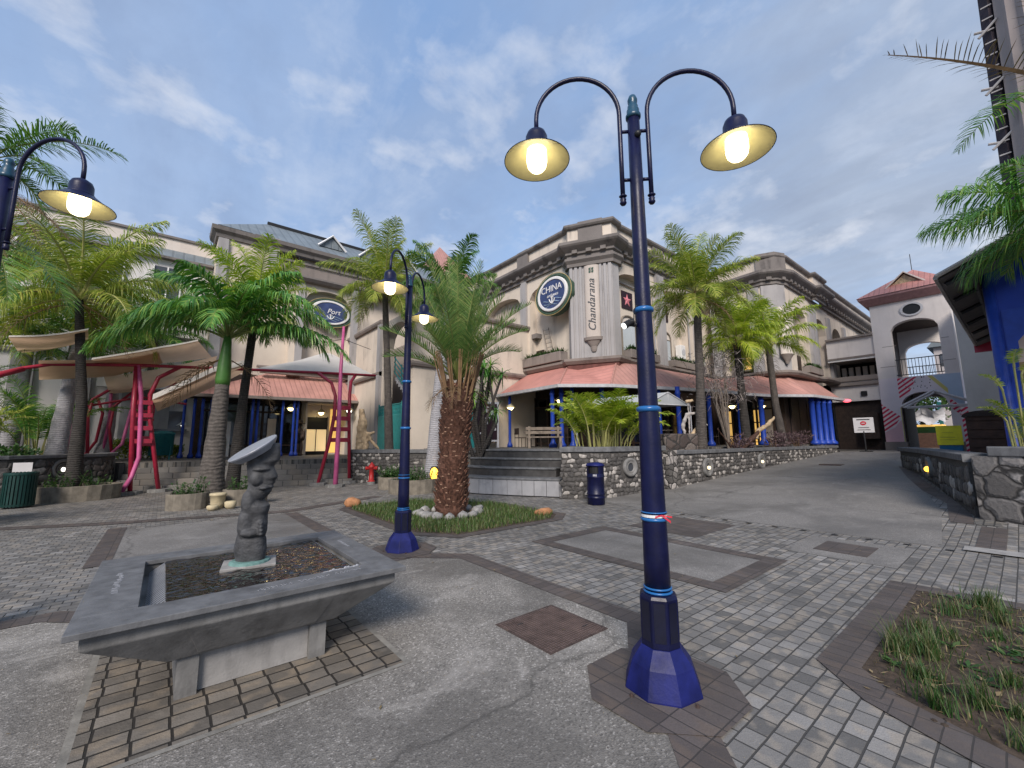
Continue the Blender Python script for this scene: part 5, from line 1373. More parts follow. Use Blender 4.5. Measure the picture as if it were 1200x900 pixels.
b = MB(); b.tube([(TX + 1.6, 3.35, 12.0), (TX + 1.6, 3.35, 13.2)], .02, 5); b.obj('finial', M['black'], rf)
for x in (TX + .2, TX + 4.4):
    b = MB()
    for z in (5.4, 6.35): b.tube([(x, 4.52, z), (x, 2.46, z)], .03, 6)
    for i in range(1, 14): y = 4.52 - 2.06 * i / 14; b.tube([(x, y, 5.4), (x, y, 6.35)], .014, 5)
    b.obj('balcony_rail', M['iron_blk'], G_)
b = MB(); b.lathe([(.28, 8.85), (.3, 8.88), (.28, 8.9)], (36.2, 3.3, 0), 20); tag(b.obj('ceiling_lamp', M['bulb_white'], None), 'round white ceiling lamp inside the upper arch of the gate tower', 'ceiling lamp')

F_ = thing('foot_bridge', 'covered pale bridge linking the arcaded wing with the gate tower', 'bridge', (34.5, 6.6, 0))
b = MB(); b.box(34.1, 37, 5.38, 7.85, 6.9, 8.1); b.obj('roof_beam', M['lilac'], F_)
b = MB(); b.box(33.9, 37.1, 5.38, 7.85, 8.1, 8.22); b.box(34.0, 37, 5.38, 7.85, 6.78, 6.9); b.obj('coping', M['mid_stone'], F_)
b = MB(); b.box(34.05, 34.2, 5.38, 7.85, 6.66, 6.78); b.obj('white_strip', M['white'], F_)
b = MB(); b.box(34.1, 37, 5.38, 7.85, 4.0, 5.5); b.box(34.1, 37, 5.38, 7.85, gz(34), 4.0) if False else None; b.obj('deck_beam', M['lilac'], F_)
b = MB(); b.box(33.95, 34.1, 5.38, 7.85, 5.3, 5.6); b.box(33.9, 34.1, 5.38, 7.85, 5.0, 5.2); b.obj('string_course', M['mid_stone'], F_)
b = MB()
for i in range(6): b.box(36.4, 36.6, 5.5 + i * .38, 5.74 + i * .38, 5.5, 6.5)
b.obj('baluster', M['cream2'], F_)
b = MB(); b.box(36.9, 37.0, 5.38, 7.85, 5.5, 6.9); b.obj('dark_back', M['dark_in'], F_)
b = MB(); b.box(34.4, 34.7, 5.4, 7.8, gz(34), 4.0); b.obj('lower_wall', M['dark_wood_and_shade'], F_)
b = MB(); b.box(34.0, 34.1, 6.0, 6.3, 4.3, 4.6); b.obj('junction_box', M['black'], F_)

# ---- things seen through and beside the gate
H1 = thing('far_house', 'grey gabled house seen through the upper arch of the gate tower', 'house', (56, 3, 0))
b = MB(); b.box(56, 62, .6, 4.6, .9, 10.2); b.obj('wall', M['pale_bg'], H1)
b = MB(); b.add([(55.6, .2, 10.2), (62, .2, 10.2), (62, 5, 10.2), (55.6, 5, 10.2), (55.6, 2.6, 13.2), (62, 2.6, 13.2)], [(0, 4, 3), (0, 1, 5, 4), (3, 4, 5, 2)]); b.obj('roof', M['roof_grey'], H1)
b = MB(); b.box(55.9, 56.0, 1.4, 2.6, 8.4, 9.5); b.box(55.9, 56.0, 3.2, 4.2, 8.4, 9.5); b.obj('window', M['glassw'], H1)

# ---- blue kiosk at the right border
K_ = thing('blue_kiosk', 'bright blue kiosk with arched opening and a steep overhanging canopy at the right border', 'kiosk', (13.5, 0, 0))
KZ = gz(13.5)
b = MB(); b.smooth = True; b.lathe([(.13, KZ), (.13, KZ + .9), (.12, KZ + .95), (.1, KZ + 1.0), (.085, 5.1)], (13.5, .14, 0), 16); b.obj('post', M['royal'], K_)
b = MB(); b.archpanel((13.52, .06), (0, -1), 3.4, KZ, 3.55, .55, 5.3, .12, x0=.16, x1=3.2); b.obj('front_panel', M['royal_panel'], K_)
b = MB(); b.archpanel((13.5, .02), (0, -1), 3.3, 3.3, 3.55, .55, 4.25, .02, x0=.16, x1=3.2); b.obj('arch_trim', M['royal'], K_)
b = MB(); b.box(13.64, 20, -.05, .05, KZ, 5.1); b.box(17, 17.1, -3.4, -.05, KZ, 5); b.obj('side_wall', M['pale_bg'], K_)
b = MB(); b.box(16.9, 16.99, -3.3, -.1, KZ + .5, 3.5); b.obj('back_shelf', M['kiosk_in'], K_)
b = MB(); b.quad((12.0, .78, 4.85), (24, .78, 5.15), (24, -4.5, 7.3), (12.0, -4.5, 7.3)); b.obj('canopy_sheet', M['awning_top'], K_)
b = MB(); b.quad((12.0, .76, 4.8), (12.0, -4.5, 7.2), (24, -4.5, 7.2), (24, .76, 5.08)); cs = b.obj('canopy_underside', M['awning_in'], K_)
b = MB()
for x in (12.4, 14.2, 16, 18, 20, 22): z = 4.8 + (x - 12) * .023; b.tube([(x, .7, z - .05), (x, -3.0, z + 1.63)], .05, 5)
for y in (.3, -.8): b.tube([(12.05, y, 4.72 + (.76 - y) * .456), (24, y, 4.98 + (.76 - y) * .42)], .045, 5)
b.obj('canopy_beam', M['iron_blk'], cs)
b = MB(); b.tube([(12.0, .8, 4.86), (12.0, -4.5, 7.32)], .05, 6); b.tube([(12.0, .8, 4.84), (24, .8, 5.13)], .045, 6); b.obj('canopy_edge', M['awning_top'], K_)
b = MB(); b.box(23.9, 24.05, -1.2, .85, 4.85, 5.3); b.obj('end_fascia', M['red'], K_)
b = MB(); b.ball((14.6, -1.0, 3.9), .14, 12, 8); tag(b.obj('kiosk_lamp', M['bulb_small'], None), 'warm lamp glowing under the arch of the blue kiosk', 'lamp')
W_ = thing('boundary_wall', 'tall plain grey wall standing between the gate tower and the blue kiosk', 'wall', (30, 0, 0))
b = MB(); b.box(28.5, 34.0, -3, 1.5, gz(28), 9.0); b.obj('wall', stucco('plain_grey_wall', (.56, .52, .48), amt=.3), W_)
H_ = thing('timber_hut', 'small brown slatted timber hut with an arched top in front of the grey wall', 'hut', (17.5, .8, 0))
hy0, hy1, hx = .28, .98, 17.0
b = MB(); b.box(hx, hx + 1.0, hy0, hy1, gz(17), 2.15); body = b.obj('body', M['wood_brown'], H_)
b = MB()
for i in range(7): b.box(hx - .03, hx - .002, hy0 + .03, hy1 - .03, gz(17) + .2 + i * .24, gz(17) + .4 + i * .24)
b.obj('slats', M['wood_brown'], body)
b = MB(); n = 8; vs = []
for i in range(n + 1):
    a = pi * i / n; y = (hy0 + hy1) / 2 - .42 * cos(a); z = 2.15 + .16 * sin(a); vs += [(hx - .08, y, z), (hx + 1.05, y, z)]
b.add(vs, [(2 * i, 2 * i + 1, 2 * i + 3, 2 * i + 2) for i in range(n)] + [tuple(range(0, 2 * n + 2, 2))]); b.obj('arched_top', M['dark_wood_and_shade'], H_)

# ---- tall ribbed tower rising at the right border
RT = thing('ribbed_tower', 'tall tapering grey ribbed tower with a dark side strip at the right border', 'tower', (25.3, -1.9, 0))
b = MB(); n = 40; vs = []
for zz, cx, cy, r_ in ((.5, 25.35, -2.5, 2.1), (10, 25.4, -2.5, 1.8), (20, 25.5, -2.5, 1.5), (34, 25.7, -2.5, 1.1)):
    for j in range(n):
        a = 2 * pi * j / n; q = r_ * (1 if j % 2 else .93); vs.append((cx + q * cos(a), cy + q * sin(a), zz))
b.add(vs, [(i * n + j, i * n + (j + 1) % n, (i + 1) * n + (j + 1) % n, (i + 1) * n + j) for i in range(3) for j in range(n)]); b.obj('shaft', M['ribbed'], RT)
b = MB()
def tp(z): k = (z - .5) / 33.5; return (25.35 + .35 * k - .55 + .1 * k, -2.5 + (2.1 - 1.0 * k) * .97)
p0, p1 = tp(9), tp(34)
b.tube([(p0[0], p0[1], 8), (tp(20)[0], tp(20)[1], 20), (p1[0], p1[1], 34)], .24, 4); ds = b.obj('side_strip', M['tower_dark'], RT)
for z in [11 + .55 * i for i in range(22)]:
    b = MB(); x, y = tp(z); b.box(x - .28, x - .24, y - .1, y + .2, z, z + .05); b.obj('rung', M['greyp'], ds)
for z in (13.2, 15.6, 18.2):
    b = MB(); x, y = tp(z); b.tube([(x - .2, y, z), (x - .3, y + .45, z + .1)], .05, 6); b.tube([(x - .3, y - .2, z + .3), (x - .3, y + .35, z - .2)], .05, 6); b.obj('bracket', M['greyp'], ds)
# ------------------------------------------------------------------ signs and fittings on the facades
def oval_sign(label, c, xd, hw, hh, words):
    t = thing('oval_sign', label, 'sign', c, 'oval navy signs in the arched niches')
    X = Vector(xd); Zv = Vector((0, 0, 1)); N = X.cross(Zv); c = Vector(c); n = 44
    def ringp(k, o): return [c + X * (hw * k * cos(2 * pi * j / n)) + Zv * (hh * k * sin(2 * pi * j / n)) + N * o for j in range(n)]
    def lay(name, spec, mat, parent, cap=True):
        b = MB(); vs = []
        for k, o in spec: vs += ringp(k, o)
        b.add(vs, [(i * n + j, i * n + (j + 1) % n, (i + 1) * n + (j + 1) % n, (i + 1) * n + j) for i in range(len(spec) - 1) for j in range(n)] + ([tuple(range((len(spec) - 1) * n, len(spec) * n))] if cap else []))
        return b.obj(name, mat, parent)
    lay('backing', [(1.0, -.4), (1.0, 0.0), (.97, .03), (.9, .03), (.89, .0)], M['green_ring'], t)
    lay('white_rim', [(.84, .0), (.84, .07), (.81, .09), (.72, .09), (.71, .06)], M['white'], t, False)
    f = lay('sign_face', [(.72, .0), (.72, .055)], M['sign_blue'], t)
    for (txt, s, sx_, sz, sh) in words:
        m = frame(c + X * (sx_ * hw) + Zv * (sz * hh) + N * .062, X, Zv)
        fnt('lettering', txt, s, m, t, M['white'], .008, sh)
    b = MB()
    for q in range(3):
        pts = [c + X * (hw * u) + Zv * (hh * (-.3 - .12 * q + .05 * sin(9 * u + q))) + N * .066 for u in [-.5 + .04 * q + (1.0 - .16 * q) * i / 16 for i in range(17)]]
        b.tube(pts, .018, 4)
    b.obj('wave_lines', plain('pale_blue_line', (.3, .42, .55), .6), t)
    b = MB()
    A0 = c + Zv * (hh * -.12) + N * .075; A1 = c + Zv * (hh * -.46) + N * .075
    b.tube([A0, A1], .03, 6); b.tube([c + X * (hw * u) + Zv * (hh * (-.46 + 2.2 * u * u * 4)) + N * .075 for u in (-.16, -.1, -.05, 0, .05, .1, .16)], .03, 6)
    b.tube([c + X * (-.08 * hw) + Zv * (hh * -.18) + N * .075, c + X * (.08 * hw) + Zv * (hh * -.18) + N * .075], .02, 5)
    b.obj('anchor', M['white'], t)
    b = MB(); b.tube([p + N * .0 for p in ringp(1.02, .02)] + [ringp(1.02, .02)[0]], .02, 5, cap=False); b.obj('gold_line', M['gold'], t)
    return t
oval_sign('tilted looking oval navy sign reading CHINA in the niche left of the grey corner pier', (14.62, 14.42, 8.98), (0, -1, 0), 1.26, 1.05, [('CHINA', .47, -.04, .27, 0), ('antiques', .24, .02, -.05, .3)])
oval_sign('oval navy sign with an anchor half hidden by palm fronds on the back block', (7.0, 25.45, 9.25), (1, 0, 0), 1.32, .86, [('Port', .42, .12, .08, .3)])
# hanging name plaque on the pier
pq = thing('name_plaque', 'tall cream plaque on the corner pier lettered Chandarana from bottom to top', 'sign', onpier(1.09, .1, 8))
n_ = Vector((-.871, -.49, 0)); tdir = Vector((.49, -.871, 0))
b = MB(); vs = []; k = 12
for z in (6.45, 10.0):
    for i in range(k + 1):
        a = pi * i / k; p = Vector(onpier(1.09, .0, z)) - tdir * (.36 * cos(a)) + n_ * (.02 + .17 * sin(a)); vs.append(p)
b.add(vs, [(i, i + 1, k + 2 + i, k + 1 + i) for i in range(k)] + [tuple(range(k, -1, -1)), tuple(range(k + 1, 2 * k + 2))]); b.obj('plaque', M['plaque'], pq)
b = MB(); vs = []
for z, r_ in ((5.75, .1), (5.85, .14), (6.0, .16), (6.25, .34), (6.3, .44), (6.44, .46)):
    for i in range(k + 1):
        a = pi * i / k; vs.append(Vector(onpier(1.09, 0, z)) - tdir * (r_ * cos(a)) + n_ * (.02 + r_ * .5 * sin(a)))
b.add(vs, [(j * (k + 1) + i, j * (k + 1) + i + 1, (j + 1) * (k + 1) + i + 1, (j + 1) * (k + 1) + i) for j in range(5) for i in range(k)] + [tuple(range(5 * (k + 1), 6 * (k + 1)))]); b.obj('corbel', M['mid_stone'], pq)
fnt('lettering', 'Chandarana', .5, frame(Vector(onpier(1.1, .205, 7.98)), (0, 0, 1), n_.cross(Vector((0, 0, 1)))), pq, plain('letter_slate', (.06, .065, .075), .6), .004, .4, 1.08)
b = MB(); p0 = Vector(onpier(1.09, .205, 9.6))
for dz in (0, .14):
    for s in (-.1, .03): b.quad(p0 + tdir * s + Vector((0, 0, dz)), p0 + tdir * (s + .09) + Vector((0, 0, dz)), p0 + tdir * (s + .11) + Vector((0, 0, dz + .12)), p0 + tdir * (s + .0) + Vector((0, 0, dz + .1)))
b.obj('emblem', plain('emblem_green', (.03, .07, .05), .6), pq)
pq2 = thing('name_plaque', 'blank looking pale plaque on the rounded corner of the arcaded wing behind the short palms', 'sign', (26.3, 8.2, 7))
n2 = Vector((-.6, -.8, 0)); t2 = Vector((.8, -.6, 0)); o2 = Vector((26.45, 7.98, 0)); b = MB(); vs = []
for z in (6.3, 9.0):
    for i in range(k + 1):
        a = pi * i / k; vs.append(o2 - t2 * (.34 * cos(a)) + n2 * (.1 + .2 * sin(a)) + Vector((0, 0, z)))
b.add(vs, [(i, i + 1, k + 2 + i, k + 1 + i) for i in range(k)] + [tuple(range(k, -1, -1)), tuple(range(k + 1, 2 * k + 2))]); b.obj('plaque', M['cream2'], pq2)
b = MB(); vs = []
for z, r_ in ((5.75, .08), (5.9, .14), (6.15, .3), (6.28, .4)):
    for i in range(k + 1):
        a = pi * i / k; vs.append(o2 - t2 * (r_ * cos(a)) + n2 * (.1 + r_ * .6 * sin(a)) + Vector((0, 0, z)))
b.add(vs, [(j * (k + 1) + i, j * (k + 1) + i + 1, (j + 1) * (k + 1) + i + 1, (j + 1) * (k + 1) + i) for j in range(3) for i in range(k)] + [tuple(range(3 * (k + 1), 4 * (k + 1)))]); b.obj('corbel', M['mid_stone'], pq2)
# star panels
def star(label, c, s):
    t = thing('star_panel', label, 'sign', c, 'pink star panels over the arched windows')
    b = MB(); b.box(c[0] - s, c[0] + s, c[1] - .04, c[1], c[2] - s, c[2] + s); b.obj('panel', M['sign_dark'], t)
    b = MB(); pts = []
    for i in range(10):
        r_ = s * (.78 if i % 2 == 0 else .32); a = pi / 2 + pi * i / 5; pts.append((c[0] + r_ * cos(a), c[2] + r_ * sin(a)))
    n = 10; vs = [(x, c[1] - .042, z) for x, z in pts] + [(c[0], c[1] - .1, c[2])]
    b.add(vs, [(i, n, (i + 1) % n) for i in range(n)]); b.obj('star', M['star_pink'], t)
star('pink star on a black square above the arched window beside the corner pier', (17.85, 12.29, 8.75), .46)
star('pink star on a black square in the second niche right of the lamp pole', (21.3, 12.29, 8.75), .46)
ac = thing('air_conditioner', 'white air conditioner unit on the ledge of the second niche', 'air conditioner', (22.6, 12.0, 6.5))
b = MB(); b.box(22.35, 22.85, 11.9, 12.25, 6.2, 7.0); bevel(b.obj('casing', M['white'], ac), .02)
b = MB(); b.lathe([(.19, 0), (.19, .01)], (0, 0, 0), 18); b.v = [(22.6 + x, 11.89 - z, 6.6 + y) for x, y, z in b.v]; b.obj('fan_grille', M['white_dull'], ac)
ac = thing('air_conditioner', 'smaller white air conditioner tucked behind the tall palm trunk', 'air conditioner', (24.9, 12.0, 6.1))
b = MB(); b.box(24.7, 25.15, 11.9, 12.25, 5.8, 6.5); bevel(b.obj('casing', M['white'], ac), .02)

# ------------------------------------------------------------------ leaves
def leaf(b, p, d, side, L_, w_, sag):
    """two-segment leaflet: quad + tip"""
    G = Vector((0, 0, -1)); d1 = (d + G * (sag * .55)).normalized(); d2 = (d + G * (sag * 1.5)).normalized()
    q = p + d * (L_ * .3); r_ = q + d1 * (L_ * .38); e_ = r_ + d2 * (L_ * .36); s = side * w_
    b.add([p - s * .35, p + s * .35, q + s * .5, q - s * .5, r_ + s * .38, r_ - s * .38, e_], [(0, 1, 2, 3), (3, 2, 4, 5), (5, 4, 6)])
def frond(b, base, az, el, L_, droop, lw, n, sag, rng, wid=.03, vee=.35, sparse=1.0, start=.16, rr_=.02, twist=0.0):
    p = Vector(base); k = 9; pts = [p.copy()]; dirs = []
    for i in range(k):
        u = (i + .5) / k; e_ = el - droop * (u ** 1.35)
        d = Vector((cos(az) * cos(e_), sin(az) * cos(e_), sin(e_))); dirs.append(d); p = p + d * (L_ / k); pts.append(p.copy())
    b.cur = 1; b.tube(pts, [rr_ * (1 - .85 * i / k) for i in range(k + 1)], 4)
    b.cur = 0
    for i in range(n):
        t_ = start + (1 - start) * (i + .3 + .4 * rng.random()) / n; x = t_ * k; j = min(int(x), k - 1); f = x - j
        c_ = pts[j].lerp(pts[j + 1], f); d = dirs[j].lerp(dirs[min(j + 1, k - 1)], f).normalized()
        s = Vector((-sin(az + twist), cos(az + twist), 0)); up = s.cross(d) if s.cross(d).z > 0 else -s.cross(d)
        prof = (sin(pi * min(1, (t_ - start) / (1 - start) * .84 + .14)) ** .6)
        for sg in (-1, 1):
            if rng.random() > sparse: continue
            fw = .3 + .75 * t_ ** 1.5 + rng.uniform(-.14, .14)
            ld = (s * sg * cos(fw) + d * sin(fw) + up * (vee + rng.uniform(-.2, .2))).normalized()
            leaf(b, c_, ld, d, lw * prof * rng.uniform(.8, 1.12), wid * rng.uniform(.8, 1.2), sag * rng.uniform(.6, 1.5))
def crown(b, c, n, L_, el0, el1, droop0, droop1, lw, nl, sag, rng, az0=0.0, **kw):
    for i in range(n):
        u = i / max(1, n - 1); az = az0 + i * 2.39996 + rng.uniform(-.2, .2)
        el = el0 + (el1 - el0) * u + rng.uniform(-.1, .1); dr = droop0 + (droop1 - droop0) * u + rng.uniform(-.15, .15)
        bs = (c[0] + .06 * cos(az), c[1] + .06 * sin(az), c[2] + .15 * (1 - u))
        frond(b, bs, az, el, L_ * rng.uniform(.85, 1.1) * (.8 + .2 * sin(pi * min(1, u + .3))), dr, lw, nl, sag, rng, **kw)
def trunk(parent, pts, rs, mat, n=14, name='trunk'):
    b = MB(); b.smooth = True; P = [Vector(p) for p in pts]; fine = []; fr = []
    for i in range(len(P) - 1):
        for q in range(6): fine.append(P[i].lerp(P[i + 1], q / 6)); fr.append(rs[i] + (rs[i + 1] - rs[i]) * q / 6)
    fine.append(P[-1]); fr.append(rs[-1])
    fr = [r_ * (1 + .035 * sin(i * 2.1)) for i, r_ in enumerate(fr)]
    b.tube(fine, fr, n); return b.obj(name, M[mat], parent)
def palm(name, label, base, top, rs, tmat, cmat, rmat, seed, cargs, mid=None, cat='palm', group=None, dead=0, nuts=False, boots=0, spear=0):
    t = thing(name, label, cat, base, group); rng = random.Random(seed)
    pts = [base, mid, top] if mid else [base, ((base[0] + top[0]) / 2, (base[1] + top[1]) / 2, (base[2] + top[2]) / 2), top]
    trunk(t, pts, rs, tmat)
    b = MB(); crown(b, top, rng=rng, **cargs); b.obj('crown', [M[cmat], M[rmat]], t)
    if dead:
        b = MB()
        for i in range(dead): frond(b, (top[0], top[1], top[2] - .1), rng.uniform(0, 6.28), R(-25), cargs['L_'] * .7, .9, cargs['lw'] * .8, 16, 1.6, rng, sparse=.75)
        b.obj('dead_fronds', [M['palm_dead'], M['rachis_b']], t)
    if spear:
        b = MB(); b.tube([(top[0], top[1], top[2]), (top[0] + .05, top[1], top[2] + spear * .6), (top[0] + .12, top[1], top[2] + spear)], [.03, .02, .006], 6); b.obj('spear_leaf', M[rmat], t)
    if boots:
        b = MB()
        for i in range(boots):
            a = rng.uniform(0, 6.28); z = top[2] - rng.uniform(-.1, .35); b.tube([(top[0] + .05 * cos(a), top[1] + .05 * sin(a), z), (top[0] + .2 * cos(a), top[1] + .2 * sin(a), z + .18)], [.05, .02], 5)
        b.obj('leaf_bases', M['rachis_b'], t)
    return t

# royal palm by the fountain
rp = (1.07, 14.31, 0); t = thing('royal_palm', 'royal palm with swollen grey trunk, green crownshaft and dark arching fronds', 'palm', rp)
rng = random.Random(21)
trunk(t, [rp, (1.08, 14.3, .8), (1.1, 14.28, 2.0), (1.13, 14.26, 3.25)], [.37, .29, .22, .17], 'trunk_royal', 18)
b = MB(); b.smooth = True; b.tube([(1.13, 14.26, 3.2), (1.13, 14.26, 3.35), (1.14, 14.26, 3.8), (1.15, 14.26, 4.3), (1.16, 14.26, 4.65)], [.17, .185, .165, .12, .09], 16); b.obj('crownshaft', M['crownshaft'], t)
b = MB()
RB = (1.16, 14.26, 4.55)
for az, el, L_, dr in ((143, 48, 3.5, 100), (150, 26, 3.5, 78), (128, 58, 3.2, 105), (318, 44, 3.3, 98), (325, 24, 3.4, 80), (305, 58, 3.0, 105), (165, 40, 2.9, 110), (340, 36, 2.8, 105), (90, 62, 2.9, 90), (60, 50, 2.8, 95), (20, 48, 2.6, 95), (235, 60, 2.3, 115), (255, 46, 2.3, 120), (200, 50, 2.5, 112), (280, 66, 2.6, 100), (140, 76, 2.9, 80), (320, 78, 2.8, 75), (40, 82, 2.7, 60), (225, 80, 2.5, 85)):
    frond(b, RB, R(az), R(el), L_ * rng.uniform(1.0, 1.15), R(dr), .86, 66, 1.4, rng, wid=.052, vee=.22, rr_=.036, start=.2)
b.obj('crown', [M['palm_royal'], M['rachis']], t)
b = MB()
for az in (R(150), R(138), R(20)): frond(b, (1.15, 14.26, 4.0), az, R(-20), 2.1, R(60), .6, 22, 1.5, rng, sparse=.8, wid=.03)
b.obj('dead_fronds', [M['palm_dead'], M['rachis_b']], t)
# slimmer palms behind it
palm('coconut_palm', 'slim dark trunked palm with a bright green crown behind the royal palm', (1.75, 16.0, 0), (2.0, 15.9, 6.0), [.2, .13, .11], 'trunk_dark', 'palm_yel', 'rachis', 31,
     dict(n=20, L_=2.4, el0=R(84), el1=R(0), droop0=R(35), droop1=R(85), lw=.68, nl=60, sag=.8, wid=.034), mid=(1.85, 15.95, 3.0), spear=2.6)
palm('coconut_palm', 'leaning dark trunked coconut palm with drooping olive fronds at the left', (-1.95, 17.6, .2), (-2.38, 17.9, 5.95), [.2, .13, .1], 'trunk_dark', 'palm_coco', 'rachis_y', 32,
     dict(n=23, L_=3.4, el0=R(84), el1=R(-4), droop0=R(55), droop1=R(95), lw=.92, nl=80, sag=1.35, wid=.03, vee=.15, rr_=.045), mid=(-2.0, 17.7, 2.8), dead=3)
palm('coconut_palm', 'tall thin coconut palm rising behind the middle street lamp', (7.0, 16.2, .4), (6.65, 16.45, 7.9), [.2, .14, .12], 'trunk_coco', 'palm_coco', 'rachis_y', 33,
     dict(n=24, L_=2.9, el0=R(86), el1=R(-12), droop0=R(30), droop1=R(85), lw=.8, nl=74, sag=1.0, wid=.03, rr_=.03), mid=(6.85, 16.3, 4), dead=3, boots=8)
palm('royal_palm', 'pale grey trunked palm hidden behind the date palm with a lamp at its foot', (7.0, 12.75, .2), (7.45, 12.5, 6.6), [.27, .2, .17], 'trunk_pale', 'palm_dk', 'rachis', 34,
     dict(n=16, L_=2.3, el0=R(80), el1=R(5), droop0=R(40), droop1=R(85), lw=.65, nl=60, sag=.9, wid=.04), mid=(7.15, 12.65, 3.2))
# terrace palms on the right
palm('coconut_palm', 'tallest coconut palm on the right with a dark spotted trunk above the stone wall', (14.75, 7.35, .9), (14.9, 7.2, 6.95), [.21, .145, .12], 'trunk_coco', 'palm_coco', 'rachis_y', 36,
     dict(n=28, L_=2.5, el0=R(86), el1=R(-15), droop0=R(30), droop1=R(80), lw=.72, nl=74, sag=.85, wid=.028, rr_=.03), mid=(14.82, 7.25, 3.6), boots=16, dead=3)
palm('coconut_palm', 'yellow green palm with bowed fronds, left one of the short pair', (18.7, 7.35, 1.0), (18.6, 7.4, 5.7), [.2, .15, .13], 'trunk_dark', 'palm_yel', 'rachis_y', 37,
     dict(n=22, L_=2.2, el0=R(84), el1=R(-2), droop0=R(40), droop1=R(95), lw=.72, nl=66, sag=1.0, wid=.034, rr_=.03), mid=(18.6, 7.35, 3.2), boots=10, dead=1)
palm('coconut_palm', 'yellow green palm on a thin curved trunk nearest the foot bridge', (22.3, 7.15, 1.1), (21.9, 7.3, 6.1), [.2, .15, .13], 'trunk_coco', 'palm_yel', 'rachis_y', 38,
     dict(n=20, L_=2.75, el0=R(80), el1=R(-2), droop0=R(45), droop1=R(85), lw=.74, nl=70, sag=1.1, wid=.034, rr_=.03), mid=(22.0, 7.25, 3.2), boots=10, dead=2)
# date palm in the bed
dp = (4.93, 8.11, 0); t = thing('date_palm', 'stout date palm with shaggy red brown trunk in the stone ringed bed', 'palm', dp); rng = random.Random(41)
tr = trunk(t, [dp, (4.95, 8.1, 1.0), (5.0, 8.05, 2.0), (5.03, 8.02, 2.85)], [.33, .3, .29, .31], 'trunk_date', 20)
b = MB(); tips = MB()
for i in range(640):
    u = i / 640; z = .08 + 2.75 * u; a = i * 2.39996 + rng.uniform(-.15, .15); r_ = .305 + .02 * sin(z * 4)
    cx, cy = 4.93 + .1 * z / 2.85, 8.11 - .09 * z / 2.85; o = Vector((cos(a), sin(a), 0)); s = Vector((-sin(a), cos(a), 0))
    p = Vector((cx, cy, z)) + o * (r_ - .03); ln = rng.uniform(.07, .15); e_ = p + o * ln * .75 + Vector((0, 0, ln * rng.uniform(.6, 1.3)))
    w_ = rng.uniform(.04, .068)
    b.add([p - s * w_ - Vector((0, 0, .05)), p + s * w_ - Vector((0, 0, .05)), e_ + s * w_ * .6, e_ - s * w_ * .6, p + Vector((0, 0, .05)) + s * w_ * .7, p + Vector((0, 0, .05)) - s * w_ * .7], [(0, 1, 2, 3), (3, 2, 4, 5), (0, 3, 5), (1, 4, 2)])
    if rng.random() < .35:
        m_ = o * .004; tips.add([e_ - s * w_ * .5 + m_, e_ + s * w_ * .5 + m_, e_ + s * w_ * .4 + m_ + Vector((0, 0, .022)), e_ - s * w_ * .4 + m_ + Vector((0, 0, .022))], [(0, 1, 2, 3)])
b.obj('leaf_stubs', M['trunk_date'], tr); tips.obj('cut_tips', M['trunk_date_tip'], tr)['kind'] = 'stuff'
b = MB()
crown(b, (5.03, 8.02, 2.95), 38, 2.5, R(88), R(42), R(8), R(52), .4, 62, .1, rng, 0, wid=.019, vee=.55, start=.24, rr_=.024)
b.obj('crown', [M['palm_date'], M['rachis']], t)
b = MB()
for i in range(46):
    a = rng.uniform(0, 6.28); b.tube([(5.03 + .28 * cos(a), 8.02 + .28 * sin(a), 2.5 + rng.uniform(-.1, .3)), (5.03 + .44 * cos(a), 8.02 + .44 * sin(a), 3.05), (5.03 + .58 * cos(a), 8.02 + .58 * sin(a), 3.55)], [.03, .018, .01], 4)
b.obj('leaf_stalks', M['rachis_b'], t)
b = MB()
for i in range(6): frond(b, (5.03, 8.02, 2.75), rng.uniform(0, 6.28), R(10), 1.1, R(100), .3, 18, .8, rng, sparse=.7, wid=.015)
b.obj('dead_fronds', [M['palm_dead'], M['rachis_b']], t)
# palms leaning in from outside the frame
t = palm('coconut_palm', 'coconut palm leaning in from beyond the left border with dry brown skirts', (-3.3, 12.3, 0), (-3.25, 12.9, 7.35), [.22, .16, .14], 'trunk_dark', 'palm_dk', 'rachis', 45,
     dict(n=9, L_=1.7, el0=R(60), el1=R(-15), droop0=R(40), droop1=R(75), lw=.6, nl=60, sag=.8, wid=.026), dead=0)
rng = random.Random(46); b = MB()
for az, el, L_ in ((-.75, -30, 2.0), (-1.0, -45, 2.0), (-.4, -20, 1.8), (-1.4, -40, 2.0), (-.6, -60, 2.2), (-.9, -15, 1.7)):
    frond(b, (-3.25, 12.9, 6.85), az, R(el), L_, R(35), .55, 30, 1.3, rng, sparse=.85, wid=.022)
b.obj('dead_fronds', [M['palm_dead'], M['rachis_b']], t)
b = MB()
for az, el, L_ in ((-.66, 20, 2.7), (-.55, -22, 2.6), (-1.0, -28, 2.3)): frond(b, (-3.25, 12.9, 7.55 if el > 0 else 5.9), az, R(el), L_, R(50), .62, 54, .55, rng, wid=.03)
b.obj('green_fronds', [M['palm_dk'], M['rachis']], t)
palm('coconut_palm', 'green palm reaching in from the right border over the blue kiosk canopy', (11.3, -1.2, .1), (11.2, -1.1, 4.95), [.2, .15, .13], 'trunk_coco', 'palm_royal', 'rachis', 47,
     dict(n=15, L_=2.05, el0=R(55), el1=R(12), droop0=R(50), droop1=R(80), lw=.85, nl=80, sag=1.4, wid=.022, az0=R(100), rr_=.03))
t = thing('coconut_palm', 'taller palm outside the right border with one ragged dead frond across the sky', 'palm', (11.9, -.8, .1)); rng = random.Random(48)
trunk(t, [(12.0, -2.0, .1), (11.95, -1.8, 4), (11.8, -1.3, 7.7)], [.2, .15, .12], 'trunk_coco')
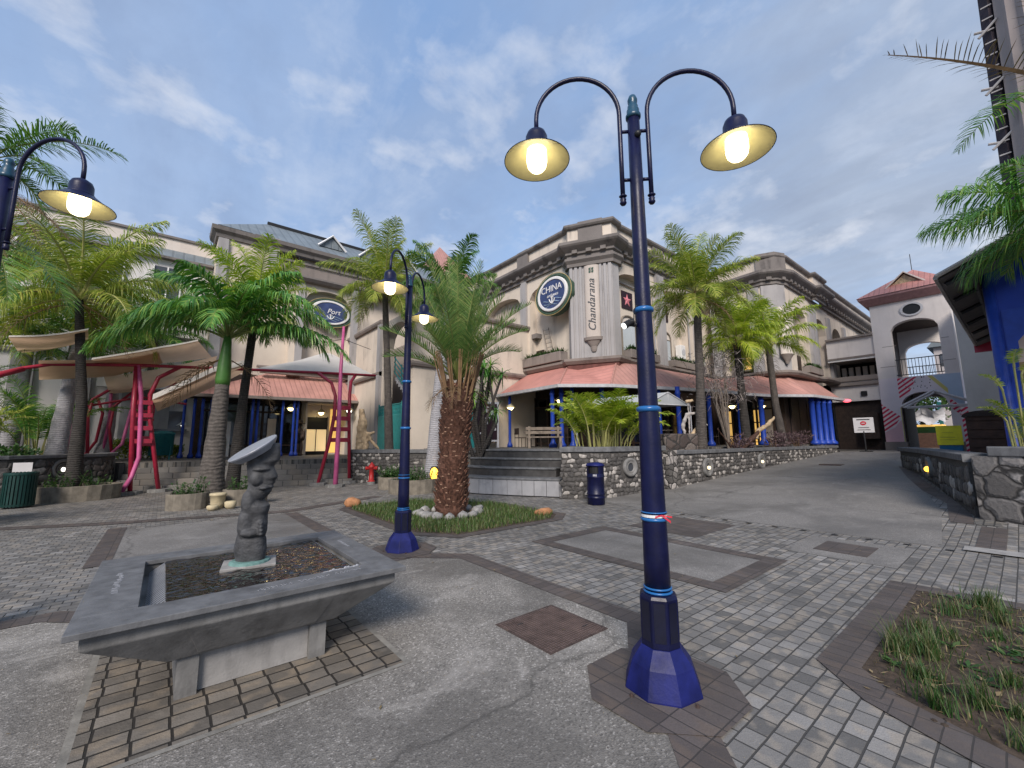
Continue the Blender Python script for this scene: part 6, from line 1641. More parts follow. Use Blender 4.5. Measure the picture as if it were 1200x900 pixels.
b = MB(); frond(b, (11.8, -1.2, 7.75), R(146), R(9), 3.5, R(12), .42, 34, .2, rng, sparse=.8, wid=.022, vee=.5, rr_=.05); frond(b, (11.8, -1.2, 7.8), R(170), R(25), 2.4, R(30), .4, 24, .3, rng, sparse=.6, wid=.02)
b.obj('dead_fronds', [M['palm_dead'], M['rachis_b']], t)
b = MB()
for az in (R(-20), R(-70), R(-110), R(40)): frond(b, (11.8, -1.3, 7.7), az, R(40), 2.6, R(70), .6, 40, .8, rng)
b.obj('crown', [M['palm_royal'], M['rachis']], t)

# clumping and shrubby plants
def bush(name, label, c, r, n, size, mat, seed, stems=None, cat='shrub', group=None, z0=None, wide=.5):
    t = thing(name, label, cat, (c[0], c[1], c[2] - r[2]), group); rng = random.Random(seed); b = MB()
    lobes = [(rng.uniform(-.55, .55), rng.uniform(-.55, .55), rng.uniform(-.4, .5), rng.uniform(.35, .6)) for _ in range(9)]
    for i in range(n):
        lx, ly, lz, lr = rng.choice(lobes); v = Vector((rng.gauss(0, 1), rng.gauss(0, 1), rng.gauss(0, 1))).normalized() * lr * rng.uniform(.6, 1.05) ** .6
        p = Vector((c[0] + (lx + v.x) * r[0], c[1] + (ly + v.y) * r[1], max(c[2] + (lz + v.z) * r[2], (z0 if z0 is not None else -9))))
        d = Vector((v.x + rng.uniform(-.5, .5), v.y + rng.uniform(-.5, .5), v.z * .6 + rng.uniform(-.1, .7))).normalized(); s = d.cross(Vector((rng.uniform(-1, 1), rng.uniform(-1, 1), rng.uniform(-1, 1)))).normalized()
        L_ = size * rng.uniform(.6, 1.3); w_ = L_ * wide
        b.add([p, p + d * L_ * .5 + s * w_ * .5, p + d * L_, p + d * L_ * .5 - s * w_ * .5], [(0, 1, 2, 3)])
    b.obj('foliage', M[mat], t)
    b = MB()
    for i in range(stems or 6):
        a = rng.uniform(0, 6.28); q = rng.uniform(.1, .6); b.tube([(c[0] + .05 * cos(a), c[1] + .05 * sin(a), c[2] - r[2]), (c[0] + r[0] * q * .6 * cos(a), c[1] + r[1] * q * .6 * sin(a), c[2] - r[2] * .2), (c[0] + r[0] * q * cos(a), c[1] + r[1] * q * sin(a), c[2] + r[2] * .4)], [.018, .012, .006], 4)
    b.obj('stems', M['rachis_b'], t); return t
def clump(name, label, c, n, L_, mat, rmat, seed, cat='palm', group=None, stemh=.4, lw=.35, spread=.35, wid=.028, sag=.5):
    t = thing(name, label, cat, c, group); rng = random.Random(seed); b = MB(); sb = MB()
    for i in range(n):
        a = rng.uniform(0, 6.28); q = rng.uniform(0, spread); bs = (c[0] + q * cos(a), c[1] + q * sin(a), c[2]); h = stemh * rng.uniform(.5, 1.2)
        az = a + rng.uniform(-.8, .8); tp_ = (bs[0] + .12 * cos(az), bs[1] + .12 * sin(az), bs[2] + h)
        sb.tube([bs, tp_], [.022, .018], 5)
        frond(b, tp_, az, R(rng.uniform(52, 88)), L_ * rng.uniform(.75, 1.1), R(rng.uniform(40, 90)), lw, 40, sag, rng, wid=wid)
    b.obj('fronds', [M[mat], M[rmat]], t); sb.obj('canes', M['rachis_y'], t); return t
clump('areca_palm', 'bushy bright green areca palm in the raised bed above the navy bin', (10.75, 8.55, 1.12), 64, 1.45, 'palm_yel', 'rachis_y', 51, spread=.85, lw=.42, stemh=.8, wid=.034)
clump('small_palm', 'leafy young palm in the shade at far left behind the brown wall', (-4.6, 19.4, .92), 18, 2.0, 'palm_coco', 'rachis_y', 52, group='young palms behind the brown wall', lw=.5)
clump('small_palm', 'dark fan of palm leaves between the bottle trunks behind the brown wall', (-3.3, 21.4, .92), 18, 2.3, 'palm_royal', 'rachis', 53, group='young palms behind the brown wall', lw=.5, stemh=.9)
clump('small_palm', 'yellowish young palm at the left border behind the brown wall', (-6.2, 20.3, .92), 18, 2.2, 'palm_yel', 'rachis_y', 54, group='young palms behind the brown wall', lw=.5)
clump('small_palm', 'broad deep green palm clump against the pale block at far left', (-6.4, 24.0, .92), 22, 3.0, 'palm_royal', 'rachis', 55, group='young palms behind the brown wall', lw=.6, stemh=1.6)
for i, (x, y, lb) in enumerate(((-2.75, 20.3, 'thick grey bottle shaped trunk nearest the leaning coconut palm'), (-1.9, 23.6, 'grey bottle shaped palm trunk beside the pale block wall'), (-4.3, 23.0, 'grey bottle shaped palm trunk among the young palms'))):
    palm('bottle_palm', lb, (x, y, .92), (x + .15, y + .1, 5.2), [.28, .21, .12], 'trunk_pale', 'palm_dk', 'rachis', 60 + i, dict(n=14, L_=2.4, el0=R(75), el1=R(0), droop0=R(45), droop1=R(85), lw=.6, nl=36, sag=.9, wid=.045))
for i, (x, y, h, lb) in enumerate(((-5.2, 21.5, 5.6, 'olive crowned palm behind the leaning coconut palm at far left'), (-3.4, 24.6, 7.2, 'tall palm against the pale block between the two left crowns'), (-7.4, 23.5, 7.8, 'tall olive palm at the left border behind the lamp'), (-.9, 24.8, 6.6, 'green palm in front of the pale block beside the royal palm'))):
    palm('background_palm', lb, (x, y, .92), (x + .2, y, h), [.17, .13, .11], 'trunk_coco', 'palm_coco' if i != 3 else 'palm_royal', 'rachis_y', 160 + i, dict(n=20, L_=3.0, el0=R(80), el1=R(-12), droop0=R(45), droop1=R(85), lw=.85, nl=60, sag=1.1, wid=.036), group='palms growing in front of the pale block')
for i, (x, y, rx, lb) in enumerate(((-3.7, 18.2, .9, 'low dark green planting along the top of the brown wall'), (-5.6, 17.4, .9, 'low grey green planting at the left end of the brown wall'))):
    bush('low_planting', lb, (x, y, 1.3), (rx, .5, .3), 700, .13, 'bush', 70 + i)
hb = MB(); rng = random.Random(73)
def hedge(label, x0, x1, y0, y1, z0, z1, n, seed):
    b = MB(); rng = random.Random(seed)
    for i in range(n):
        p = Vector((rng.uniform(x0, x1), rng.uniform(y0, y1), z0 + (z1 - z0) * rng.random() ** .6)); d = Vector((rng.gauss(0, 1), rng.gauss(0, 1), rng.gauss(.4, .7))).normalized(); s = d.cross(Vector((rng.gauss(0, 1), rng.gauss(0, 1), 1))).normalized(); L_ = rng.uniform(.07, .15)
        b.add([p, p + d * L_ * .5 + s * L_ * .25, p + d * L_, p + d * L_ * .5 - s * L_ * .25], [(0, 1, 2, 3)])
    tag(b.obj('hedge', M['hedge_y'], None), label, 'hedge')
hedge('clipped yellow green hedge on the terrace behind the far red frame', -2.1, -.4, 24.6, 25.2, .92, 1.75, 2200, 5)
hedge('low yellow green hedge running along the pale wall to the porch', -.4, .7, 25.6, 26.2, .92, 1.5, 1500, 6)
bush('shrub', 'dark leafy shrub poking in at the lower left border', (-3.15, 13.6, .55), (.62, .62, .55), 900, .14, 'bush', 81)
for i, (x, y, z, rx, rz, lb) in enumerate(((21.0, 7.1, 1.5, 1.0, .55, 'purple grey bush between the two yellow green palms'), (23.5, 6.95, 1.5, 1.2, .5, 'sprawling purple grey bush near the end of the ramp wall'), (17.6, 7.25, 1.35, .8, .45, 'small purple bush at the foot of the shorter palm'))):
    bush('purple_bush', lb, (x, y, z), (rx, .5, rz), 700, .13, 'bush_purple', 90 + i, wide=.3)
t = thing('dry_shrub', 'dry grey dead shrub hanging in front of the verandah roof by the palms', 'shrub', (17.4, 7.5, .95)); rng = random.Random(95); b = MB(); lf = MB()
for i in range(46):
    a = rng.uniform(0, 6.28); p = Vector((17.4, 7.5, .95)); q = Vector((17.2 + rng.gauss(0, .55), 7.6 + rng.gauss(0, .35), rng.uniform(3.4, 5.2))); m_ = (p + q) / 2 + Vector((rng.gauss(0, .15), rng.gauss(0, .15), .5))
    if i < 14: b.tube([p, m_, q], [.035, .02, .01], 5)
    for j in range(15):
        s = q + Vector((rng.gauss(0, .3), rng.gauss(0, .3), rng.gauss(0, .35))); e_ = s + Vector((rng.gauss(0, .14), rng.gauss(0, .14), rng.gauss(-.12, .12)))
        lf.tube([s, (s + e_) / 2 + Vector((rng.gauss(0, .03), 0, .02)), e_], [.012, .01, .003], 3)
b.obj('stems', M['wood_grey'], t); lf.obj('twigs', M['dry_bush'], t)['kind'] = 'stuff'
# branching screw pine behind the date palm
t = thing('screw_pine', 'many stemmed dark screw pine with spiky tufts behind the date palm', 'tree', (8.6, 12.3, .5)); rng = random.Random(97); b = MB(); lf = MB()
heads = [Vector((8.9, 12.0, 4.3)), Vector((8.6, 12.2, 4.0)), Vector((9.1, 12.2, 3.9)), Vector((8.8, 12.4, 4.2))]
for h_ in list(heads): b.tube([(8.7, 12.3, .5), (8.75, 12.25, 2.5), h_], [.07, .05, .035], 6)
for i in range(11):
    a = rng.uniform(0, 6.28); r0 = rng.uniform(.05, .3); p0 = Vector((8.6 + r0 * cos(a), 12.3 + r0 * sin(a), .5)); h = rng.uniform(1.6, 3.6); p2 = Vector((8.6 + rng.uniform(-.7, .8), 12.3 + rng.uniform(-.6, .6), .9 + h)); p1 = (p0 + p2) / 2 + Vector((rng.gauss(0, .2), rng.gauss(0, .2), 0))
    b.tube([p0, p1, p2], [.07, .055, .04], 6); heads.append(p2)
for h in heads:
    for j in range(34):
        d = Vector((rng.gauss(0, 1), rng.gauss(0, 1), rng.gauss(.35, .7))).normalized(); leaf(lf, h, d, d.cross(Vector((0, 0, 1))).normalized(), rng.uniform(.35, .7), .04, .7)
b.obj('stems', M['trunk_dark'], t); lf.obj('leaf_tufts', M['palm_royal'], t)

# grass and weeds (uncountable)
def blades(name, poly, n, h, mat, seed, clumps=None, w_=.007, keep=None):
    rng = random.Random(seed); b = MB(); xs = [p[0] for p in poly]; ys = [p[1] for p in poly]
    def inside(x, y):
        c_ = False; j = len(poly) - 1
        for i in range(len(poly)):
            if (poly[i][1] > y) != (poly[j][1] > y) and x < (poly[j][0] - poly[i][0]) * (y - poly[i][1]) / (poly[j][1] - poly[i][1]) + poly[i][0]: c_ = not c_
            j = i
        return c_
    cl = [(rng.uniform(min(xs), max(xs)), rng.uniform(min(ys), max(ys)), rng.uniform(.5, 1.3)) for _ in range(clumps)] if clumps else None
    k = 0; tries = 0
    while k < n and tries < n * 12:
        tries += 1; sc = 1.0
        if cl: cx, cy, sc = rng.choice(cl); r_ = abs(rng.gauss(0, .075)); a0 = rng.uniform(0, 6.28); x, y = cx + r_ * cos(a0), cy + r_ * sin(a0)
        else: x, y = rng.uniform(min(xs), max(xs)), rng.uniform(min(ys), max(ys))
        if not inside(x, y) or (keep and not keep(x, y)): continue
        k += 1; a = rng.uniform(0, 6.28); hh = h * sc * rng.uniform(.4, 1.25); ln = hh * rng.uniform(.15, .8); d = Vector((cos(a), sin(a), 0)); s = Vector((-sin(a), cos(a), 0)) * w_ * rng.uniform(.6, 1.4); p = Vector((x, y, .005))
        b.add([p - s, p + s, p + d * ln * .4 + Vector((0, 0, hh * .6)) + s * .7, p + d * ln * .4 + Vector((0, 0, hh * .6)) - s * .7, p + d * ln + Vector((0, 0, hh))], [(0, 1, 2, 3), (3, 2, 4)])
    o = b.obj(name, mat); o['kind'] = 'stuff'; return o
shr = lambda P, k: [((x - sum(p[0] for p in P) / len(P)) * k + sum(p[0] for p in P) / len(P), (y - sum(p[1] for p in P) / len(P)) * k + sum(p[1] for p in P) / len(P)) for x, y in P]
blades('dry_grass', shr(BED2, .97), 1800, .05, M['dry_grass'], 8, w_=.004)
blades('grass', shr(BED2, .97), 9500, .11, M['grass'], 1, w_=.0055, keep=lambda x, y: math.hypot(x - 4.93, y - 8.11) > .62)
BEDV = [(3.85, .84), (6.05, .84), (6.25, -1.2), (3.3, -1.2), (3.36, .12), (3.6, .62)]
blades('weeds', BEDV, 4200, .15, M['weeds'], 2, clumps=44, w_=.0032)
blades('weeds', BEDV, 1500, .04, M['weeds'], 3, w_=.003)
blades('dry_grass', BEDV, 500, .04, M['dry_grass'], 4, w_=.004)
b = MB(); rng = random.Random(9)
for i in range(420):
    x, y = rng.uniform(3.4, 6.2), rng.uniform(-1.0, .85)
    if x < 3.62 and y > .5: continue
    b.ball((x, y, .004), (rng.uniform(.006, .028), rng.uniform(.006, .028), rng.uniform(.004, .014)), 6, 4)
o = b.obj('soil_crumbs', M['soil']); o['kind'] = 'stuff'
# low broad leaved weeds, dead leaves and straw among the grass
b = MB(); rng = random.Random(12)
for i in range(70):
    x, y = rng.uniform(3.7, 6.1), rng.uniform(-1.0, .8)
    for j in range(rng.randint(4, 8)):
        a = rng.uniform(0, 6.28); L_ = rng.uniform(.04, .1); d = Vector((cos(a), sin(a), rng.uniform(.1, .6))).normalized(); s_ = Vector((-sin(a), cos(a), 0)) * L_ * .22; p = Vector((x, y, .008))
        b.add([p, p + d * L_ * .55 + s_, p + d * L_, p + d * L_ * .55 - s_], [(0, 1, 2, 3)])
o = b.obj('broad_weeds', M['bush']); o['kind'] = 'stuff'
b = MB()
for i in range(420):
    if i < 300: x, y = rng.uniform(3.5, 6.2), rng.uniform(-1.0, .86)
    else: x, y = rng.uniform(-1.5, 9), rng.uniform(1.2, 11)
    if i >= 300 and -.5 < x < 1.6 and 3 < y < 5.1: continue
    a = rng.uniform(0, 6.28); L_ = rng.uniform(.025, .07) if i < 300 else rng.uniform(.02, .05); d = Vector((cos(a), sin(a), rng.uniform(0, .25))); s_ = Vector((-sin(a), cos(a), rng.uniform(-.2, .3))) * L_ * rng.uniform(.06, .3); p = Vector((x, y, .014))
    b.add([p, p + d * L_ * .5 + s_, p + d * L_, p + d * L_ * .5 - s_], [(0, 1, 2, 3)])
o = b.obj('leaf_litter', M['dry_grass']); o['kind'] = 'stuff'
b = MB(); rng = random.Random(15)
for i in range(130):
    x, y = rng.uniform(3.8, 6.1), rng.uniform(-1.0, .78); a = rng.uniform(0, 6.28); L_ = rng.uniform(.08, .26); z0 = rng.uniform(.012, .05)
    b.tube([(x, y, z0), (x + L_ * .5 * cos(a), y + L_ * .5 * sin(a), z0 + rng.uniform(0, .03)), (x + L_ * cos(a + .2), y + L_ * sin(a + .2), .012)], [.0022, .002, .001], 3)
o = b.obj('straw', M['dry_grass']); o['kind'] = 'stuff'
# stones
def rock(name, label, c, r, mat, seed, cat='stone', group=None):
    rng = random.Random(seed); b = MB(); b.ball((0, 0, 0), (1, 1, 1), 9, 6); out = []
    for v in b.v:
        d = Vector(v); k = 1 + .22 * sin(d.x * 3 + seed) * cos(d.y * 4 + seed * 2) + rng.uniform(-.09, .09); out.append((c[0] + d.x * k * r[0], c[1] + d.y * k * r[1], max(.0, c[2] + d.z * k * r[2])))
    b.v = out; o = b.obj(name, mat, None, True); tag(o, label, cat, group); return o
for i in range(15):
    a = 2 * pi * i / 15; rr = random.Random(i); q = .5 + rr.uniform(-.05, .08)
    rock('ring_stone', 'pale grey stone in the ring round the foot of the date palm', (4.93 + q * 1.3 * cos(a), 8.11 + q * 1.15 * sin(a), .05), (.1 + rr.uniform(0, .05), .085 + rr.uniform(0, .03), .07 + rr.uniform(0, .035)), M['rock'], i, group='stones ringing the date palm')
rock('stone', 'orange brown boulder at the far left corner of the palm bed', (3.72, 10.75, .08), (.2, .17, .15), M['rock_orange'], 41)
rock('stone', 'flat orange brown stone at the right corner of the palm bed', (6.45, 6.75, .05), (.26, .14, .09), M['rock_orange'], 43)

clump('fern', 'feathery light green fern beside the blue kiosk post at the right border', (12.75, -.02, gz(12.75)), 12, .6, 'palm_yel', 'rachis_y', 57, cat='fern', stemh=2.5, spread=.12, lw=.16, wid=.014)
# ------------------------------------------------------------------ red tubular frames and shade sails
fr = thing('tubular_trestle', 'long red tubular frame on two tall ladder legged trestles in front of the steps', 'steel frame', (2, 18, 0))
b = MB(); b.smooth = True
b.tube([(-4.6, 17.6, 3.1), (-3.8, 17.9, 3.5), (-3.3, 18, 3.75), (-2.8, 18.2, 3.95), (-.9, 18.3, 4.15), (2, 18.2, 4.3), (4.7, 18.0, 4.42), (6.95, 17.9, 4.5)], .055, 10); b.obj('beam', M['red'], fr)
b = MB(); b.smooth = True; b.tube([(-3.3, 18, 3.72), (-3.75, 17.6, 3.4), (-4.0, 17.2, 2.9), (-3.9, 16.6, 1.6), (-3.45, 16.1, 0)], .07, 10); b.obj('leg', M['red'], fr)
def legs(parent, spec, r_=.065):
    for pts, mat in spec:
        b = MB(); b.smooth = True; b.tube(pts, r_, 10); b.obj('leg', M[mat], parent)
legs(fr, (([(4.55, 17.0, 0), (4.88, 17.0, 1.6), (5.02, 17.0, 2.6), (5.06, 17.1, 3.4), (4.97, 17.4, 3.95), (4.6, 18.0, 4.4)], 'red'), ([(5.75, 17.1, 0), (5.62, 17.1, 2.6), (5.64, 17.2, 3.5), (5.8, 17.6, 4.1), (6.1, 18.0, 4.44)], 'red'),
          ([(-.95, 18.0, 0), (-.72, 18.1, .55), (-.6, 18.2, 1.15), (-.66, 18.25, 2.2), (-.72, 18.3, 3.15), (-.88, 18.3, 4.15)], 'pink'), ([(-.72, 18.2, 0), (-.86, 18.3, 2.4), (-.92, 18.3, 4.1)], 'red'),
          ([(-.02, 18.4, 0), (-.3, 18.4, 1.6), (-.44, 18.35, 2.4), (-.5, 18.3, 3.2), (-.34, 18.3, 3.78), (.22, 18.28, 4.22)], 'red')))
b = MB(); b.smooth = True; b.tube([(4.84, 15.85, 0), (4.9, 16.0, 2.0), (5.0, 16.4, 4.4), (5.08, 16.55, 6.1)], [.085, .08, .065, .05], 10); b.obj('mast', M['pink'], fr)
for k in range(4):
    z = 1.6 + k * .42; b = MB(); b.box(4.86 + .05 * k, 5.66 - .01 * k, 16.98, 17.08, z, z + .16); b.obj('rung', M['red'], fr)
    b = MB(); b.box(-.8, -.32 - .03 * k, 18.24, 18.34, z, z + .14); b.obj('rung', M['red'], fr)
for i, (x, y) in enumerate(((4.55, 17.0), (5.75, 17.1), (4.84, 15.85), (-.95, 18.0), (-.72, 18.25), (-.02, 18.4))):
    b = MB(); b.prism([(x + .33 * cos(a), y + .27 * sin(a)) for a in [.5 + k * pi / 4 for k in range(8)]], 0, .1); b.obj('footing', M['concrete'], fr)
b = MB(); b.tube([(5.08, 16.55, 5.6), (4.0, 17.8, 5.4)], .012, 5); b.tube([(5.08, 16.55, 5.6), (6.6, 17.7, 5.6)], .012, 5); b.obj('stay', M['black'], fr)
f2 = thing('tubular_trestle', 'smaller red and pink tubular frame with a ladder further back on the terrace', 'steel frame', (-1.4, 23, TZ))
legs(f2, (([(-2.2, 22.6, TZ), (-2.35, 22.7, 2.6), (-2.3, 22.8, 3.3), (-1.7, 23, 3.9), (-.9, 23.2, 4.0)], 'red'), ([(-1.8, 22.6, TZ), (-1.3, 22.8, 1.6), (-1.15, 22.9, 3), (-1.2, 23, 5.2)], 'pink'), ([(-1.9, 23.4, TZ), (-1.8, 23.4, 2.6), (-1.9, 23.4, 4.8)], 'pink'), ([(-.9, 22.8, TZ), (-1.0, 22.9, 2.8), (-1.0, 23, 4.4)], 'red'), ([(-.3, 23.0, TZ), (-.5, 23.0, 2.5), (-.45, 23, 3.6), (.2, 23.1, 4.2)], 'red')), .055)
for k in range(5):
    z = 1.8 + k * .36; b = MB(); b.box(-.98, -.42, 22.92, 23.0, z, z + .1); b.obj('rung', M['red'], f2)
legs(f2, (([(-2.9, 23.2, TZ), (-2.75, 23.2, 2.4), (-2.7, 23.2, 4.4)], 'pink'), ([(-1.55, 23.2, TZ), (-1.75, 23.2, 2.2), (-1.7, 23.2, 3.1), (-1.2, 23.2, 3.7)], 'red'), ([(-2.5, 23.4, TZ), (-2.1, 23.3, 1.7), (-2.0, 23.2, 2.8), (-2.2, 23.2, 3.4)], 'red')), .05)
b = MB(); b.box(-1.05, -.35, 22.9, 23.2, 1.5, 1.65); b.obj('platform', M['red'], f2)
b = MB(); b.tube([(-2.6, 22.9, 3.0), (-.9, 23.0, 3.5), (.6, 23.2, 3.3)], .045, 8); b.obj('beam', M['red'], f2)

def sail(label, near, far, hem=None, mat='sail', sagk=.12):
    """cloth stretched between a near and a far edge, sagging a little"""
    t = thing('shade_sail', label, 'shade sail', near[0], 'tan shade sails strung over the red frame'); b = MB(); n = 10; m_ = 6; vs = []
    def poly(e_, u):
        k = len(e_) - 1; x = u * k; j = min(int(x), k - 1); return Vector(e_[j]).lerp(Vector(e_[j + 1]), x - j)
    for j in range(m_ + 1):
        for i in range(n + 1):
            u, v = i / n, j / m_; p = poly(near, u).lerp(poly(far, u), v); p.z -= sagk * (sin(pi * u) * .6 + .4 * sin(pi * v) * sin(pi * u)); vs.append(p)
    o = len(vs)
    b.add(vs, [(j * (n + 1) + i, j * (n + 1) + i + 1, (j + 1) * (n + 1) + i + 1, (j + 1) * (n + 1) + i) for j in range(m_) for i in range(n)]); b.smooth = True
    c_ = b.obj('cloth', M[mat], t, True)
    if hem:
        h = MB(); e_ = [Vector(v) for v in vs[:n + 1]]; hv = [p + Vector((0, .02, .01)) for p in e_] + [p + Vector((0, hem * .8, hem)) for p in e_]
        h.add(hv, [(i, i + 1, n + 2 + i, n + 1 + i) for i in range(n)]); ho = h.obj('lit_white_hem', M['sail_white'], t); s2 = ho.modifiers.new('thick', 'SOLIDIFY'); s2.thickness = .01  # white cloth hem, its white also painting light on the near edge
    return t
sail('small tan shade sail highest at far left under the palm fronds', [(-3.55, 17.4, 4.5), (-2.05, 17.5, 4.98)], [(-3.85, 20.2, 4.5), (-2.3, 20, 5.1)], .06)
sail('tan shade sail just above the red beam left of the leaning palm', [(-3.0, 17.8, 3.98), (-1.2, 18.0, 4.35), (-.4, 18, 4.6)], [(-3.3, 20, 3.65), (-1.6, 20, 4.0), (-.3, 20.4, 4.6)], .0)
sail('long tan shade sail sloping up to the right behind the royal palm', [(-1.9, 17.5, 4.08), (-.3, 17.5, 4.75), (.6, 17.6, 5.05)], [(-1.75, 20.6, 4.35), (-.1, 20.6, 4.75), (1.2, 20.6, 5.05)], .07)
sail('tan shade sail dipping low behind the left ladder trestle', [(-1.9, 21, 4.0), (-.2, 21, 4.6), (1.4, 21, 5.2)], [(-1.9, 23.5, 3.6), (-.2, 23.5, 4.1), (1.4, 23.5, 4.9)], .0)
sail('folded sail with broad white top sloping down to the left trestle', [(-.42, 17.7, 2.98), (1.1, 17.6, 4.1), (2.1, 17.6, 4.42)], [(-.3, 20, 2.75), (1.6, 20, 4.05), (2.3, 20, 4.5)], .2)
sail('white peaked sail behind the red beam over the pink porch roof', [(2.4, 18.2, 4.38), (4.7, 18.2, 4.5), (7.05, 18.1, 4.52)], [(4.2, 20.4, 5.2), (5.5, 20.6, 5.85), (5.8, 20.6, 5.8)], 0, 'sail_white', .05)

# ------------------------------------------------------------------ lamps under the canopies
def pendant(label, c, up, mat='bulb_small', r_=.23):
    t = thing('pendant_lamp', label, 'pendant lamp', c, 'bell lamps under the verandahs'); x, y, z = c
    b = MB(); b.smooth = True; b.lathe([(.03, .22), (.05, .2), (.09, .14), (r_ * .8, .06), (r_, -.02), (r_ * .97, -.02), (r_ * .75, .05), (.08, .12)], c, 20, cap=False); b.obj('lamp_shade', M['reflector'], t)
    b = MB(); b.smooth = True; b.ball((x, y, z - .01), (r_ * .62, r_ * .62, r_ * .62), 12, 8); b.obj('bulb', M[mat], t)
    b = MB(); b.tube([(x, y, z + .2), (x, y, z + up)], .012, 6); b.obj('rod', M['black'], t)
pendant('bell lamp glowing under the left end of the corner verandah', (13.0, 15.9, 3.25), .7)
pendant('bell lamp beside the blue columns above the areca palm', (13.35, 12.85, 3.38), .7)
pendant('yellow bell lamp left of the lit doorway behind the short palms', (22.8, 9.55, 3.35), .7)
pendant('yellow bell lamp right of the lit doorway behind the short palms', (25.0, 8.9, 3.42), .7)
pendant('bell lamp beside the cluster of four blue columns near the bridge', (29.0, 7.2, 3.4), .7)
pendant('bell lamp between the blue columns of the left porch', (4.95, 24.2, 3.4), .6)
pendant('bell lamp hanging inside the lit entrance of the left porch', (6.75, 25.3, 3.3), .45)
pendant('white bell lamp at the right end of the left porch by the driftwood', (7.75, 23.6, 3.35), .5, 'bulb_white')
def wlamp(label, x, y, z):
    t = thing('wall_lamp', label, 'wall lamp', (x, y, z), 'white bell lamps on the pale wall')
    b = MB(); b.smooth = True; b.lathe([(.04, .3), (.05, .26), (.06, .12), (.16, .02), (.26, -.06), (.25, -.07), (.14, .0)], (x, y, z), 18, cap=False); b.obj('lamp_shade', M['white'], t)
    b = MB(); b.ball((x, y, z - .02), .09, 10, 7); b.obj('bulb', M['bulb_white'], t)
    b = MB(); b.tube([(x, y, z + .28), (x, y + .1, z + .4), (x, y + .35, z + .38)], .02, 6); b.obj('bracket', M['white_dull'], t)
wlamp('white bell wall lamp lit beside the far red frame on the left', -2.1, 26.6, 2.5)
wlamp('white bell wall lamp lit between the red trestle and the porch', .62, 26.6, 2.55)
b = MB(); b.ball((30.6, 6.35, 3.8), (.16, .2, .1), 12, 8); tag(b.obj('red_lamp', M['redlamp'], None), 'red glowing lamp at the end of the verandah roof by the mural', 'lamp')
t = thing('lantern', 'amber lantern glowing at the foot of the pale palm trunk', 'lantern', (6.95, 12.35, .35))
b = MB(); b.lathe([(.12, .3), (.15, .36), (.15, .7), (.1, .78)], (6.86, 12.32, 0), 10, cap=False); b.obj('cage', M['trunk_dark'], t)
b = MB(); b.ball((6.78, 12.2, .56), (.13, .13, .2), 10, 8); b.obj('lantern_glass', M['amber'], t)
# amber bulb also lights the bark: a real lamp the photograph shows
# ------------------------------------------------------------------ planters, pots
def planter(label, c, rx, ry, h, a0=0, a1=360, mat='planter', plants=None, seed=1):
    t = thing('planter', label, 'planter', (c[0], c[1], 0)); n = 20; b = MB(); vs = []
    full = abs(a1 - a0) >= 359; k = n if full else n + 1
    for (q, z) in ((1.0, 0), (1.03, h), (.86, h), (.84, h - .08)):
        vs += [(c[0] + rx * q * cos(R(a0 + (a1 - a0) * j / n)), c[1] + ry * q * sin(R(a0 + (a1 - a0) * j / n)), z) for j in range(k)]
    b.add(vs, [(i * k + j, i * k + (j + 1) % k, (i + 1) * k + (j + 1) % k, (i + 1) * k + j) for i in range(3) for j in range(n if full else n)] + [tuple(range(3 * k, 4 * k))])
    b.obj('trough', M[mat], t)
    if plants:
        rng = random.Random(seed); b = MB()
        for i in range(plants):
            a = rng.uniform(0, 6.28); q = rng.random() ** .5 * .85; p = Vector((c[0] + rx * q * cos(a), c[1] + ry * q * sin(a), h - .06)); hh = rng.uniform(.1, .5)
            d = Vector((rng.gauss(0, .4), rng.gauss(0, .4), 1)).normalized(); tip = p + d * hh; b.tube([p, tip], [.006, .003], 3)
            for j in range(5):
                l_ = p.lerp(tip, .3 + .7 * rng.random()); dd = Vector((rng.gauss(0, 1), rng.gauss(0, 1), rng.gauss(.3, .5))).normalized(); leaf(b, l_, dd, dd.cross(Vector((0, 0, 1))).normalized(), rng.uniform(.06, .13), .04, .3)
        b.obj('plants', M['bush'], t)
planter('curved concrete planter of scrubby plants round the leaning palm at left', (-1.85, 17.5), .95, .75, .42, plants=70, seed=3)
planter('concrete planter left of the royal palm trunk with a small shrub', (.55, 13.1), .42, .34, .38, plants=40, seed=4)
planter('concrete planter right of the royal palm trunk with leafy stems', (1.75, 13.1), .5, .34, .4, plants=45, seed=5)
planter('round concrete planter behind the middle lamp with low green plants', (6.25, 12.5), .8, .7, .42, plants=110, seed=6)
planter('round concrete planter with tufted grass beside the fire hydrant', (6.2, 14.0), .5, .45, .4, plants=160, seed=7)
t = thing('flower_pot', 'small cream pots clustered at the foot of the royal palm', 'pot', (1.15, 12.75, 0))
b = MB(); b.smooth = True; b.lathe([(.12, 0), (.15, .12), (.16, .3), (.18, .31), (.18, .36), (.14, .37)], (1.12, 12.7, 0), 14); b.obj('pot', M['pot'], t)
b = MB(); b.smooth = True; b.lathe([(.08, 0), (.12, .06), (.13, .16), (.1, .18)], (1.36, 12.45, 0), 12); b.lathe([(.08, 0), (.12, .05), (.12, .1), (.1, .12)], (1.0, 12.4, 0), 12); b.obj('small_pot', M['pot'], t)
b = MB(); b.lathe([(.11, 0), (.14, .04), (.14, .34), (.12, .36)], (7.35, 11.95, 0), 12); tag(b.obj('white_pot', M['white_dull'], None), 'plain whitish pot beside the clad bench behind the date palm', 'pot')
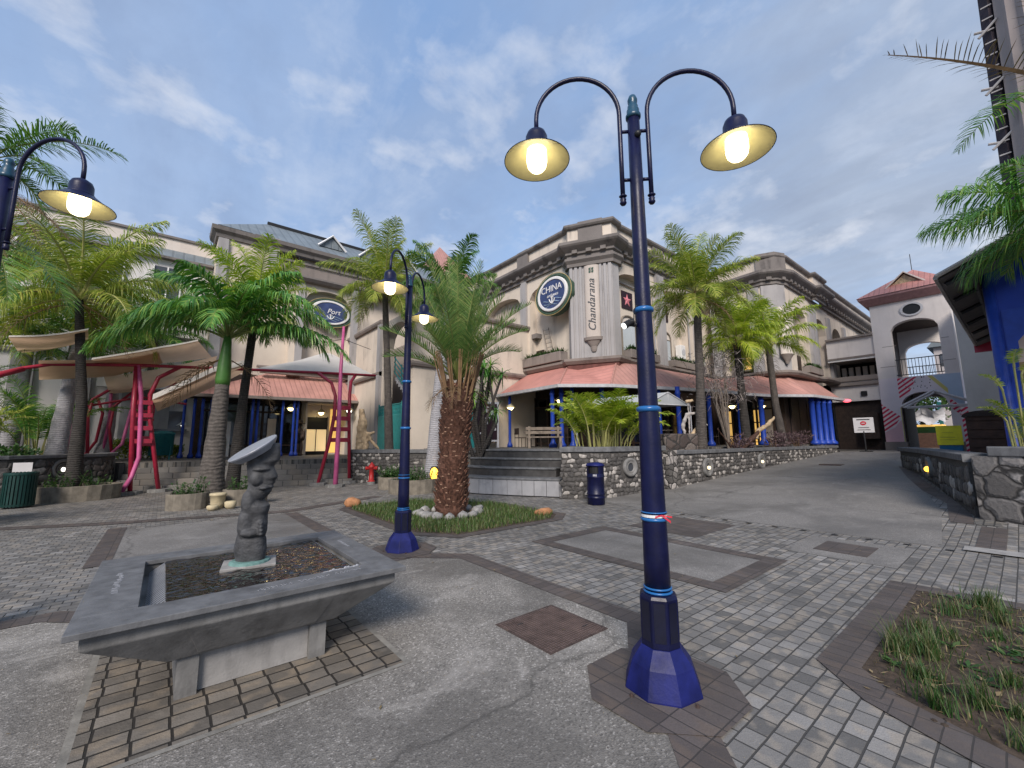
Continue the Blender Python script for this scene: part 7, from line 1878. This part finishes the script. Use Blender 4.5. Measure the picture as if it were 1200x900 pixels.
def boxplanter(label, poly, z0, z1, seed):
    t = thing('window_box', label, 'window box', (poly[0][0], poly[0][1], z0), 'planter boxes along the upper ledge'); b = MB(); b.prism(poly, z0, z1); bevel(b.obj('trough', M['mid_stone'], t), .03)
    rng = random.Random(seed); b = MB(); xs = [p[0] for p in poly]; ys = [p[1] for p in poly]
    for i in range(170):
        p = Vector((rng.uniform(min(xs) + .1, max(xs) - .1), rng.uniform(min(ys) + .1, max(ys) - .1), z1 - .03))
        for j in range(4):
            d = Vector((rng.gauss(0, .7), rng.gauss(0, .7), rng.uniform(.4, 1.2))).normalized(); leaf(b, p, d, d.cross(Vector((0, 0, 1))).normalized(), rng.uniform(.12, .42), .05, .4)
    b.obj('plants', M['bush'], t)
boxplanter('planter box with low green plants beneath the oval navy sign', [(14.5, 13.9), (15.05, 13.9), (15.05, 16.7), (14.5, 16.7)], 5.47, 5.95, 1)
boxplanter('planter box with low green plants beneath the first star panel', [(16.7, 11.35), (19.2, 11.35), (19.2, 11.8), (16.7, 11.8)], 5.47, 5.9, 2)
boxplanter('planter box with low green plants beneath the second star panel', [(20.6, 11.35), (24.2, 11.35), (24.2, 11.8), (20.6, 11.8)], 5.47, 5.85, 3)
boxplanter('planter box with a small bush on the ledge near the foot bridge', [(28.6, 7.4), (31.0, 7.4), (31.0, 7.85), (28.6, 7.85)], 5.43, 5.85, 4)

# ------------------------------------------------------------------ driftwood, benches, blocks, tent
def drift(label, parts, mat='wood_pale', seed=1):
    t = MB(); t.smooth = True; rng = random.Random(seed)
    for pts, rs in parts:
        P = [Vector(p) for p in pts]; fine = []; fr_ = []
        for i in range(len(P) - 1):
            for q in range(5): fine.append(P[i].lerp(P[i + 1], q / 5) + Vector((rng.gauss(0, .012), rng.gauss(0, .012), 0))); fr_.append((rs[i] + (rs[i + 1] - rs[i]) * q / 5) * rng.uniform(.82, 1.15))
        fine.append(P[-1]); fr_.append(rs[-1]); t.tube(fine, fr_, 8)
    o = remesh(t, 'driftwood', M[mat], None, .03, 2, .03); tag(o, label, 'driftwood'); return o
drift('tall pale driftwood piece standing on the rubble wall by the left porch', [([(6.15, 17.2, 1.3), (6.12, 17.2, 1.7), (6.2, 17.15, 2.3), (6.15, 17.2, 2.95)], [.22, .14, .2, .1]), ([(6.35, 17.0, 1.3), (6.3, 17.1, 1.7), (6.22, 17.1, 2.4)], [.1, .1, .1]), ([(6.75, 16.75, 1.3), (6.5, 16.95, 1.65), (6.35, 17.0, 1.95)], [.05, .07, .08]), ([(6.4, 17.0, 1.9), (6.6, 16.85, 2.0)], [.1, .05])], seed=3)
drift('pale hooped driftwood on the stone block left of the tallest right palm', [([(14.45, 7.75, 1.75), (14.4, 7.8, 2.1), (14.55, 7.7, 2.5), (14.85, 7.5, 2.55), (15.25, 7.3, 2.1)], [.05, .075, .06, .065, .04]), ([(14.6, 7.65, 1.7), (14.62, 7.65, 3.0)], [.04, .03])], 'wood_ash', 4)
drift('yellowish crossed driftwood sticks in front of the blue column', [([(14.6, 7.6, 1.75), (14.95, 7.45, 2.15)], [.06, .06]), ([(14.95, 7.45, 1.75), (14.95, 7.45, 2.2)], [.05, .05]), ([(14.5, 7.7, 2.95), (14.8, 7.55, 3.02)], [.07, .06])], 'wood_pale', 5)
drift('curved pale branch rising out of the bushes below the lit doorway', [([(19.3, 7.2, 1.6), (19.5, 7.2, 1.95), (20.1, 7.0, 2.2), (20.6, 6.9, 2.55)], [.07, .1, .09, .06])], 'wood_pale', 6)
drift('dark leaning log behind the ramp wall between the palms', [([(17.6, 7.1, 1.2), (18.3, 7.0, 1.6), (18.9, 6.95, 1.9)], [.09, .1, .07]), ([(16.0, 7.3, 2.0), (16.8, 7.2, 1.3)], [.03, .04])], 'wood_brown', 7)
b = MB(); b.obox((13.95, 7.75), (.85, -.53), .62, .22, 1.0, 1.8); o = b.obj('stone_block', M['rub_left'], None); tag(o, 'long rough stone block on the terrace edge right of the near lamp pole', 'stone block'); bevel(o, .03)
def bench(label, c, ax, w_, back=True):
    TZ = UZ
    t = thing('timber_bench', label, 'bench', (c[0], c[1], TZ)); l = math.hypot(*ax); ax = (ax[0] / l, ax[1] / l); nx, ny = -ax[1], ax[0]
    b = MB()
    for k in range(3): b.obox((c[0] + nx * (-.14 + .14 * k), c[1] + ny * (-.14 + .14 * k)), ax, w_, .06, TZ + .42, TZ + .47)
    b.obj('seat', M['wood_grey'], t)
    for s in (-1, 1):
        b = MB(); b.obox((c[0] + ax[0] * s * w_ * .85, c[1] + ax[1] * s * w_ * .85), ax, .05, .2, TZ, TZ + .42); b.obj('leg', M['wood_grey'], t)
    b = MB()
    for k in range(2): b.obox((c[0] + nx * .24, c[1] + ny * .24), ax, w_, .025, TZ + .58 + .16 * k, TZ + .7 + .16 * k)
    for s in (-1, 1): b.obox((c[0] + nx * .21 + ax[0] * s * w_ * .8, c[1] + ny * .21 + ax[1] * s * w_ * .8), ax, .04, .02, TZ + .4, TZ + .9)
    b.obj('backrest', M['wood_grey'], t)
bench('weathered timber bench at the head of the broad dark steps', (12.0, 12.5), (.8, -.6), .75)
tt = thing('gazebo_tent', 'grey gable roofed tent standing on the terrace behind the near lamp pole', 'tent', (14.2, 9.4, TZ))
P0, P1, P2, P3 = (14.0, 9.1, 2.95), (16.0, 8.3, 2.95), (13.6, 10.9, 2.9), (12.0, 11.6, 2.9)
b = MB(); r0, r1 = (15.1, 8.7, 3.45), (12.8, 10.9, 3.2)
b.add([(14.0, 8.9, 2.95), r0, r1, (11.9, 10.9, 2.8)], [(0, 1, 2, 3)]); b.add([r0, (16.2, 8.4, 2.95), (13.9, 10.9, 2.8), r1], [(0, 1, 2, 3)]); b.add([(14.02, 8.92, 2.95), (16.18, 8.42, 2.95), (15.1, 8.72, 3.43)], [(0, 1, 2)]); b.obj('tent_roof', M['tent'], tt)
b = MB()
for p in ((14.0, 8.9), (16.2, 8.4), (12.2, 10.9), (13.9, 10.8)): b.tube([(p[0], p[1], TZ), (p[0], p[1], 2.93)], .025, 6)
b.tube([(14.0, 8.9, 2.95), r0], .02, 5); b.tube([r0, (16.2, 8.4, 2.95)], .02, 5); b.tube([(14.0, 8.9, 2.95), (16.2, 8.4, 2.95)], .02, 5); b.tube([(15.1, 8.7, 2.95), r0], .015, 5); b.obj('tent_frame', M['white_dull'], tt)
# dark figure with a hat by the porch columns
fg = thing('figure', 'dark life sized figure with a broad hat beside the blue porch columns', 'statue', (5.5, 24.4, TZ))
b = MB(); c_ = (5.5, 24.4)
def fb(r_, z, rx, rz, d=0):
    x, y = U(r_, d, c_); b.ball((x, y, TZ + z), (rx, rx, rz), 12, 8)
fb(-.09, .4, .1, .42); fb(.1, .4, .1, .42); fb(0, .85, .2, .2); fb(0, 1.15, .22, .3); fb(-.22, 1.1, .08, .3); fb(.26, 1.05, .08, .28, -.1); fb(.2, .95, .08, .1, -.2); fb(0, 1.48, .08, .1); fb(0, 1.62, .1, .13); fb(0, .06, .22, .06)
remesh(b, 'body', M['dark_wood_and_shade'], fg, .03, 3, 0)
b = MB(); x, y = c_; b.lathe([(.24, TZ + 1.69), (.25, TZ + 1.71), (.12, TZ + 1.74), (.1, TZ + 1.86), (.01, TZ + 1.88)], (x, y, 0), 16); b.obj('hat', M['dark_wood_and_shade'], fg)
# notice stand, banner and shelter near the gate
ns = thing('notice_stand', 'black stand holding a white notice with a red disc in front of the mural', 'notice', (29.0, 5.45, gz(29)))
b = MB(); b.tube([(29, 5.45, gz(29)), (29, 5.45, 2.0)], .04, 8); b.box(28.8, 29.2, 5.2, 5.7, gz(29), gz(29) + .05); b.obj('stand', M['black'], ns)
b = MB(); b.box(28.97, 29.03, 5.0, 5.85, 1.92, 2.72); bd = b.obj('board', M['paper'], ns)
b = MB(); n = 18
b.add([(28.96, 5.43 + .13 * cos(2 * pi * j / n), 2.42 + .11 * sin(2 * pi * j / n)) for j in range(n)], [tuple(range(n))]); b.obj('red_disc', M['tape_r'], bd)
b = MB(); b.box(28.95, 28.958, 5.36, 5.5, 2.4, 2.44); b.obj('white_bar', M['paper'], bd)
b = MB(); b.box(28.955, 28.968, 5.2, 5.65, 2.18, 2.2); b.box(28.955, 28.968, 5.15, 5.7, 2.06, 2.08); b.box(28.955, 28.968, 5.15, 5.7, 2.6, 2.64); b.obj('text_line', M['black'], bd)
nb2 = thing('notice_board', 'dark brown notice board on the wall behind the white notice', 'notice board', (33.8, 6.4, 2)); b = MB(); b.box(33.7, 34.35, 5.6, 6.4, 1.6, 3.2); b.obj('board', M['dark_wood_and_shade'], nb2)
bx = thing('counter_box', 'blue counter carrying a yellow banner in front of the gate tower', 'counter', (30.2, 2.3, gz(30)))
b = MB(); b.box(30.0, 30.7, 1.95, 2.75, gz(30), 1.7); b.obj('counter', M['bluebox'], bx)
b = MB(); b.box(29.96, 29.998, 1.9, 2.8, 1.25, 2.2); b.obj('yellow_banner', M['yellow'], bx)
b = MB(); b.box(29.95, 29.958, 2.15, 2.7, 1.62, 1.65); b.box(29.95, 29.958, 2.1, 2.7, 1.5, 1.52); b.box(29.95, 29.958, 2.2, 2.6, 1.85, 1.87); b.obj('text_line', plain('olive_text', (.4, .38, .05), .7), bx)
sh = thing('gable_shelter', 'pale steel gable frame of an open shelter before the gate arch', 'shelter', (33, 2.6, .9))
b = MB()
for x in (32.4, 33.6): b.tube([(x, 4.3, 3.4), (x, 2.9, 4.2), (x, 1.3, 3.4)], .07, 6); b.tube([(x, 4.2, 3.35), (x, 1.4, 3.35)], .04, 5)
for y, z in ((4.3, 3.4), (2.9, 4.2), (1.3, 3.4)): b.tube([(32.4, y, z), (33.6, y, z)], .05, 6)
b.obj('roof_frame', M['white_dull'], sh)
b = MB()
for y in (4.2 - 2.75, 1.3): pass
b.tube([(33.6, 1.45, .9), (33.6, 1.45, 3.4)], .05, 6); b.tube([(32.4, 1.45, .9), (32.4, 1.45, 3.4)], .05, 6); b.obj('post', M['white_dull'], sh)
mp = thing('mural_screen', 'pink and white patterned screen beside the blue counter', 'screen', (32, 1.7, .9))
b = MB(); b.box(31.9, 32.0, 1.15, 1.95, .9, 3.2); b.obj('panel', M['mural_stripe'], mp)
sl = thing('market_stall', 'market stall with white heaped cloth and warm lights seen through the lower arch', 'stall', (44, 4.8, .9))
b = MB(); b.box(44, 46, 3.6, 6.6, .9, 2.0); b.obj('counter', M['wood_brown'], sl)
b = MB(); b.box(43.9, 46, 3.7, 6.4, 2.5, 2.62); b.obj('lit_shelf', M['lit_gold'], sl)
b = MB()
b.add([(43.6 + .5 * (j % 2), 3.5 + i * .3, 2.75 + .5 * j + .2 * sin(i * 1.7 + j)) for j in range(3) for i in range(11)], [(j * 11 + i, j * 11 + i + 1, (j + 1) * 11 + i + 1, (j + 1) * 11 + i) for j in range(2) for i in range(10)])
b.obj('white_cloth', M['white_dull'], sl, True)
b = MB(); b.box(46, 46.2, 3.4, 6.8, .9, 2.5); b.obj('back_panel', M['teal_bin'], sl)
b = MB(); b.quad((43.2, 5.4, 4.2), (43.2, 7.0, 4.2), (46.4, 7.0, 4.6), (46.4, 5.4, 4.6)); b.obj('teal_canopy', M['teal_bin'], sl)
b = MB(); b.box(44.6, 44.8, 3.7, 3.9, .9, 4.3); b.box(44.6, 44.8, 6.3, 6.5, .9, 4.3); b.obj('post', M['teal_bin'], sl)
for i, (x, y, z, r_, lb) in enumerate(((52, 5.6, 4.4, 2.6, 'green tree filling the lower arch behind the market stall'), (56, 7.6, 5.5, 2.4, 'green tree at the left of the upper arch beyond the balcony'), (50, 1.2, 3.6, 2.0, 'green tree behind the pink mural screen'))):
    t = bush('tree', lb, (x, y, z), (r_, r_, r_ * .9), 1300, .42, 'bush', 120 + i, 7, 'tree'); trunk(t, [(x, y, .9), (x, y, 2.4), (x + .2, y, z)], [.25, .2, .1], 'trunk_dark', 8)

# cafe furniture and a poster board in the shade of the verandah
def chair0(label):
    t = thing('cafe_chair', label, 'chair', (0, 0, 0), 'dark cafe chairs under the verandah'); m = M['dark_wood_and_shade']
    b = MB(); b.box(-.2, .2, -.2, .2, .43, .47); b.obj('seat', m, t)
    b = MB(); b.box(-.2, .2, .18, .21, .6, .9); b.obj('backrest', m, t)
    for x, y, h in ((-.18, -.18, .43), (.18, -.18, .43), (-.18, .19, .9), (.18, .19, .9)):
        b = MB(); b.tube([(x, y, 0), (x, y, h)], .016, 6); b.obj('leg', m, t)
    local(t); return t
def table0(label):
    t = thing('cafe_table', label, 'table', (0, 0, 0), 'round cafe tables under the verandah')
    b = MB(); b.lathe([(.36, .72), (.37, .735), (.36, .75)], (0, 0, 0), 20); b.obj('tabletop', M['wood_grey'], t)
    b = MB(); b.lathe([(.22, 0), (.2, .03), (.03, .06), (.025, .72)], (0, 0, 0), 14); b.obj('pedestal', M['black'], t); local(t); return t
ch, tbx = chair0('x'), table0('x')
SP = [((13.7, 15.2), 'under the left end of the verandah'), ((14.6, 12.9), 'between the blue columns and the corner'), ((17.9, 10.6), 'behind the grey gable tent'), ((20.4, 10.2), 'behind the tallest right palm')]
for i, ((x, y), w_) in enumerate(SP):
    lb = 'round cafe table ' + w_
    if i == 0: tbx.location = (x, y, UZ); tbx['label'] = lb
    else: dup(tbx, (x, y, UZ), lb)
    for j, (dx, dy, rz) in enumerate(((-.6, .1, R(80)), (.5, -.45, R(220)))):
        lb = ('near chair at the cafe table ' if j == 0 else 'far chair at the cafe table ') + w_
        if i == 0 and j == 0: ch.location = (x + dx, y + dy, UZ); ch.rotation_euler = (0, 0, rz); ch['label'] = lb
        else: dup(ch, (x + dx, y + dy, UZ), lb, rotz=rz)
pb = thing('poster_board', 'framed dark poster board leaning at the left end of the corner verandah', 'board', (11.9, 16.3, UZ))
b = MB(); b.obox((11.9, 16.35), (.95, -.3), .55, .03, UZ + .35, UZ + 2.1); b.obj('poster', M['sign_dark'], pb)
b = MB()
for s_ in (-1, 1): b.obox((11.9 + s_ * .55 * .953, 16.35 - s_ * .55 * .301), (.95, -.3), .045, .045, UZ, UZ + 2.2)
for z in (UZ + .28, UZ + 2.1): b.obox((11.9, 16.35), (.95, -.3), .55, .04, z, z + .08)
b.obj('board_frame', M['white_dull'], pb)
b = MB(); rng = random.Random(2)
for i in range(14):
    u = rng.uniform(-.4, .4); z = UZ + .6 + rng.uniform(0, 1.3); b.obox((11.9 + u * .953 - .01, 16.35 - u * .301 - .032), (.95, -.3), rng.uniform(.04, .1), .003, z, z + rng.uniform(.05, .15))
b.obj('picture_patches', M['white_dull'], pb)
